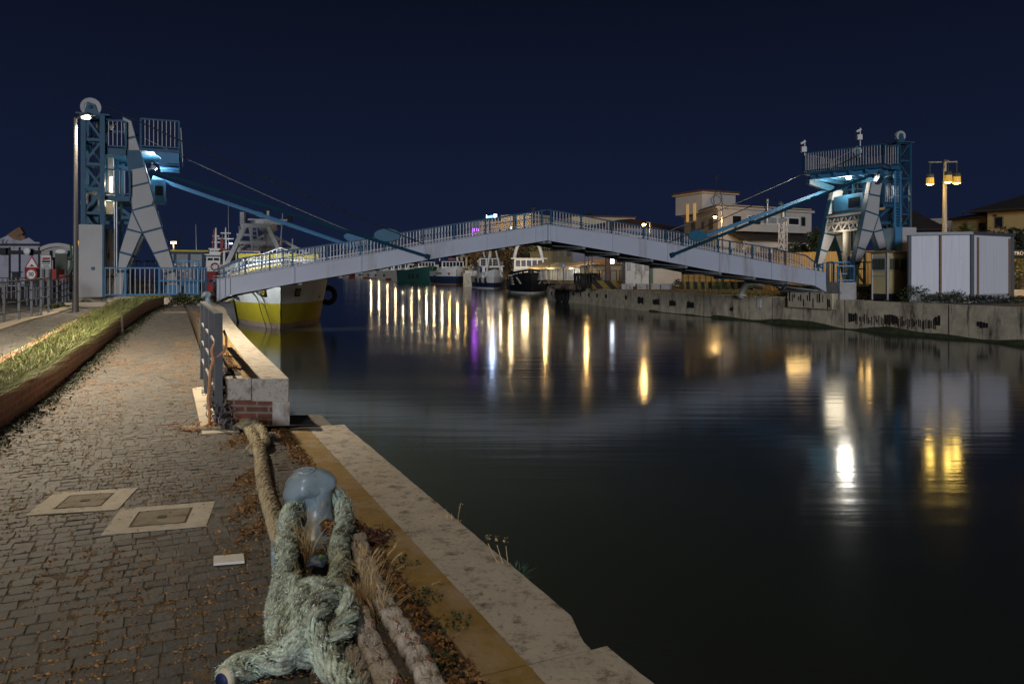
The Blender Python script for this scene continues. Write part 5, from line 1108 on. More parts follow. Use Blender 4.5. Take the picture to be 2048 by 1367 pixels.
# small lamp behind left panel, double lamp behind the tower
t = thing('yard_lamp', 'small yellow yard lamp beside the white tower cladding', 'lamp', V(*P(160, 575, 48).xy, .45)); m = MB(); m.tube([V(*P(160, 575, 48).xy, .45), P(160, 492, 48)], .06); m.build('pole', M['yellow'], t); m = MB(); m.box(P(160.5, 486, 48), (.42, .3, .3)); m.build('lens', E['shade'], t); light('yard_lamp_light', P(160, 492, 47.4), 22, (1, .6, .15), .1, t)
t = thing('twin_lamp', 'distant twin headed yard lamp between the tower and the ship', 'lamp', V(*P(347, 560, 80).xy, .45)); m = MB(); m.tube([V(*P(347, 560, 80).xy, .45), P(347, 484, 80)], .09); m.beam(P(341, 483, 80), P(353, 483, 80), .1, .1); m.build('pole', M['polesteel'], t)
for x in (343, 351): m = MB(); m.ball(P(x, 484.6, 80)-UZ*.04, (.12, .1, .05)); m.build('lens', E['led'], t)
light('twin_lamp_light', P(347, 488, 79.5), 200, (1, .72, .4), .2, t)
# street clutter behind the left fence
for i, (px, Y, h, mt_, lb) in enumerate(((150, 52, 2.4, 'whitebar', 'pale upright post among the yard clutter'), (108, 50, 2.2, 'dark', 'dark upright post behind the notice boards'), (142, 46, 2.9, 'greenpost', 'tall green pole right of the olive notice board'))):
    m = MB(); c = V(*P(px, 570, Y).xy, .44); m.tube([c, c+UZ*h], .06, 8); m.ball(c+UZ*h, .09, 8, 5); tag(m.build('post', M[mt_]), lb, 'post')

# ================================================================== BOATS
def hull(t, bow, dr, L, B, hb, hm, zl, rake, mats, boot=.2, sheer_up=.0, name='hull', full=1.):
    sd = V(-dr.y, dr.x, 0); NQ = 26; W = lambda x, y, z: V(bow.x, bow.y, ZW)+dr*x+sd*y+UZ*z
    zd = lambda q: hm+(hb-hm)*max(0, 1-q/.55)**2+sheer_up*max(0, q-.7)
    m = MB(); m2 = MB()
    def half(q, v):
        p = (1.55+1.1*v)*full; e = (.34+.12*(1-v))/full**.5
        s = 1-(1-q/e)**p if q < e else 1.
        s *= 1-.12*max(0, (q-.8)/.2)**2
        return B/2*s*(.86+.14*v)+.02
    def pt(q, z, sgn):
        v = min(1, max(0, z/hb)); x0 = rake*(1-v)**1.2-(.0 if v < 1 else 0); x = x0+(L-x0)*q
        return W(x, sgn*half(q, v), z)
    bands = [(-.4, 0., 0), (0., boot, 0)]+([(boot, zl, 1)] if zl > boot else [])
    for sgn in (1, -1):
        for za, zb_, mi in bands+[('zl', None, 2)]:
            m.cur = mi; n_ = 2 if mi else 1
            for j in range(n_):
                grid = []
                for k in (j, j+1):
                    row = []
                    for i in range(NQ+1):
                        q = (i/NQ)**1.4
                        if za == 'zl': a_, b_ = max(zl, boot), zd(q)
                        else: a_, b_ = za, zb_
                        row.append(pt(q, a_+(b_-a_)*k/n_, sgn))
                    grid.append(row)
                for i in range(NQ):
                    f = [grid[0][i], grid[0][i+1], grid[1][i+1], grid[1][i]]
                    if sgn > 0: f.reverse()
                    m.add(f, [(0, 1, 2, 3)], True)
    m.cur = 2
    def tr_(z0, z1): m.add([pt(1, z0, 1), pt(1, z0, -1), pt(1, z1, -1), pt(1, z1, 1)], [(0, 1, 2, 3)])
    tr_(-.4, zd(1))
    h = m.build(name, mats, t)
    md = MB(); mr = MB()
    for i in range(NQ):
        q0, q1 = (i/NQ)**1.4, ((i+1)/NQ)**1.4; z0, z1 = zd(q0)-.55, zd(q1)-.55
        md.add([pt(q0, z0, 1), pt(q0, z0, -1), pt(q1, z1, -1), pt(q1, z1, 1)], [(0, 1, 2, 3)])
        for sgn in (1, -1): mr.beam(pt(q0, zd(q0), sgn)+UZ*.03, pt(q1, zd(q1), sgn)+UZ*.03, .16, .08)
    md.build('deck', M['paver'], t); mr.build('gunwale', mats[2], t)
    return W, zd, pt
def house(t, W, x0, x1, hw, z0, z1, mt, roofmt, nwin=4, wz=None, over=.2, sides=3, name='wheelhouse', slope=.0, glass='glass'):
    m = MB(); c = [W(x0+slope, -hw, z0), W(x0+slope, hw, z0), W(x1, hw, z0), W(x1, -hw, z0)]; d = [W(x0, -hw*.96, z1), W(x0, hw*.96, z1), W(x1, hw*.96, z1), W(x1, -hw*.96, z1)]
    m.add(c+d, [(0, 1, 5, 4), (1, 2, 6, 5), (2, 3, 7, 6), (3, 0, 4, 7), (4, 5, 6, 7)]); h = m.build(name, M[mt], t)
    m = MB(); m.prism([W(x0-over, -hw-over, z1), W(x0-over, hw+over, z1), W(x1+over, hw+over, z1), W(x1+over, -hw-over, z1)], (0, 0, .13)); m.build('roof', M[roofmt], h)
    wz = wz or (z0+(z1-z0)*.52, z1-.18)
    lerp = lambda z: x0+slope*(1-(z-z0)/(z1-z0))
    for i in range(nwin):
        y0, y1 = -hw*.9+1.8*hw*(i+.1)/nwin, -hw*.9+1.8*hw*(i+.9)/nwin
        m = MB(); m.add([W(lerp(z)-e, y, z) for e in (.025,) for y, z in ((y0, wz[0]), (y1, wz[0]), (y1, wz[1]), (y0, wz[1]))]+[W(lerp(z)+.01, y, z) for y, z in ((y0, wz[0]), (y1, wz[0]), (y1, wz[1]), (y0, wz[1]))], [(0, 3, 2, 1), (4, 5, 6, 7), (0, 1, 5, 4), (1, 2, 6, 5), (2, 3, 7, 6), (3, 0, 4, 7)]); m.build('window', M[glass], h)
    for sgn in (1, -1):
        for i in range(sides):
            xa, xb = x0+.25+(x1-x0-.5)*(i+.12)/sides, x0+.25+(x1-x0-.5)*(i+.88)/sides
            m = MB(); m.prism([W(xa, sgn*(hw+.005), wz[0]), W(xb, sgn*(hw+.005), wz[0]), W(xb, sgn*(hw*.97+.01), wz[1]), W(xa, sgn*(hw*.97+.01), wz[1])], (W(0, sgn*.02, 0)-W(0, 0, 0))); m.build('window', M[glass], h)
    return h
def bmast(t, W, x, y, z0, z1, mt='whitebar', r=.09, yards=(), nm='mast'):
    m = MB(); m.tube([W(x, y, z0), W(x, y, z0+(z1-z0)*.6), W(x, y, z1)], [r, r*.8, r*.35], 8)
    for z, hw in yards: m.beam(W(x, y-hw, z), W(x, y+hw, z), r*.9, r*.9)
    return m.build(nm, M[mt], t)
def antenna(t, W, x, y, z0, z1): m = MB(); m.tube([W(x, y, z0), W(x+.05, y+.05, z1)], [.03, .012], 5); m.build('antenna', M['whitebar'], t)
def gantry(t, W, x0, x1, hw, z0, z1, mt='whitebar', r=.13, ladder=True):
    m = MB()
    for s in (1, -1): m.beam(W(x0, s*hw, z0), W(x1, s*hw*.62, z1), r*2, r*2); m.beam(W(x1+1.2, s*hw, z0), W(x1, s*hw*.62, z1), r*1.3, r*1.3)
    m.beam(W(x1, -hw*.66, z1), W(x1, hw*.66, z1), r*2.2, r*2.2); zm = z0+(z1-z0)*.5; m.beam(W((x0+x1)/2, -hw*.8, zm), W((x0+x1)/2, hw*.8, zm), r*1.6, r*1.6)
    m.build('gantry', M[mt], t)
    if ladder:
        m = MB()
        for y in (-.25, .12): m.beam(W(x1-.2, y, z0), W(x1-.05, y, z1), .05, .05)
        for i in range(8): z = z0+(z1-z0)*(i+1)/9; m.beam(W(x1-.15, -.25, z), W(x1-.15, .12, z), .04, .04)
        m.build('ladder', M[mt], t)
def prail(t, W, pts, h, n=6):
    m = MB(); P_ = [W(*p) for p in pts]
    for hh in (h, h*.5): m.tube([p+UZ*hh for p in P_], .025, 5)
    for a, b in zip(P_, P_[1:]):
        for k in range(n): c = a+(b-a)*(k/n); m.tube([c, c+UZ*h], .02, 5)
    m.build('deck_rail', M['whitebar'], t)
def tyre(c, ax, r, lb, grp=None):
    m = MB(); m.torus(c, r, r*.36, axis=ax, n=18, m=8); return tag(m.build('tyre_fender', M['tyre']), lb, 'tyre', grp)
# yellow and white fishing boat, near left --------------------------------------
yb = P(556, 657, 36.2); yb = V(yb.x+.1, 36.3, 0); dY = V(-.31, .95, 0).normalized()
ty = thing('fishing_boat', 'white fishing boat with yellow lower bow moored behind the left end of the bridge', 'fishing boat', V(yb.x, yb.y, ZW), 0, 'fishing boats along the canal')
W, zd, hp = hull(ty, yb-dY*1.0, dY, 21, 5.3, 3.25, 2.2, 1.22, .8, [M['boot'], M['byellow'], M['white']], boot=.26, full=1.3)
m = MB()
for i in range(25):
    q0, q1 = (i/26)**1.4, ((i+1)/26)**1.4
    for s in (1, -1): m.beam(hp(q0, zd(q0)-.2, s)+UZ*0, hp(q1, zd(q1)-.2, s), .09, .12)
m.build('yellow_rubbing_strake', M['byellow'], ty)
for s in (1, -1):
    q0 = .035; c = hp(q0, 1.95, s); c1 = hp(q0+.05, 1.95, s); c2 = hp(q0, 1.5, s); e1 = (c1-c).normalized(); e2 = (c2-c).normalized(); nn = e1.cross(e2).normalized(); nn = nn if nn.y < 0 else -nn
    pl_ = [c+e1*0, c+e1*.48, c+e1*.46+e2*.42, c+e2*.42]; m = MB(); m.prism([p+nn*.02 for p in pl_], nn*-.04); pk_ = m.build('hawse_plate', M['signblack'], ty)
    m = MB(); m.torus(c+e1*.24+e2*.21+nn*.03, .10, .028, axis=nn, n=16, m=6); m.build('yellow_ring', M['byellow'], pk_)
    m = MB(); o0 = hp(.17, 1.55, s); e1 = (hp(.24, 1.55, s)-o0).normalized(); e2 = (hp(.17, 2.1, s)-o0).normalized(); nn2 = e1.cross(e2).normalized(); nn2 = nn2 if nn2.dot(V(0, -1, 0)+V(s*0, 0, 0)) > 0 else -nn2
    for k in range(5): m.beam(o0+e1*(k*.22)+nn2*.03, o0+e1*(k*.16+.2)+e2*(.75-.1*k)+nn2*.03, .04, .03)
    for k in range(7): m.beam(o0+e1*(k*.2-.2)-e2*.18+nn2*.03, o0+e1*(k*.2-.1)-e2*.05+nn2*.03, .06, .03)
    m.build('painted_emblem', M['signblack'], ty)
    m = MB()
    for dx in (0, 11): m.tube(spline([hp(.12, 2.6, 1)+V(-.1, -.1, 0), P(511+dx, 590, 36.1), P(521+dx, 620, 36.0), P(531+dx, 650, 35.9), P(534+dx, 664, 35.9)], .3), .02, 5)
    if s < 0: tag(m.build('mooring_line', M['dark']), 'two dark mooring lines hanging down the bow of the yellow and white boat', 'rope')
rl_ = hp(0, 2.15, 1); text('R', .36, V(*rl_.xy, rl_.z)-YV*.10, V(.93, .38, 0), UZ, M['signblack'], 'bow_letter', ty)
house(ty, W, 6.2, 10.5, 1.7, 1.8, 3.35, 'white', 'white', 5, wz=(2.1, 2.7), sides=3); m = MB(); m.prism([W(5.9, -2.1, 3.5), W(5.9, 2.1, 3.5), W(5.9, 2.1, 3.75), W(5.9, -2.1, 3.75)], dY*.1); m.build('yellow_band', M['byellow'], ty)
prail(ty, W, [(1.5, -1.1, 2.6), (.5, 0, 3.0), (1.5, 1.1, 2.6), (4, 2.3, 2.2)], .9)
mx = 12.0; mo = P(536, 500, 36.3+mx*.9165)
off_y = (mo-W(mx, 0, 0)).dot(V(-dY.y, dY.x, 0)); mY = off_y
zz_ = lambda y, Yq: P(0, y, Yq).z-ZW
Yq = W(mx, 0, 0).y
m = MB(); m.tube([W(mx, mY, 3.5), W(mx, mY, zz_(462, Yq))], .28, 12); m.lathe([(.28, -.2), (.55, 0), (.5, .35), (.2, .5)], W(mx, mY, zz_(460, Yq)), 14); m.box(W(mx, mY, zz_(487, Yq)), (1.5, .8, .45)); m.ball(W(mx-.35, mY, zz_(453, Yq)), .36); m.box(W(mx-.5, mY, zz_(446, Yq)), (2.0, .3, .28), rz=.15); m.tube([W(mx, mY, zz_(455, Yq)), W(mx, mY, zz_(420, Yq))], .09); m.beam(W(mx, mY-1.3, zz_(440, Yq)), W(mx, mY+1.3, zz_(440, Yq)), .1, .1)
for dy, yy in ((2.0, 505), (-2.4, 508)): m.beam(W(mx, mY, zz_(466, Yq)), W(mx-.6, mY+dy, zz_(yy, Yq)), .16, .16)
m.beam(W(mx-.5, mY-1.9, zz_(498, Yq)), W(mx-.5, mY+1.8, zz_(498, Yq)), .16, .16); m.build('mast', M['white'], ty)
m = MB(); 
for dy, yy in ((-1.3, 437), (1.3, 437), (0, 417)): m = MB(); m.box(W(mx, mY+dy, zz_(yy, Yq)), (.25, .25, .3)); m.build('lantern', M['dark'], ty)
gx = 9.6; Yg = W(gx, 0, 0).y; gp = lambda px, y: P(px, y, Yg)
m = MB(); m.beam(gp(482, 451), gp(536, 452), .22, .26); m.beam(gp(489, 455), gp(453, 532), .24, .26); m.beam(gp(536, 453), gp(562, 506), .22, .24); m.beam(gp(474, 485), gp(533, 485), .18, .18); m.beam(gp(474, 469), gp(503, 470), .14, .14)
m.beam(gp(500, 455), gp(505, 500), .12, .12); m.build('gantry', M['white'], ty)
m = MB(); m.beam(gp(504, 454), gp(504.5, 500), .07, .07); m.beam(gp(513, 454), gp(518, 500), .07, .07)
for i in range(4): m.beam(gp(504, 462+i*9), gp(514+i, 462+i*9), .06, .06)
m.build('ladder', M['white'], ty)
m = MB()
for (xa, ya, xb, yb2) in ((478, 452, 483, 515), (565, 427, 561, 490), (585, 477, 584, 500), (580, 496, 580, 500), (485, 434, 484, 449)): m.tube([gp(xb, yb2), gp(xa, ya)], [.05, .03], 5)
m.box(gp(485.5, 436), (.25, .25, .7)); m.build('antenna', M['whitebar'], ty)
m = MB(); m.ball(hp(.25, 1.5, 1)+V(-.1, -.35, -.05), (.34, .34, .36), 16, 10); m.tube([hp(.25, 1.5, 1)+V(-.1, -.3, .28), hp(.25, 2.3, 1)], .03); tag(m.build('buoy_fender', M['cream']), 'round cream buoy fender hanging at the left of the yellow bow', 'fender')
sv = V(-dY.y, dY.x, 0); tyre(hp(.30, 1.45, -1)-sv*.18-dY*.1, (dY*.9-sv*.45).normalized(), .42, 'big black tyre fender on the right side of the yellow bowed boat')
# ships farther behind on the left -------------------------------------------------
def ship(px, Yb, lb, L, B, hb, hm, mats, build, zl=1.2, dr=None, nm='fishing_boat', bootz=.25, rake=1.6, wl=None, grp='fishing boats along the canal'):
    b = V((px-CX)*Yb/F, Yb, 0); dr = (dr or V(-.40, .9165, 0)).normalized()
    t = thing(nm, lb, 'fishing boat', V(b.x, b.y, ZW), 0, grp); W_, zd_, hp_ = hull(t, b, dr, L, B, hb, hm, zl, rake, mats, bootz); build(t, W_, zd_, hp_); return t, W_, hp_, dr
def b1(t, W, zd, hp):
    house(t, W, 5, 9, 1.25, 2.2, 5.1, 'white', 'white', 3, sides=2, wz=(4.4, 4.7)); house(t, W, 5.6, 8, .8, 5.24, 5.85, 'white', 'white', 3, sides=2, over=.12); bmast(t, W, 6.6, 0, 5.9, 8.7, 'white', .2, ((6.8, .5), (7.6, .4)))
    m = MB(); m.beam(W(6.4, .4, 5.9), W(6.5, .2, 8.5), .14, .14); m.build('red_ladder', M['bred'], t); m = MB(); m.torus(W(4.95, .2, 3.6), .42, .10, axis=(W(1, 0, 0)-W(0, 0, 0)), n=20); m.build('life_ring', M['bred'], t)
    m = MB(); m.beam(W(4.95, -1.25, 4.95), W(4.95, 1.25, 4.95), .06, .14); m.build('blue_stripe', M['navy'], t); prail(t, W, [(2, -1.4, 2.6), (.8, 0, 2.9), (2, 1.4, 2.6)], .9)
ship(436, 92, 'white tug with tall mast and red life ring behind the tower railing', 14, 4.4, 2.9, 2.2, [M['bred'], M['bred'], M['white']], b1, 1.0)
def b2_(t, W, zd, hp):
    h = house(t, W, 5, 11, 1.9, 2.2, 5.1, 'white', 'bred', 6, sides=4); bmast(t, W, 7, 1.5, 5.2, 7.6, 'white', .14, ((6.4, .8), (7.0, .5))); antenna(t, W, 7, 1.2, 5.2, 10.5); antenna(t, W, 7, 1.8, 5.2, 7)
    m = MB(); m.beam(W(6.5, 1.9, 5.2), W(6.5, 1.9, 6.4), .25, .25); m.build('red_funnel', M['bred'], t); m = MB(); m.box(W(6.8, 1.0, 5.9), (.25, .2, .12)); m.build('deck_light', E['whiteb'], t)
    o = W(4.82, 0, 4.9)
    m = MB()
    for i, wd in enumerate((.3, .28, .3, .12, .34, .3, .3)): m.box(o+sv*(-.9+i*.38), (wd, .02, .2))
    m.build('roof_lettering', M['signblue'], h)
ship(491, 74, 'white trawler with red roof edge behind the yellow and white boat', 18, 6, 3.2, 2.4, [M['bred'], M['white'], M['white']], b2_, 1.0)
def b3_(t, W, zd, hp):
    house(t, W, 4, 8, 1.6, 2.0, 4.3, 'navy', 'byellow', 3, sides=3, glass='glasslit'); bmast(t, W, 7, .3, 4.3, 6.0, 'dark', .08); antenna(t, W, 6, -1, 4.3, 6.5)
ship(364, 52, 'dark boat with yellow roofed wheelhouse seen between the tower legs', 14, 4.6, 2.2, 1.7, [M['bred'], M['navy'], M['navy']], b3_, .8)
m = MB(); c = P(424, 553, 41); m.box(V(c.x, c.y, 1.2), (.55, .4, 1.1)); tag(m.build('red_locker', M['redpaint']), 'red metal locker on the quay left of the bridge end', 'locker')
# far right bank boats -------------------------------------------------------------
def b4(t, W, zd, hp):
    h = house(t, W, 5.0, 9.5, 2.15, 2.6, 4.75, 'white', 'white', 5, over=.35, sides=3, slope=-.3); prail(t, W, [(4.6, -2.5, 2.4), (4.2, 0, 2.7), (4.6, 2.5, 2.4)], .8, 8)
    m = MB(); ar = [W(7, 2.0, 4.9), W(7.2, 1.7, 6.2), W(7.4, 1.25, 6.95), W(7.5, 0, 7.25), W(7.4, -1.25, 6.95), W(7.2, -1.7, 6.2), W(7, -2.0, 4.9)]; m.tube(spline(ar, .3), [.26]*len(spline(ar, .3)), 8); m.box(W(7.5, 0, 7.5), (.9, .4, .35)); m.build('arch_gantry', M['white'], t)
    for s in (1, -1):
        m = MB(); a = hp(.10, 2.25, s); e = (hp(.16, 2.25, s)-a).normalized(); dn = (hp(.10, 1.2, s)-a); dn.normalize(); nn = e.cross(dn).normalized(); nn = nn if nn.y < 0 else -nn
        m.prism([a+e*.65+nn*.05, a+e*1.05+nn*.05, a+e*.35+dn*1.0+nn*.07, a-e*.05+dn*1.0+nn*.07], -nn*.05); m.build('anchor_plate', M['cream'], t)
        m = MB()
        for r_ in range(4):
            for i in range(7-r_):
                p = hp(.20+.024*(i+r_*.35), 2.45-r_*.38, s); m.box(p+V(0, -.06, 0), (.2, .05, .26), ax=e)
        m.build('bow_lettering', M['cream'], t)
    m = MB()
    for s in (1, -1):
        for k in range(6): a, b = hp(.02+.045*k, zd(.02+.045*k)-.28, s), hp(.045+.045*k, zd(.045+.045*k)-.28, s); m.beam(a+V(0, -.05, 0), b+V(0, -.05, 0), .06, .12)
    m.build('white_trim', M['white'], t)
tb, W4, hp4, d4 = ship(1062, 100, 'black hulled trawler with white wheelhouse and arched gantry moored by the quay corner', 20, 5.9, 3.3, 2.5, [M['white'], M['black'], M['black']], b4, 1.6, V(-.03, 1, 0), bootz=.22, rake=1.0)
sv4 = V(-d4.y, d4.x, 0); tyre(hp4(.26, 1.6, 1)+sv4*.2, sv4, .5, 'black tyre fender on the left flank of the black trawler', 'tyre fenders'); tyre(hp4(.36, 1.2, 1)+sv4*.25, sv4, .55, 'low black tyre fender farther along the black trawler flank', 'tyre fenders')
m = MB(); m.tube(spline([hp4(.05, 3.0, -1), hp4(.1, 2.0, -1)+V(.7, -1, 0), V(5.4, 79, .5)], .5), .06, 6); tag(m.build('mooring_rope', M['rope_cream']), 'pale mooring rope from the black trawler to the quay corner', 'rope')
def b5(t, W, zd, hp):
    house(t, W, 3.2, 7.5, 1.9, 2.0, 4.0, 'white', 'white', 1, sides=3, name='deckhouse'); house(t, W, 7.6, 11.5, 1.9, 2.6, 5.6, 'white', 'navy', 3, sides=2); prail(t, W, [(3.2, 1.9, 4.1), (3.2, -1.9, 4.1), (7.5, -1.9, 4.1)], .8)
    bmast(t, W, 9, -.4, 5.6, 10.5, 'white', .2, ((7.6, 1.3), (9, 1.0))); m = MB(); m.beam(W(1.5, 1.4, 2.2), W(3.2, 0, 9.6), .22, .22); m.beam(W(1.5, -1.4, 2.2), W(3.2, 0, 9.6), .2, .2); m.beam(W(3.2, 0, 9.6), W(9, -.4, 7), .07, .07); m.beam(W(6.5, 2.2, 10.5), W(9.5, .6, 5.8), .22, .22); m.build('derrick', M['white'], t)
t5, W5, hp5, d5 = ship(990, 132, 'white trawler with dark stern mast and derricks between the two nearer bows', 19, 5.2, 3.4, 2.2, [M['white'], M['navy'], M['white']], b5, 1.1, V(-.16, .985, 0))
for i, q in enumerate((.1, .2, .32)): tyre(hp5(q, 1.4, 1)+V(-.3, -.1, 0), V(-1, .2, 0).normalized(), .5, ('foremost', 'middle', 'aftmost')[i]+' tyre fender on the white trawler beside the black one', 'tyre fenders')
def b6(t, W, zd, hp):
    house(t, W, 6, 11, 2.9, 3.0, 5.9, 'white', 'navy', 6, sides=4); m = MB()
    for y in (2.3, -2.3): m.tube(spline([W(9, y+.6, 5.9), W(9, y+.5, 8.3), W(9, y, 9.0), W(9, y-.5, 8.3)], .3), .16, 6)
    m.beam(W(9, -2, 6), W(9, -.6, 8.6), .2, .2); m.build('davit', M['white'], t); m = MB(); m.box(W(8, 0, 6.5), (1.6, .6, .5)); m.build('red_liferaft', M['bred'], t)
    for s in (1, -1):
        m = MB(); a = hp(.07, 3.0, s); e = (hp(.12, 3.0, s)-a).normalized(); dn = (hp(.07, 2.2, s)-a).normalized(); m.prism([a+V(0, -.06, 0), a+e*.9+V(0, -.06, 0), a+e*.5+dn*1.0+V(0, -.06, 0)], V(0, .05, 0)); m.build('hawse_mark', M['bred'], t)
    m = MB(); 
    for i in range(6): p = hp(.2+.03*i, 2.9, 1); m.box(p+V(-.06, -.05, 0), (.35, .06, .5))
    m.build('registration_mark', M['signolive'], t); m = MB(); m.beam(hp(.0, 3.9, 1)+V(0, -.06, 0), hp(0, 1.6, 1)+V(0, -.06, 0), .1, .12); m.build('stem_stripe', M['navy'], t)
t6, W6, hp6, d6 = ship(914, 185, 'white boat with navy blue lower bow and blue wheelhouse roof', 24, 8.0, 4.6, 3.4, [mat('orange_boot', (.40, .18, .05), .7), M['navy'], M['white']], b6, 2.1, V(-.25, .97, 0), rake=1.2)
tyre(hp6(.42, 1.6, 1)+V(-.3, -.1, 0), V(-1, .3, 0).normalized(), .6, 'tyre fender on the flank of the navy bowed white boat', 'tyre fenders')
far = [(866, 225, 'dark green hulled boat beside the navy bowed one', 'bgreen', 'bgreen', 7.5), (842, 262, 'cream boat with row of black tyres left of the green one', 'cream', 'cream', 7), (822, 300, 'rust streaked cream boat with red waterline under the bridge', 'bred', 'cream', 7.5), (797, 340, 'cream boat with many black tyres in the middle of the far row', 'cream', 'cream', 7), (776, 385, 'grey white boat with rusty side in the far row', 'boot', 'white', 7), (757, 430, 'small brown and white boat in the far row', 'bred', 'cream', 6.5), (737, 480, 'small white boat beside the red one in the far row', 'cream', 'white', 6.5), (724, 500, 'dull red hulled boat near the end of the far row', 'bred', 'bred', 7), (708, 540, 'last small white boat at the end of the far row', 'boot', 'white', 6.5)]
for i, (px, Y, lb, lo, up, B) in enumerate(far):
    def bb(t, W, zd, hp, i=i):
        house(t, W, 7+i % 3, 12+i % 3, B*.36, 3.6, 6.4+.3*(i % 2), 'white', ('navy', 'white', 'cream')[i % 3], 5, sides=3)
        bmast(t, W, 13, .3, 6, 11.5, 'cream', .2, ((9, 1.6), (10.5, .8))); house(t, W, 24, 29, B*.34, 3.4, 6.0, 'white', 'white', 4, sides=3, name='aft_house')
        gantry(t, W, 19, 19.5, B*.4, 3, 8.5, 'white', .16, False)
        m = MB()
        for k in range(3): m.torus(hp(.2+.1*k, 1.9+.3*random.random(), 1)+V(-.25, -.25, 0), .5, .2, axis=V(-.7, -.7, 0), n=12, m=6)
        m.build('tyre_row', M['tyre'], t)['kind'] = 'stuff'
    ship(px, Y, lb, 33, B, 5.0, 4.0, [M[lo], M[lo], M[up]], bb, .9 if lo != 'bgreen' else 2.2, V(-.38, .925, 0))
# pontoon between boats
m = MB(); c = P(950, 560, 158); m.box(V(c.x, c.y, .2), (4.6, 5, 3.2)); tag(m.build('pontoon', M['concrete']), 'square concrete mole head between the moored boats', 'mole')
tg2 = thing('small_boat', 'small green and white dinghy resting on the concrete mole head', 'dinghy', V(c.x, c.y, 1.8)); m = MB(); vs = []
for i in range(9):
    q = i/8; hw = .55*math.sin(math.pi*(.08+.84*q))**.6
    for s, z in ((-1, .5), (-.5, 0), (.5, 0), (1, .5)): vs.append(V(c.x-2+4*q, c.y-1.5+s*hw, 1.82+z*(1+.2*(2*q-1)**2)))
m.add(vs, [(i*4+j, (i+1)*4+j, (i+1)*4+j+1, i*4+j+1) for i in range(8) for j in range(3)]); hh = m.build('hull', M['white'], tg2); mm_ = hh.modifiers.new('s', 'SOLIDIFY'); mm_.thickness = .06
# ================================================================== RIGHT BANK
SOD = (1, .62, .22)
def on(px, Y, z=ZR): return V((px-CX)*Y/F, Y, z)
def face(px0, Y0, px1, Y1, ytop, ybot=None, zb_=ZR):                    # upright facade corner points
    a, b = on(px0, Y0, zb_), on(px1, Y1, zb_); zt = P(0, ytop, (Y0+Y1)/2).z; return a, b, zt
def win(par, a, b, u0, u1, z0, z1, fr='signwhite', gl='glass', dep=.08, shut=None):
    d = (b-a); n = V(d.y, -d.x, 0).normalized(); q = lambda u, z, o: V(*(a+d*u+n*o).xy, z)
    m = MB(); m.prism([q(u0, z0, .02), q(u1, z0, .02), q(u1, z1, .02), q(u0, z1, .02)], -n*.1); w_ = m.build('window', M[fr], par)
    fu = min(.10/d.length, (u1-u0)*.2); m = MB(); m.prism([q(u0+fu, z0+.09, .028), q(u1-fu, z0+.09, .028), q(u1-fu, z1-.09, .028), q(u0+fu, z1-.09, .028)], -n*.02); m.build('pane', M[gl] if isinstance(gl, str) else gl, w_)
    return w_
def block(t, a, b, dep, z0, z1, mt, nm='wall'):
    d = (b-a).normalized(); n = V(-d.y, d.x, 0); m = MB(); m.prism([V(*a.xy, z0), V(*b.xy, z0), V(*(b+n*dep).xy, z0), V(*(a+n*dep).xy, z0)], (0, 0, z1-z0)); return m.build(nm, M[mt], t), n
def eave(t, a, b, dep, z, over, th, mt, nm='cornice'):
    d = (b-a).normalized(); n = V(-d.y, d.x, 0); m = MB(); m.prism([V(*(a-d*over-n*over).xy, z), V(*(b+d*over-n*over).xy, z), V(*(b+d*over+n*(dep+over)).xy, z), V(*(a-d*over+n*(dep+over)).xy, z)], (0, 0, th)); return m.build(nm, M[mt], t)
# villa with the vertical sign ------------------------------------------------
YV0 = 76.; vc = on(1436, YV0); vr = on(1623, YV0+6); vl = on(1368, YV0+13)
tv = thing('villa', 'two storey cream villa with square roof tower and long glazed veranda beyond the bridge', 'villa', vc)
ztop = P(0, 420, YV0+2).z; zpar = P(0, 408, YV0).z
dr_ = (vr-vc).normalized(); dl_ = (vl-vc).normalized()
m = MB(); back = vl+dr_*(vr-vc).length
m.prism([V(*p.xy, ZR) for p in (vc, vr, back, vl)], (0, 0, ztop-ZR)); m.build('wall', [M['plaster_w']], tv)
m = MB(); o = .3; pts = [vc-dr_*o-dl_*o, vr+dr_*o-dl_*o, back+dr_*o+dl_*o, vl-dr_*o+dl_*o]; m.prism([V(*p.xy, ztop) for p in pts], (0, 0, .22)); m.build('cornice', M['plaster_w'], tv)
m = MB(); m.prism([V(*p.xy, ztop+.222) for p in pts], (0, 0, .10)); m.build('tile_edge', M['roof'], tv)
m = MB()
for a, b in ((vc, vr), (vl, vc)): d = (b-a).normalized(); n = V(-d.y, d.x, 0); m.prism([V(*a.xy, ztop+.32), V(*b.xy, ztop+.32), V(*(b+n*.25).xy, ztop+.32), V(*(a+n*.25).xy, ztop+.32)], (0, 0, zpar-ztop-.3))
m.build('parapet', M['plaster_c'], tv)
ta, tb_ = on(1404, YV0+5.5), on(1471, YV0+7.6); zt2 = P(0, 388, YV0+6.5).z; _, n_ = block(tv, ta, tb_, 4.5, ztop, zt2, 'plaster_w', 'roof_tower')
eave(tv, ta, tb_, 4.5, zt2, .28, .14, 'plaster_c'); eave(tv, ta, tb_, 4.5, zt2+.142, .33, .2, 'roof', 'tower_roof')
m = MB(); d = (tb_-ta).normalized(); 
for k in (1.2, 2.4): m.box(V(*(ta+n_*k-d*.01).xy, zt2-2.0), (.03, .45, 2.0), ax=d)
m.build('yellow_slit', E['warm'], tv)  # yellow painted slits; their lit look is put in as faint emission
H1, H2 = P(0, 470, YV0).z, P(0, 432, YV0).z
win(tv, vc, vr, .36, .44, H1+.1, H2-.2, 'plaster_w'); 
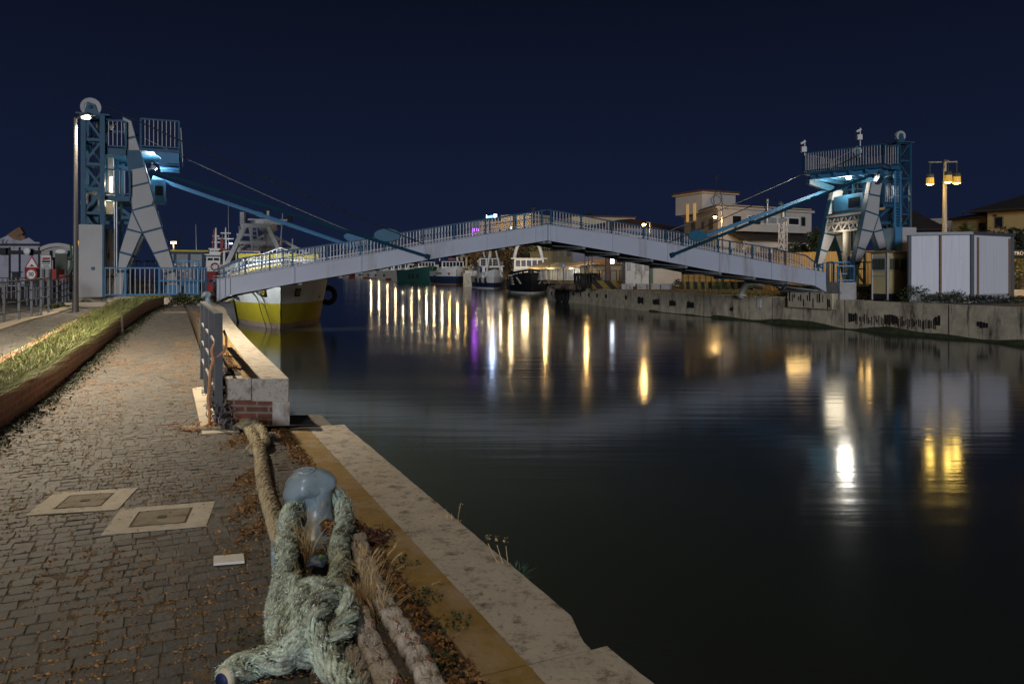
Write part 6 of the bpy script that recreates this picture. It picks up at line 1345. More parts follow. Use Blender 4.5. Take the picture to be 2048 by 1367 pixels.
for u0, u1 in ((.30, .37), (.38, .50), (.505, .615), (.62, .73), (.735, .86)): win(tv, vc, vr, u0, u1, P(0, 447, YV0+2).z, P(0, 431, YV0+2).z, 'signwhite', 'glasslit' if .3 < u0 < .7 else 'glass')
win(tv, vc, vr, .88, .93, P(0, 454, YV0+5).z, P(0, 433, YV0+5).z, 'greenpost', 'glass'); win(tv, vc, vr, .14, .24, P(0, 454, YV0+1).z, P(0, 430, YV0+1).z, 'plaster_w')
for u0, u1, y0, y1 in ((.12, .24, 462, 440), (.36, .44, 458, 442), (.62, .76, 460, 438)):
    a = vl; win(tv, vl, vc, 1-u1, 1-u0, P(0, y0, YV0+5).z, P(0, y1, YV0+5).z, 'wood', 'glass')
m = MB(); d = dr_; n = V(d.y, -d.x, 0); zb0, zb1 = P(0, 462, YV0).z, P(0, 450, YV0).z; L_ = (vr-vc).length
a = vc+d*L_*.12; b = vc+d*L_*.90; m.prism([V(*(a+n*1.1).xy, zb0), V(*(b+n*1.1).xy, zb0), V(*b.xy, zb0), V(*a.xy, zb0)], (0, 0, .15)); m.prism([V(*(a+n*1.1).xy, zb0+.15), V(*(b+n*1.1).xy, zb0+.15), V(*(b+n*.98).xy, zb0+.15), V(*(a+n*.98).xy, zb0+.15)], (0, 0, zb1-zb0)); m.build('balcony', M['plaster_w'], tv)
m = MB(); a = vc+d*L_*.08; z0 = P(0, 480, YV0).z; m.add([V(*a.xy, zb0-.05), V(*b.xy, zb0-.05), V(*(b+n*3.2).xy, z0), V(*(a+n*3.2).xy, z0), V(*a.xy, zb0-.2), V(*b.xy, zb0-.2), V(*(b+n*3.2).xy, z0-.15), V(*(a+n*3.2).xy, z0-.15)], [(0, 3, 2, 1), (4, 5, 6, 7), (3, 7, 6, 2), (0, 4, 7, 3), (1, 2, 6, 5)]); m.build('porch_roof', M['roofdk'], tv)
m = MB(); m.prism([V(*(a+n*2.6).xy, z0-.75), V(*(b+n*2.6).xy, z0-.75), V(*(b+n*2.4).xy, z0-.75), V(*(a+n*2.4).xy, z0-.75)], (0, 0, .58))
for k in np.linspace(0, 1, 7): p = a+(b-a)*k+n*2.5; m.box(V(*p.xy, (z0-.75+ZR)/2), (.25, .25, z0-.75-ZR), ax=d)
m.build('porch_front', M['plaster_w'], tv)
m = MB(); c = vc+d*L_*.45+n*.8; m.tube([V(*c.xy, zb1+.4), V(*c.xy, P(0, 400, YV0).z)], .09); m.lathe([(.09, 0), (.16, .05), (.14, .5), (0, .55)], V(*c.xy, P(0, 402, YV0).z), 10); c = vc+d*L_*.66+n*.3; m.tube([V(*c.xy, ztop-.6), V(*c.xy, ztop+.5), V(*(c-d*.5).xy, ztop+.9)], .22, 10); m.build('flue', M['rod'], tv)
light('veranda_fill', V(*(vc+d*L_*.4+n*4).xy, 2.6), 90, (1, .75, .45), .5, tv)  # unseen fill added before the porch, no lamp hangs there
# vertical letters
sgx = thing('vertical_sign', 'vertical shop sign reading SPINA on a lattice frame before the villa', 'sign', on(1562, 60)); Ys = 60
m = MB(); m.beam(on(1569, Ys), P(1569, 443, Ys), .09, .09); m.beam(on(1574, Ys), P(1574, 443, Ys), .09, .09)
for y in (450, 460, 470, 480, 490, 500): m.beam(P(1569, y, Ys), P(1574, y, Ys), .06, .06)
m.build('frame', M['whitebar'], sgx)
for i, ch in enumerate('SPINA'):
    y = 451+i*10.9; m = MB(); k = Ys/F; c = P(1562, y, Ys); m.box(c, (11.5*k, .08, 10.2*k), rz=0); b_ = m.build('letter_board', M['signwhite'], sgx)
    text(ch, 12*k, c-YV*.05, XV if i else V(1, 0, -.12), UZ if i else V(.12, 0, 1), M['signblack'], 'letter', b_)
# street lamps of the right bank -------------------------------------------------
def rlamp(px, y, Y, lb, arm=.0, power=900, arch=False, col=SOD, lens='sodium', nm='street_lamp', r=.16, zb0=ZR):
    hd = P(px, y, Y); base = V(hd.x+arm, Y, zb0); t = thing(nm, lb, 'street lamp', base, 0, 'street lamps of the far bank'); m = MB()
    m.tube([base, V(base.x, Y, hd.z+(1.3 if arch else .15))], [.10, .06], 8)
    if arch:
        m.tube(spline([V(base.x, Y, hd.z+1.2), V(base.x-.1, Y, hd.z+2.0), V((base.x+hd.x)/2, Y, hd.z+2.4), V(hd.x-.1, Y, hd.z+1.9), V(hd.x, Y, hd.z+.3)], .2), .045, 6); m.torus(V(hd.x+.1, Y, hd.z+1.5), .45, .035, YV, 16, 6)
    elif arm: m.beam(V(base.x, Y, hd.z+.15), hd+UZ*.12, .07, .07)
    m.build('pole', M['polesteel'], t); m = MB(); m.lathe([(0, .22), (.12, .2), (r*1.3, .06), (r*1.3, .02), (0, .02)], hd, 12); hh = m.build('lamp_head', M['dark'], t)
    m = MB(); m.ball(hd-UZ*.05, (r, r, r*.7), 12, 8); m.build('lens', E[lens], hh); light('street_lamp_light', hd-UZ*.35, power, col, .16, t); return t
rlamp(1288, 448, 62, 'orange sodium street lamp rising above the right leaf railing', .5, 170)
rlamp(1430, 433, 70, 'orange sodium lamp on an arched ornamental pole before the villa', (1444.5-1430)*70/F, 850, True)
rlamp(1172, 478, 92, 'sodium lamp on a plain pole hidden behind the right leaf near the restaurant', .3, 330)
rlamp(1090, 462, 128, 'sodium lamp on a plain pole hidden behind the bridge crown', .3, 330)
QL = (1, .80, .42)
for i, (px, Y, c_, lb) in enumerate(((742, 430, 0, 'quay lamp farthest left behind the left leaf'), (758, 415, 0, 'quay lamp just right of the farthest left one'), (838, 304, 0, 'quay lamp between the rust streaked and cream tyre hung boats'), (953, 206, 0, 'quay lamp left of the russet trees'), (990, 181, 0, 'quay lamp above the white trawler derricks'), (775, 400, 0, 'quay lamp above the small brown and white boat'), (791, 372, 0, 'quay lamp above the grey white rusty boat'), (806, 345, 0, 'quay lamp beside the rust streaked boat'), (823, 318, 0, 'quay lamp right of the rust streaked boat'), (853, 290, 0, 'quay lamp above the green hulled boat'), (868, 268, 0, 'quay lamp left of the navy bowed boat'), (884, 250, 0, 'quay lamp over the wheelhouse of the navy bowed boat'), (899, 235, 1, 'orange quay lamp right of the navy bowed boat'), (915, 222, 0, 'pale quay lamp before the shuttered house'), (932, 210, 1, 'orange quay lamp before the grey house'), (964, 200, 0, 'quay lamp before the russet tree'), (977, 186, 1, 'orange quay lamp over the white trawler'), (1001, 176, 0, 'quay lamp between the two trawlers'), (1022, 165, 0, 'quay lamp over the black trawler wheelhouse'))):
    yd = px_at(LT, px)+12
    rlamp(px, yd, Y, lb, .4, Y*Y*.0075, False, SOD if c_ else QL, 'sodium' if c_ else 'led', 'quay_lamp', .28)
# triple lamp
t = thing('triple_lamp', 'tall lamp post with three hanging yellow drum lanterns behind the white cabin', 'street lamp', on(1889, 42, .5)); Yt = 42
m = MB(); m.tube([on(1889, Yt, .4), P(1889, 470, Yt), P(1890, 320, Yt)], [.15, .13, .08], 12); m.beam(P(1857, 324.5, Yt), P(1914, 323.5, Yt+.6), .06, .06); m.beam(P(1890, 321, Yt+.0), P(1897, 322, Yt-1.2), .06, .06); m.build('pole', mat('pinkish_pole', (.40, .34, .28), .5, var=.08), t)  # pole in one even pinkish beige
for px, y0, y1, Y in ((1860, 352, 370, Yt-.1), (1896.5, 347, 366, Yt-1.2), (1913.5, 350, 368, Yt+.6)):
    k = Y/F; top = P(px, y0, Y); bot = P(px, y1, Y); r = 7.2*k; m = MB(); m.tube([P(px, 324, Y), top], .025, 6); m.lathe([(0, .12), (r*.9, .12), (r*.98, -.02), (r*.98, -.1), (0, -.1)], top, 20); ln = m.build('lantern', M['signolive'], t)
    m = MB(); m.lathe([(r*.94, -.102), (r, bot.z-top.z+.04)], top, 20); sh = m.build('shade', E['shade'], ln); m = MB(); m.ball(V(top.x, top.y, bot.z+.05), (r*.9, r*.9, .06), 16, 6); m.build('lens', E['yel'], ln)
    light('triple_lamp_light', V(top.x, top.y, bot.z-.14), 32, (1, .66, .14), .14, t)
# white cabin, booth -----------------------------------------------------------
ca, cm, cb_ = on(1818, 33.3, .38), on(1943, 32.6, .38), on(2023, 34.3, .38)
tc_ = thing('white_cabin', 'large white corrugated site cabin with blue corner posts on the far quay', 'cabin', ca); zc0, zc1 = P(0, 588, 33).z, P(0, 470, 33).z
m = MB(); bk = V(2.1, 3.4, 0); m.prism([V(*p.xy, zc0) for p in (ca, cm, cb_, cb_+bk, ca+bk)], (0, 0, zc1-zc0)); m.build('wall', M['corr'], tc_)
m = MB()
for p in (ca, cm, cb_): m.box(V(*(p-V(0, .02, 0)).xy, (zc0+zc1)/2-.12), (.13, .13, zc1-zc0+.25))
m.build('corner_post', M['greysteel'], tc_)
pm = ca+(cm-ca)*.5; m = MB(); m.box(V(*(pm-V(0, .03, 0)).xy, (zc0+zc1)/2), (.09, .07, zc1-zc0)); m.box(V(*(cm+(cb_-cm)*.14-V(0, .04, 0)).xy, (zc0+zc1)/2-.1), (.08, .06, zc1-zc0)); m.box(V(*(cm+(cb_-cm)*.93-V(0, .04, 0)).xy, (zc0+zc1)/2-.1), (.08, .06, zc1-zc0)); m.build('batten', M['wood'], tc_)
m = MB(); q = [ca-V(.2, .12, 0), cm+V(.0, -.14, 0), cb_+V(.12, -.1, 0), cb_+bk+V(.1, .1, 0), ca+bk+V(-.1, .1, 0)]; m.prism([V(*p.xy, zc1+.002) for p in q], (0, 0, .12)); m.build('roof', M['greysteel'], tc_)
m = MB(); m.prism([V(*p.xy, .3) for p in (ca+V(.05, .05, 0), cm+V(0, .05, 0), cb_+V(-.05, .05, 0), cb_+bk, ca+bk)], (0, 0, zc0-.302)); m.build('base_frame', M['panel'], tc_)
b0, b1_, b2x = on(1744, 35.0, .45), on(1774.5, 34.2, .45), on(1813, 35.9, .45)
tb2 = thing('ticket_booth', 'small cream guard booth with striped curtained windows beside the white cabin', 'booth', b0); zb0_, zb1_ = P(0, 587, 34.6).z, P(0, 505, 34.6).z
m = MB(); bk = V(.85, 1.5, 0); m.prism([V(*p.xy, zb0_) for p in (b0, b1_, b2x, b2x+bk, b0+bk)], (0, 0, zb1_-zb0_)); m.build('wall', M['booth'], tb2)
m = MB(); m.prism([V(*p.xy, zb1_+.002) for p in (b0-V(.35, .15, 0), b1_-V(0, .2, 0), b2x+V(.1, -.1, 0), b2x+bk, b0+bk)], (0, 0, .07)); m.build('roof', M['wood'], tb2)
for p in (b0, b1_, b2x): m = MB(); m.box(V(*(p-V(0, .02, 0)).xy, (zb0_+zb1_)/2-.15), (.07, .07, zb1_-zb0_+.28)); m.build('corner_post', M['panel'], tb2)
m = MB(); m.box(V(*((b0+b1_)/2).xy, (zb0_+zb1_)/2-.12)-V(0, .03, 0), ((b1_-b0).length, .05, .06), ax=(b1_-b0).normalized()); m.build('mid_rail', M['panel'], tb2)
m = MB(); m.prism([V(*p.xy, zb0_-.25) for p in (b0, b1_, b2x, b2x+bk, b0+bk)], (0, 0, .24)); m.build('plinth', M['dark'], tb2)
zw0, zw1 = P(0, 543, 34.6).z, P(0, 513, 34.6).z
win(tb2, b0, b1_, .10, .94, zw0, zw1, 'panel', 'curtain'); win(tb2, b1_, b2x, .06, .56, zw0, zw1, 'plaster_c', 'curtain'); win(tb2, b1_, b2x, .60, .94, zw0, zw1, 'plaster_c', 'curtain')
m = MB()
for a, b, us in ((b0, b1_, np.linspace(.16, .88, 9)), (b1_, b2x, np.linspace(.1, .52, 7)), (b1_, b2x, np.linspace(.64, .9, 5))):
    d = (b-a).normalized(); n = V(d.y, -d.x, 0)
    for u in us: m.box(V(*(a+(b-a)*u+n*.06).xy, (zw0+zw1)/2-.0), (.035, .03, zw1-zw0-.2), ax=d)
m.build('window_bars', M['signolive'], tb2)['kind'] = 'stuff'

# quay edge bollard, plate, tyres ------------------------------------------------
m = MB(); bc = on(1489, 42.6); kk = 42.6/F; sp_ = spline([bc+V(-.2, 0, -.1), bc+V(-.12, 0, .35), bc+V(.15, 0, .62), bc+V(.6, 0, .63), bc+V(.95, 0, .55)], .06); m.tube(sp_, [.16+.05*(i/len(sp_)) for i in range(len(sp_))], 14); m.ball(sp_[-1], (.2, .2, .19)); m.lathe([(.34, 0), (.3, .06), (.2, .12)], bc+V(-.2, 0, .02), 16)
tag(m.build('mooring_bollard', mat('verdigris_bollard', (.36, .38, .34), .6, var=.3, vs=4, dirt=((.2, .13, .06), .35, 5, Z1))), 'pale hooked bollard on the edge of the far quay wall', 'bollard')
g = wall_at(1519, 606); c, d, n = g; m = MB(); m.box(c+n*.03, (.32, .03, .5), ax=d); tag(m.build('white_plate', M['signwhite']), 'blank white plate fixed to the far quay wall below the bollard', 'plate')
for px, y, r, lb in ((1121, 588, .72, 'left tyre fender hanging on the far quay wall corner'), (1135, 591, .72, 'right tyre fender hanging on the far quay wall corner')):
    g = wall_at(px, y); c, d, n = g; tyre(c+n*.2, n, r*.8, lb, 'tyres on the far quay wall'); m = MB(); m.tube([c+n*.2+UZ*r, V(*(c+n*.05).xy, ZR+.05)], .03, 5); tag(m.build('tyre_rope', M['rope_cream']), lb.replace('tyre fender', 'rope holding the tyre').replace(' hanging', ''), 'rope')
# barriers and blocks
YB = stripes('yellow_black_stripes', (.26, .21, .05), (.02, .02, .02), 1.15, (1, 0, .9)); YB2 = stripes('yellow_black_bars', (.24, .20, .05), (.02, .02, .02), .62, (1, 0, 0))
def barrier(a, b, h, mt, lb):
    d = (b-a).normalized(); n = V(-d.y, d.x, 0); m = MB(); m.prism([a-n*.28, a+n*.28, a+n*.28+UZ*h*.25, a+n*.12+UZ*h, a-n*.12+UZ*h, a-n*.28+UZ*h*.25], b-a); o = m.build('road_barrier', mt); tag(o, lb, 'barrier', 'striped barriers on the far quay'); return o
barrier(on(1183, 63), on(1232, 63.5), .72, YB, 'left diagonal striped barrier near the quay corner'); barrier(on(1233, 63.6), on(1243, 64.5), .7, YB, 'short diagonal striped barrier beside the white planter boxes')
xs = [1366, 1393, 1420, 1447, 1474, 1501]
for i in range(5): barrier(on(xs[i]+.5, 63), on(xs[i+1]-.5, 63), .62, YB2, ('first', 'second', 'third', 'fourth', 'last')[i]+' upright striped barrier of the row before the wire fence')
barrier(on(1537, 61), on(1562, 61), .6, YB2, 'separate upright striped barrier near the far bridge end')
for i, (x0, x1, lb) in enumerate(((1243, 1252, 'smallest white block left of the planter boxes'), (1253, 1266, 'cube like white block beside the shack door'), (1274, 1293, 'grey white planter box under the shack'), (1295, 1320, 'cream white planter box between two others'), (1322, 1347, 'rightmost white planter box before the white shed wall'))):
    a, b = on(x0, 62), on(x1, 62); m = MB(); cx_ = (a+b)/2; L_ = (b-a).length; m.box(V(cx_.x, 62.4, ZR+.22), (L_, .8, .44)); m.box(V(cx_.x, 62.4, ZR+.425), (L_+.06, .86, .06)); m.box(V(cx_.x, 62.4, ZR+.04), (L_-.08, .7, .08)); tag(m.build('planter_box', M['concblock']), lb, 'planter', 'white concrete planter boxes on the far quay')
# metal shack, white shed wall, fences
a, b = on(1251, 79), on(1301, 79); ts_ = thing('metal_shack', 'streaky white metal shack with three narrow shuttered windows', 'shack', a); zt = P(0, 512, 79).z; _, n_ = block(ts_, a, b, 3, ZR, zt, 'rustw')
for u0, u1 in ((.06, .2), (.42, .55), (.76, .92)): win(ts_, a, b, u0, u1, P(0, 541, 79).z, P(0, 518, 79).z, 'greysteel', 'glasslit')
m = MB(); m.box(V(b.x+.12, b.y-.1, (ZR+zt)/2), (.22, .22, zt-ZR)); m.build('corner_post', M['greenpost'], ts_); eave(ts_, a, b, 3, zt, .12, .1, 'greysteel', 'roof')
a, b = on(1305.5, 78.8), on(1363, 78.8); t = thing('white_shed', 'plain white plastered shed right of the metal shack', 'shed', a); block(t, a, b, 4, ZR, P(0, 520, 79).z, 'plaster_w'); eave(t, a, b, 4, P(0, 520, 79).z, .1, .1, 'roofdk', 'roof')
a, b = on(1364, 79.5), on(1505, 74); t = thing('boundary_wall', 'long ochre boundary wall with a wire fence behind the striped barriers', 'wall', a); block(t, a, b, .3, ZR, P(0, 527, 77).z, 'plaster_y'); m = MB()
for k in np.linspace(0, 1, 13): p = a+(b-a)*k-V(0, .6, 0); m.beam(V(*p.xy, ZR), V(*p.xy, ZR+2.1), .05, .05, up=YV)
for z in (.4, .9, 1.4, 2.0): m.beam(V(*(a-V(0, .6, 0)).xy, ZR+z), V(*(b-V(0, .6, 0)).xy, ZR+z), .025, .025)
m.build('wire_fence', M['dark'], t)
a, b = on(1507, 58), on(1815, 50); t = thing('garden_wall', 'ochre yellow garden wall lit behind the far bridge tower', 'wall', a); block(t, a, b, .3, ZR, P(0, 504, 55).z, 'plaster_y'); m = MB()
for k in np.linspace(0, 1, 16): p = a+(b-a)*k; m.box(V(*(p-V(0, .04, 0)).xy, (ZR+P(0, 504, 55).z)/2), (.06, .05, P(0, 504, 55).z-ZR))
m.build('pilaster', M['plaster_c'], t); light('wall_lamp_or_fill', on(1600, 52, 3.2), 200, SOD, .9, t); light('wall_lamp_or_fill', on(1745, 47, 3.0), 130, SOD, .9, t)  # both lights here are added fill on the wall, without fixtures
# trees ---------------------------------------------------------------------------
def tree(c, r, h, n, sz, mt, lb, nm='tree', cl=9, trunk=True, grp='trees of the far bank'):
    c = Vector(c); t = thing(nm, lb, 'tree', c, 0, grp); m = MB(); zc = c.z+h-r[2]; m.tube(spline([c, c+V(.1, 0, h*.3), V(c.x-.1, c.y, zc)], .4), [.22*h/6*(1-.5*i/8) for i in range(len(spline([c, c+V(.1, 0, h*.3), V(c.x-.1, c.y, zc)], .4)))], 8)
    cs = []
    for i in range(cl):
        a = random.uniform(0, 6.283); e = random.uniform(-.5, 1); q = V(c.x+math.cos(a)*r[0]*.62*random.random()**.4, c.y+math.sin(a)*r[1]*.62, zc+e*r[2]*.62); cs.append((q, random.uniform(.32, .55))); m.tube([V(c.x, c.y, zc-r[2]*.6), (V(c.x, c.y, zc)+q)/2, q], [.09, .06, .03], 5)
    m.build('trunk', M['bark'], t); m = MB()
    for _ in range(n):
        q, k = random.choice(cs); d = V(random.gauss(0, 1), random.gauss(0, 1), random.gauss(0, 1)).normalized(); p = q+V(d.x*r[0], d.y*r[1], d.z*r[2])*k*random.uniform(.55, 1.05); e = V(random.gauss(0, 1), random.gauss(0, 1), random.gauss(0, .8)).normalized(); f = e.orthogonal().normalized(); s1 = sz*random.uniform(.6, 1.5)
        m.add([p-e*s1, p+f*s1*.5, p+e*s1, p-f*s1*.5], [(0, 1, 2, 3)])
    m.build('crown', M[mt], t); return t
tree(on(1612, 62), (2.1, 1.8, 2.1), 4.6, 3800, .16, 'leaf', 'dark round tree between the SPINA sign and the far tower'); tree(on(1582, 64), (1.6, 1.5, 1.5), 3.2, 2200, .15, 'leaf', 'low bushy tree right beside the SPINA sign'); tree(on(1648, 60), (1.4, 1.4, 1.9), 4.9, 2200, .15, 'leaf', 'tall dark tree behind the left frame of the far tower')
def palm(c, h, n, L_, lb, nm='palm_tree', mt='leaf', w_=.05):
    c = Vector(c); t = thing(nm, lb, 'palm' if h > .5 else 'plant', c); m = MB(); m.tube([c, c+UZ*h], [.2, .16], 8); m.build('trunk', M['bark'], t); m = MB()
    for i in range(n):
        a = random.uniform(0, 6.283); el = random.uniform(.15, 1.45); d = V(math.cos(a)*math.cos(el), math.sin(a)*math.cos(el), math.sin(el)); pts = [c+UZ*h+d*(L_*k/6)-UZ*(.55*L_*(k/6)**2*math.cos(el)) for k in range(7)]
        for p, q in zip(pts, pts[1:]):
            s_ = (q-p).cross(UZ).normalized()
            for sg in (-1, 1):
                for kk in (0, .5): o = p+(q-p)*kk; m.add([o, o+(q-p)*.35, o+(q-p)*.6+s_*sg*L_*.16-UZ*L_*.05], [(0, 1, 2)])
            m.add([p-s_*w_*.3, p+s_*w_*.3, q+s_*w_*.2, q-s_*w_*.2], [(0, 1, 2, 3)])
    m.build('crown', M[mt], t)
palm(on(1608, 56.5), 1.5, 60, 1.4, 'low spiky palm shrub above the garden wall', 'palm_shrub', 'grass'); palm(on(1942, 52), 3.4, 34, 1.9, 'dark feathery palm behind the white cabin')
# houses at right --------------------------------------------------------------------
def hip(t, a, b, dep, z, h, over, mt, nm='roof'):
    d = (b-a).normalized(); n = V(-d.y, d.x, 0); L_ = (b-a).length; c = [a-d*over-n*over, b+d*over-n*over, b+d*over+n*(dep+over), a-d*over+n*(dep+over)]; k = min(L_, dep)*.45
    r0, r1 = (a+b)/2+n*dep/2-d*max(.1, L_/2-k), (a+b)/2+n*dep/2+d*max(.1, L_/2-k); m = MB(); m.add([V(*p.xy, z) for p in c]+[V(*p.xy, z+.15) for p in c]+[V(*r0.xy, z+h), V(*r1.xy, z+h)], [(3, 2, 1, 0), (0, 1, 5, 4), (1, 2, 6, 5), (2, 3, 7, 6), (3, 0, 4, 7), (4, 5, 9, 8), (5, 6, 9), (6, 7, 8, 9), (7, 4, 8)]); return m.build(nm, M[mt], t)
def houseR(px0, Y0, px1, Y1, yt, mt, rh, rmt, lb, wins=(), dep=9, over=.5, cat='house'):
    a, b = on(px0, Y0), on(px1, Y1); t = thing('house', lb, cat, a, 0, 'houses of the far bank'); zt = P(0, yt, (Y0+Y1)/2).z; block(t, a, b, dep, ZR, zt, mt)
    if rh: hip(t, a, b, dep, zt, rh, over, rmt)
    else: eave(t, a, b, dep, zt, .15, .2, rmt, 'roof')
    for u0, u1, y0, y1, fr, gl in wins: win(t, a, b, u0, u1, P(0, y0, (Y0+Y1)/2).z, P(0, y1, (Y0+Y1)/2).z, fr, gl)
    return t
houseR(1975, 66, 2110, 62, 421, 'plaster_y', 2.2, 'roofdk', 'tall ochre house with broad dark hip roof at the right edge', ((.1, .25, 455, 430, 'wood', 'glass'),), 12, 1.2)
houseR(1905, 70, 1990, 66, 437, 'plaster_y', 1.0, 'roof', 'low ochre house with tiled roof left of the tall one', ((.62, .8, 462, 446, 'wood', 'glass'),), 10, .5)
houseR(1830, 84, 1902, 82, 441, 'plaster_w', 0, 'plaster_w', 'flat roofed white house behind the triple lamp', ((.7, .8, 458, 448, 'greysteel', 'glass'),))
houseR(1770, 66, 1880, 64, 462, 'roofdk', 2.0, 'roofdk', 'dark roofed house behind the far tower lattice mast', ((.6, .7, 478, 468, 'greysteel', 'glass'),), 8, .6)
tree(on(2035, 57), (3.2, 2.5, 2.6), 5.2, 3600, .2, 'leaf_dk', 'dark broad tree beside the tall ochre house'); tree(on(1925, 76), (2.6, 2, 1.6), 6.0, 1800, .2, 'leaf_dk', 'dark treetop behind the low ochre house'); tree(on(1878, 92), (1.8, 1.8, .9), 7.6, 900, .2, 'leaf_dk', 'flat topped pine silhouette left of the triple lamp')
m = MB(); 
for (px, y0, y1, Y) in ((1433, 375, 350, 82), (1515, 405, 378, 84), (1926, 440, 420, 70)):
    m = MB(); c = P(px, y0, Y); m.tube([c-UZ*.5, P(px, y1, Y)], .03, 5)
    for k in range(3): m.beam(P(px-4, y1+2+k*3, Y), P(px+4, y1+2+k*3, Y), .03, .03)
    tag(m.build('roof_aerial', M['dark']), {1433: 'thin television aerial above the villa tower', 1515: 'thin television aerial above the villa parapet', 1926: 'television aerial above the low ochre house'}[px], 'aerial')
# bistro sign and hedge
t = thing('shop_sign', 'dark fascia sign ending in BISTRO letters at the right edge', 'sign', on(2040, 46)); m = MB(); a, b = P(1990, 513, 46), P(2075, 499, 46); m.prism([V(a.x, 46, a.z), V(b.x, 46, a.z), V(b.x, 46, b.z), V(a.x, 46, b.z)], YV*.15); m.build('board', M['signblack'], t)
m = MB(); m.beam(on(1998, 46.1), V(on(1998, 46.1).x, 46.1, b.z), .1, .1, up=YV); m.beam(on(2070, 46.1), V(on(2070, 46.1).x, 46.1, b.z), .1, .1, up=YV); m.build('post', M['dark'], t)
text('BISTRO', 9.8*46/F, P(2031, 506.5, 45.97), XV, UZ, M['signwhite'], 'letters', t)
m = MB(); h0, h1 = on(2000, 45), on(2090, 44)
for _ in range(5200):
    p = h0+(h1-h0)*random.random()+V(0, random.uniform(0, .8), 0); p.z = .8+random.random()*1.75; e = V(random.gauss(0, 1), random.gauss(0, 1), random.gauss(0, 1)).normalized(); f = e.orthogonal().normalized(); s1 = random.uniform(.03, .075); m.add([p-e*s1, p+f*s1*.5, p+e*s1, p-f*s1*.5], [(0, 1, 2, 3)])
tag(m.build('hedge', mat('hedge_leaves', (.16, .15, .06), .7, island=.6)), 'clipped leafy hedge below the BISTRO sign', 'hedge')
m = MB()
for k in range(9): p = h0+(h1-h0)*(k/8)-V(0, .25, 0); m.beam(V(*p.xy, .4), V(*p.xy, 1.6), .05, .05, up=YV)
for z in (.6, 1.1, 1.55): m.beam(V(*(h0-V(0, .25, 0)).xy, z), V(*(h1-V(0, .25, 0)).xy, z), .04, .04)
tag(m.build('hedge_fence', M['dark']), 'dark wire fence in front of the clipped hedge', 'fence'); m = MB(); m.prism([h0-V(0, .6, 0), h1-V(0, .6, 0), h1-V(0, .3, 0), h0-V(0, .3, 0)], (0, 0, .35)); tag(m.build('hedge_kerb', M['stoneplain']), 'pale kerb under the clipped hedge', 'kerb')
rlamp(2120, 440, 41, 'sodium lamp standing beyond the right edge of the view by the hedge', .3, 700)
# scrub on the far quay
for i, (px, Y, r, n, mt_, lb) in enumerate(((1736, 37.2, (.7, .4, .7), 500, 'weed', 'scrubby bush left of the guard booth'), (1790, 35.2, (.8, .4, .6), 650, 'grass_dry', 'yellow lit grass clump below the guard booth'), (1828, 32.9, (.9, .3, .8), 420, 'weed', 'wispy shrub at the left corner of the white cabin'), (1880, 32.5, (.7, .3, .45), 400, 'weed', 'low green weeds left of the white cabin centre'), (1913, 32.3, (.6, .3, .55), 320, 'weed', 'weeds under the centre of the white cabin'), (1975, 32.4, (1.4, .3, .35), 600, 'leaf_dk', 'dark creeping weeds under the right half of the white cabin'), (2035, 32.6, (.9, .4, .3), 420, 'weed', 'low weeds at the far right of the quay'), (1442, 60, (.8, .4, .7), 200, 'weed', 'scrub before the middle striped barrier'), (1356, 61, (.5, .4, .9), 200, 'leaf_dk', 'dark shrub beside the rightmost planter box'), (1508, 60, (.8, .4, .6), 220, 'weed', 'scrub between the striped barriers'), (1525, 59, (1., .5, .4), 200, 'weed', 'low scrub left of the separate striped barrier'))):
    bush(on(px, Y, ZR+.02 if Y > 36 else .36), r, n, .05 if Y < 40 else .09, mt_, lb, 'shrub', 'shrub', grp='shrubs of the far quay')
m = MB()
for _ in range(2600): px = random.uniform(1395, 1590); Y = random.uniform(44, 58) if px < 1500 else random.uniform(40, 55); p = on(px, Y, ZR); (blades(m, p, random.uniform(.05, .25), .03, V(random.gauss(0, .08), random.gauss(0, .08), 0), 2) if noise.noise(p*.5) > -.1 and p.y > 40 else None)
tag(m.build('quay_grass', M['grass_dry']), 'dry grass growing on the far quay top', 'grass', kind='stuff')
m = MB()
for px, Y, s_ in ((1130, 68, .5), (1148, 66, .6), (1160, 67, .4), (1125, 72, .45)):
    for k in range(14): c = on(px, Y)+V(random.gauss(0, s_), random.gauss(0, s_*.6), 0); m.ball(c+UZ*.12, (random.uniform(.25, .5), random.uniform(.25, .4), random.uniform(.15, .35)), 8, 5)
tag(m.build('net_pile', mat('net_heap', (.12, .085, .06), .95, var=.5, vs=6, bump=.8, bs=20, island=.4)), 'heaps of brown fishing nets on the far quay corner', 'nets', kind='stuff')
m = MB()
for k in range(12): m.torus(on(1178, 66)+V(-1.2+k*.2, 0, .55), .75, .09, axis=V(1, .15*math.sin(k), .1), n=14, m=6)
tag(m.build('net_reel', M['dark']), 'dark coiled pipe heap on the far quay behind the striped barrier', 'coil')
# restaurant, houses and trees in the middle distance -----------------------------------
a, b = on(1085, 104), on(1183, 95); t = thing('restaurant', 'low restaurant with cream awnings and glazed veranda beyond the bridge crown', 'restaurant', a); block(t, a, b, 8, ZR, P(0, 532, 100).z, 'plaster_c'); d = (b-a).normalized(); n = V(d.y, -d.x, 0)
for u0, u1 in ((0, .36), (.42, 1.0)):
    p, q = a+(b-a)*u0, a+(b-a)*u1; z1, z0 = P(0, 524, 100).z, P(0, 535, 100).z; m = MB(); m.add([V(*p.xy, z1), V(*q.xy, z1), V(*(q+n*2.6).xy, z0), V(*(p+n*2.6).xy, z0), V(*p.xy, z1-.08), V(*q.xy, z1-.08), V(*(q+n*2.6).xy, z0-.25), V(*(p+n*2.6).xy, z0-.25)], [(0, 3, 2, 1), (3, 7, 6, 2), (0, 4, 7, 3), (1, 2, 6, 5), (4, 5, 6, 7)]); m.build('awning', M['awning'], t)
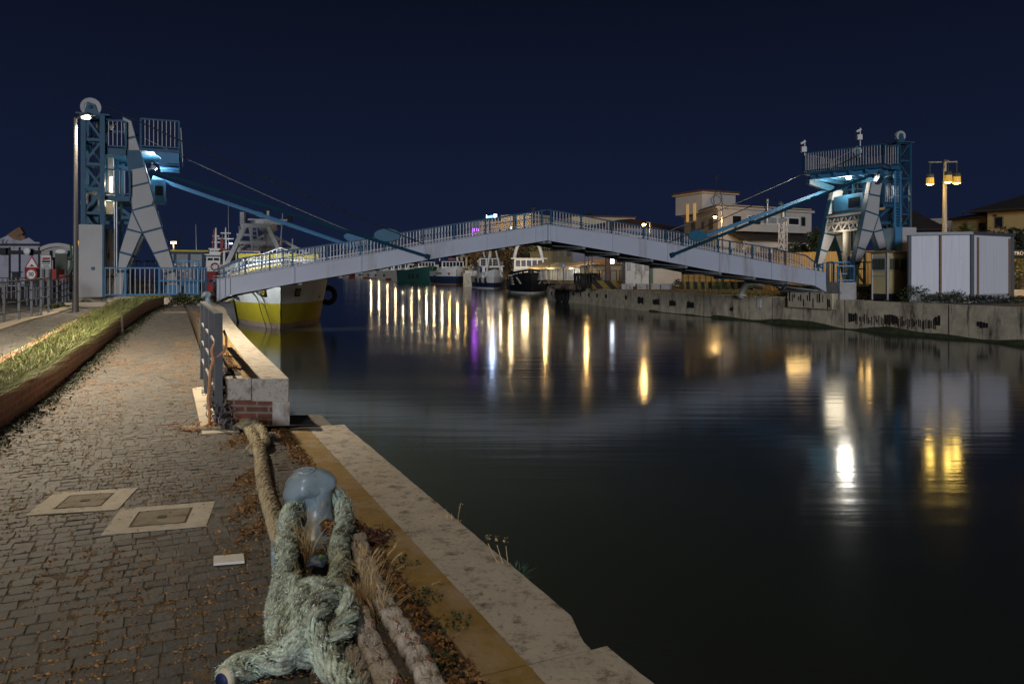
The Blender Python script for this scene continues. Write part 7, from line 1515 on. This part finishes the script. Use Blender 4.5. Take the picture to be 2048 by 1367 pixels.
for k in range(9): u = (k+.1)/9; win(t, a+n*1.8, b+n*1.8, u, u+.085, ZR+.5, P(0, 537, 100).z, 'whitebar', 'glasslit')
light('restaurant_lamp', V(*((a+b)/2+n*3.2).xy, 2.4), 110, (1, .82, .5), .3, t); light('restaurant_lamp', V(*(a+(b-a)*.15+n*4).xy, 2.8), 240, (1, .74, .38), .5, t)
a, b = on(1182, 96), on(1255, 92); t = thing('shopfront', 'shopfront with white lit sloping canopy beside the thick brown pole', 'shop', a); block(t, a, b, 8, ZR, P(0, 520, 94).z, 'plaster_c'); d = (b-a).normalized(); n = V(d.y, -d.x, 0)
m = MB(); p, q = a-d*4+n*2, a+d*2.5+n*2; m.beam(V(*p.xy, P(0, 537, 94).z), V(*q.xy, P(0, 527, 94).z), 1.2, .14); m.build('lit_canopy', M['signwhite'], t); light('canopy_lamp', V(*((p+q)/2+n*1.2).xy, P(0, 540, 94).z), 70, (1, .93, .85), .25, t)
for u in (.08, .3, .55, .78): win(t, a, b, u, u+.17, ZR+.3, P(0, 540, 94).z, 'dark', 'glasslit')
m = MB(); m.box(V(*(a+(b-a)*.5+n*.6).xy, P(0, 524, 94).z), ((b-a).length, .15, .7), ax=d); m.build('fascia', M['wood'], t)
m = MB(); c = P(1223, 520.5, 86); m.box(c, (.55, .12, .75)); sgb = thing('lit_box_sign', 'small glowing white box sign on a bracket beside the brown pole', 'sign', c); m.build('light_box', E['whiteb'], sgb); m = MB(); m.beam(c+V(-.3, 0, .3), c+V(-.6, 0, .3), .06, .06); m.build('bracket', M['dark'], sgb); light('box_sign_lamp', c-YV*.4, 15, (.85, .9, 1), .2, sgb)
m = MB(); c = on(1215.5, 84); m.tube([c, P(1215.5, 440, 84)], [.31, .28], 14); tag(m.build('brown_mast', mat('brown_concrete', (.16, .10, .075), .9)), 'thick brown pole standing behind the right leaf', 'pole')
for px, Y, y1, lb in ((1170, 84, 490, 'thin grey pole left of the brown mast'), (1184, 90, 490, 'thin pale pole between the crossing sign and brown mast'), (1098, 95, 480, 'thin rusty pole near the cream house')): m = MB(); m.tube([on(px, Y), P(px, y1, Y)], .07, 8); tag(m.build('pole', M['polesteel']), lb, 'pole')
def blue_sign(px, py, Y, s_, lb):
    t = thing('crossing_sign', lb, 'sign', on(px, Y), 0, 'blue crossing signs'); k = Y/F; m = MB(); m.tube([on(px, Y+.06), P(px, py-s_, Y+.06)], .04, 6); m.build('post', M['polesteel'], t); c = P(px, py, Y); m = MB(); m.box(c, (2*s_*k, .05, 2*s_*k)); pl_ = m.build('plate', M['signblue'], t)
    m = MB(); m.prism([c+V(-.75*s_*k, -.03, -.65*s_*k), c+V(.75*s_*k, -.03, -.65*s_*k), c+V(0, -.03, .75*s_*k)], YV*.01); m.build('white_triangle', M['signwhite'], pl_); m = MB(); m.ball(c+V(0, -.045, .3*s_*k), (.1*s_*k, .01, .1*s_*k), 8, 5); m.beam(c+V(0, -.045, .2*s_*k), c+V(-.05*s_*k, -.045, -.2*s_*k), .16*s_*k, .02); m.beam(c+V(-.05*s_*k, -.045, -.2*s_*k), c+V(.2*s_*k, -.045, -.55*s_*k), .1*s_*k, .02); m.beam(c+V(-.05*s_*k, -.045, -.2*s_*k), c+V(-.25*s_*k, -.045, -.55*s_*k), .1*s_*k, .02); m.build('walking_symbol', M['signblack'], pl_)
blue_sign(1127, 530.5, 88, 3.6, 'blue pedestrian crossing sign before the restaurant awning'); blue_sign(945.5, 534, 150, 2.3, 'distant blue pedestrian crossing sign behind the mole head')
houseR(1108, 118, 1145, 110, 437, 'plaster_c', 0, 'roof', 'tall cream house with closed shutters behind the restaurant', ((.08, .26, 513, 494, 'plaster_c', 'awning'), (.42, .6, 513, 494, 'plaster_c', 'awning'), (.72, .92, 513, 494, 'wood', 'glasslit'), (.1, .28, 470, 452, 'wood', 'glass'), (.5, .68, 470, 452, 'wood', 'glass')), 10, .5)
houseR(1145, 109, 1262, 100, 458, 'plaster_b', 1.6, 'roof', 'pale bluish house with tiled roof behind the shopfront', ((.2, .28, 480, 466, 'wood', 'glass'), (.5, .58, 480, 466, 'wood', 'glass'), (.75, .83, 480, 466, 'wood', 'glass')), 10, .6)
houseR(1262, 112, 1345, 108, 462, 'plaster_b', .8, 'roof', 'low bluish house with red tiled roof behind the sodium lamp', ((.3, .4, 484, 470, 'wood', 'glass'), (.6, .7, 484, 470, 'wood', 'glass')), 10, .6)
houseR(1060, 128, 1108, 124, 505, 'plaster_y', 0, 'plaster_y', 'low ochre terrace house left of the tall cream house', (), 8)
tree(on(1330, 118), (4, 3, 2.2), 8.6, 1800, .28, 'leaf_dk', 'dark treetop above the low bluish house'); tree(on(1190, 128), (3, 3, 1.5), 11.8, 900, .28, 'leaf_dk', 'dark treetop above the pale bluish house'); tree(on(1085, 130), (3.4, 3, 3), 6.6, 2400, .26, 'leaf', 'green tree behind the black trawler gantry')
houseR(912, 232, 945, 226, 508, 'plaster_c', 0, 'plaster_c', 'distant cream house with brown shutters behind the navy bowed boat', ((.12, .28, 532, 514, 'wood', 'glass'), (.42, .58, 532, 514, 'wood', 'glass'), (.7, .86, 532, 514, 'wood', 'glass')), 8)
houseR(945, 226, 990, 215, 500, 'plaster_b', 0, 'plaster_w', 'distant grey house right of the cream shuttered house', ((.1, .3, 520, 506, 'wood', 'glass'), (.6, .8, 520, 506, 'wood', 'glass')), 8)
for px, Y, r, h, mt_, lb in ((968, 190, (5, 4, 5), 10, 'leaf_or', 'russet lit tree behind the white trawler'), (990, 182, (5, 4, 5), 10.5, 'leaf_or', 'tall russet tree right of the first russet one'), (1022, 172, (5, 4, 5), 10, 'leaf_or', 'russet tree behind the black trawler wheelhouse'), (1052, 160, (5, 4, 5), 9.5, 'leaf_or', 'russet tree behind the arched gantry')): tree(on(px, Y), r, h, 2600, .32, mt_, lb)
# the lit building behind the left leaf with signs
a, b = on(960, 205), on(1062, 195); t = thing('apartment_house', 'ochre apartment house with wall lamp seen through the crown railing', 'building', a); zt = P(0, 441, 200).z; block(t, a, b, 10, ZR, zt, 'plaster_y'); m = MB(); p = a+(b-a)*.42; block(t, p, b, 9, zt, P(0, 430, 200).z, 'plaster_c', 'upper_wall')
for k in range(6): u = .06+k*.155; win(t, a, b, u, u+.07, P(0, 470, 200).z, P(0, 456, 200).z, 'wood', 'glass')
hd = P(1021.5, 455, 194); m = MB(); m.ball(hd, (.3, .2, .25)); m.build('wall_lamp_lens', E['led'], t); light('wall_lamp_or_fill', hd-YV*1.4, 500, (1, .72, .35), .3, t); light('street_glow_fill', P(985, 466, 196), 350, SOD, .3, t)  # the street glow is an added fill without a fixture; the lens lamp is real
sg = thing('lit_sign', 'glowing violet shop sign beside the apartment house', 'sign', P(950, 460, 206)); m = MB(); k = 206/F
for x0, x1, y0, y1 in ((944.5, 946.5, 455, 472), (947.5, 950, 456, 463), (951.5, 954, 456, 462), (955, 958.5, 457, 464), (948, 952, 466, 468), (949, 951, 470, 474)): m.prism([P(x0, y1, 204), P(x1, y1, 204), P(x1, y0, 204), P(x0, y0, 204)], YV*.2)
m.build('letters', E['purple'], sg); m = MB(); c = P(950, 464, 204.4); m.box(c, (2.2, .2, 2.8)); m.beam(V(c.x, c.y+.2, ZR), V(c.x, c.y+.2, c.z), .2, .2, up=YV); m.build('board', M['dark'], sg); light('sign_lamp', P(949, 462, 201), 130, (.55, .12, 1), .6, sg)
sg = thing('roof_sign', 'glowing blue and white sign standing high above the bridge railing', 'sign', P(985, 432, 190)); m = MB()
for x0, x1, y0, y1 in ((974.5, 976, 432, 436), (977, 980, 431.5, 435.5), (980.6, 983.4, 431, 435), (984, 986, 430.5, 434.5)): m.prism([P(x0, y1, 188), P(x1, y1, 188), P(x1, y0, 188), P(x0, y0, 188)], YV*.2)
m.build('letters', E['blue'], sg); m = MB(); m.prism([P(987.3, 434.5, 188), P(993.5, 434.5, 188), P(993.5, 428.5, 188), P(987.3, 428.5, 188)], YV*.3); m.prism([P(972.6, 436, 188), P(973.6, 436, 188), P(973.6, 430, 188), P(972.6, 430, 188)], YV*.2); bx = m.build('light_box', E['whiteb'], sg); m = MB(); m.box(P(990.2, 431.8, 187.85), (.3, .2, .3)); m.build('blue_symbol', E['blue'], bx)
m = MB(); m.tube([on(973, 188.6), P(973, 437, 188.6)], .12, 6); m.beam(P(973, 436.6, 188.6), P(993, 435.4, 188.6), .12, .12); m.build('post', M['dark'], sg); light('roof_sign_lamp', P(984, 432, 185), 600, (.55, .7, 1), .5, sg)
# low dark town on the horizon
for i, (x0, x1, Y, yt, lb) in enumerate(((1345, 1372, 130, 480, 'dark low house left of the villa'), (1480, 1540, 110, 470, 'dark house wing behind the villa'), (700, 760, 640, 538, 'far dark shed at the canal end'), (770, 905, 330, 529, 'long low dark warehouse behind the far boats'))):
    houseR(x0, Y, x1, Y-3, yt, 'plaster_w' if i else 'plaster_c', .8, 'roofdk', lb, (), 8, .3, 'building')
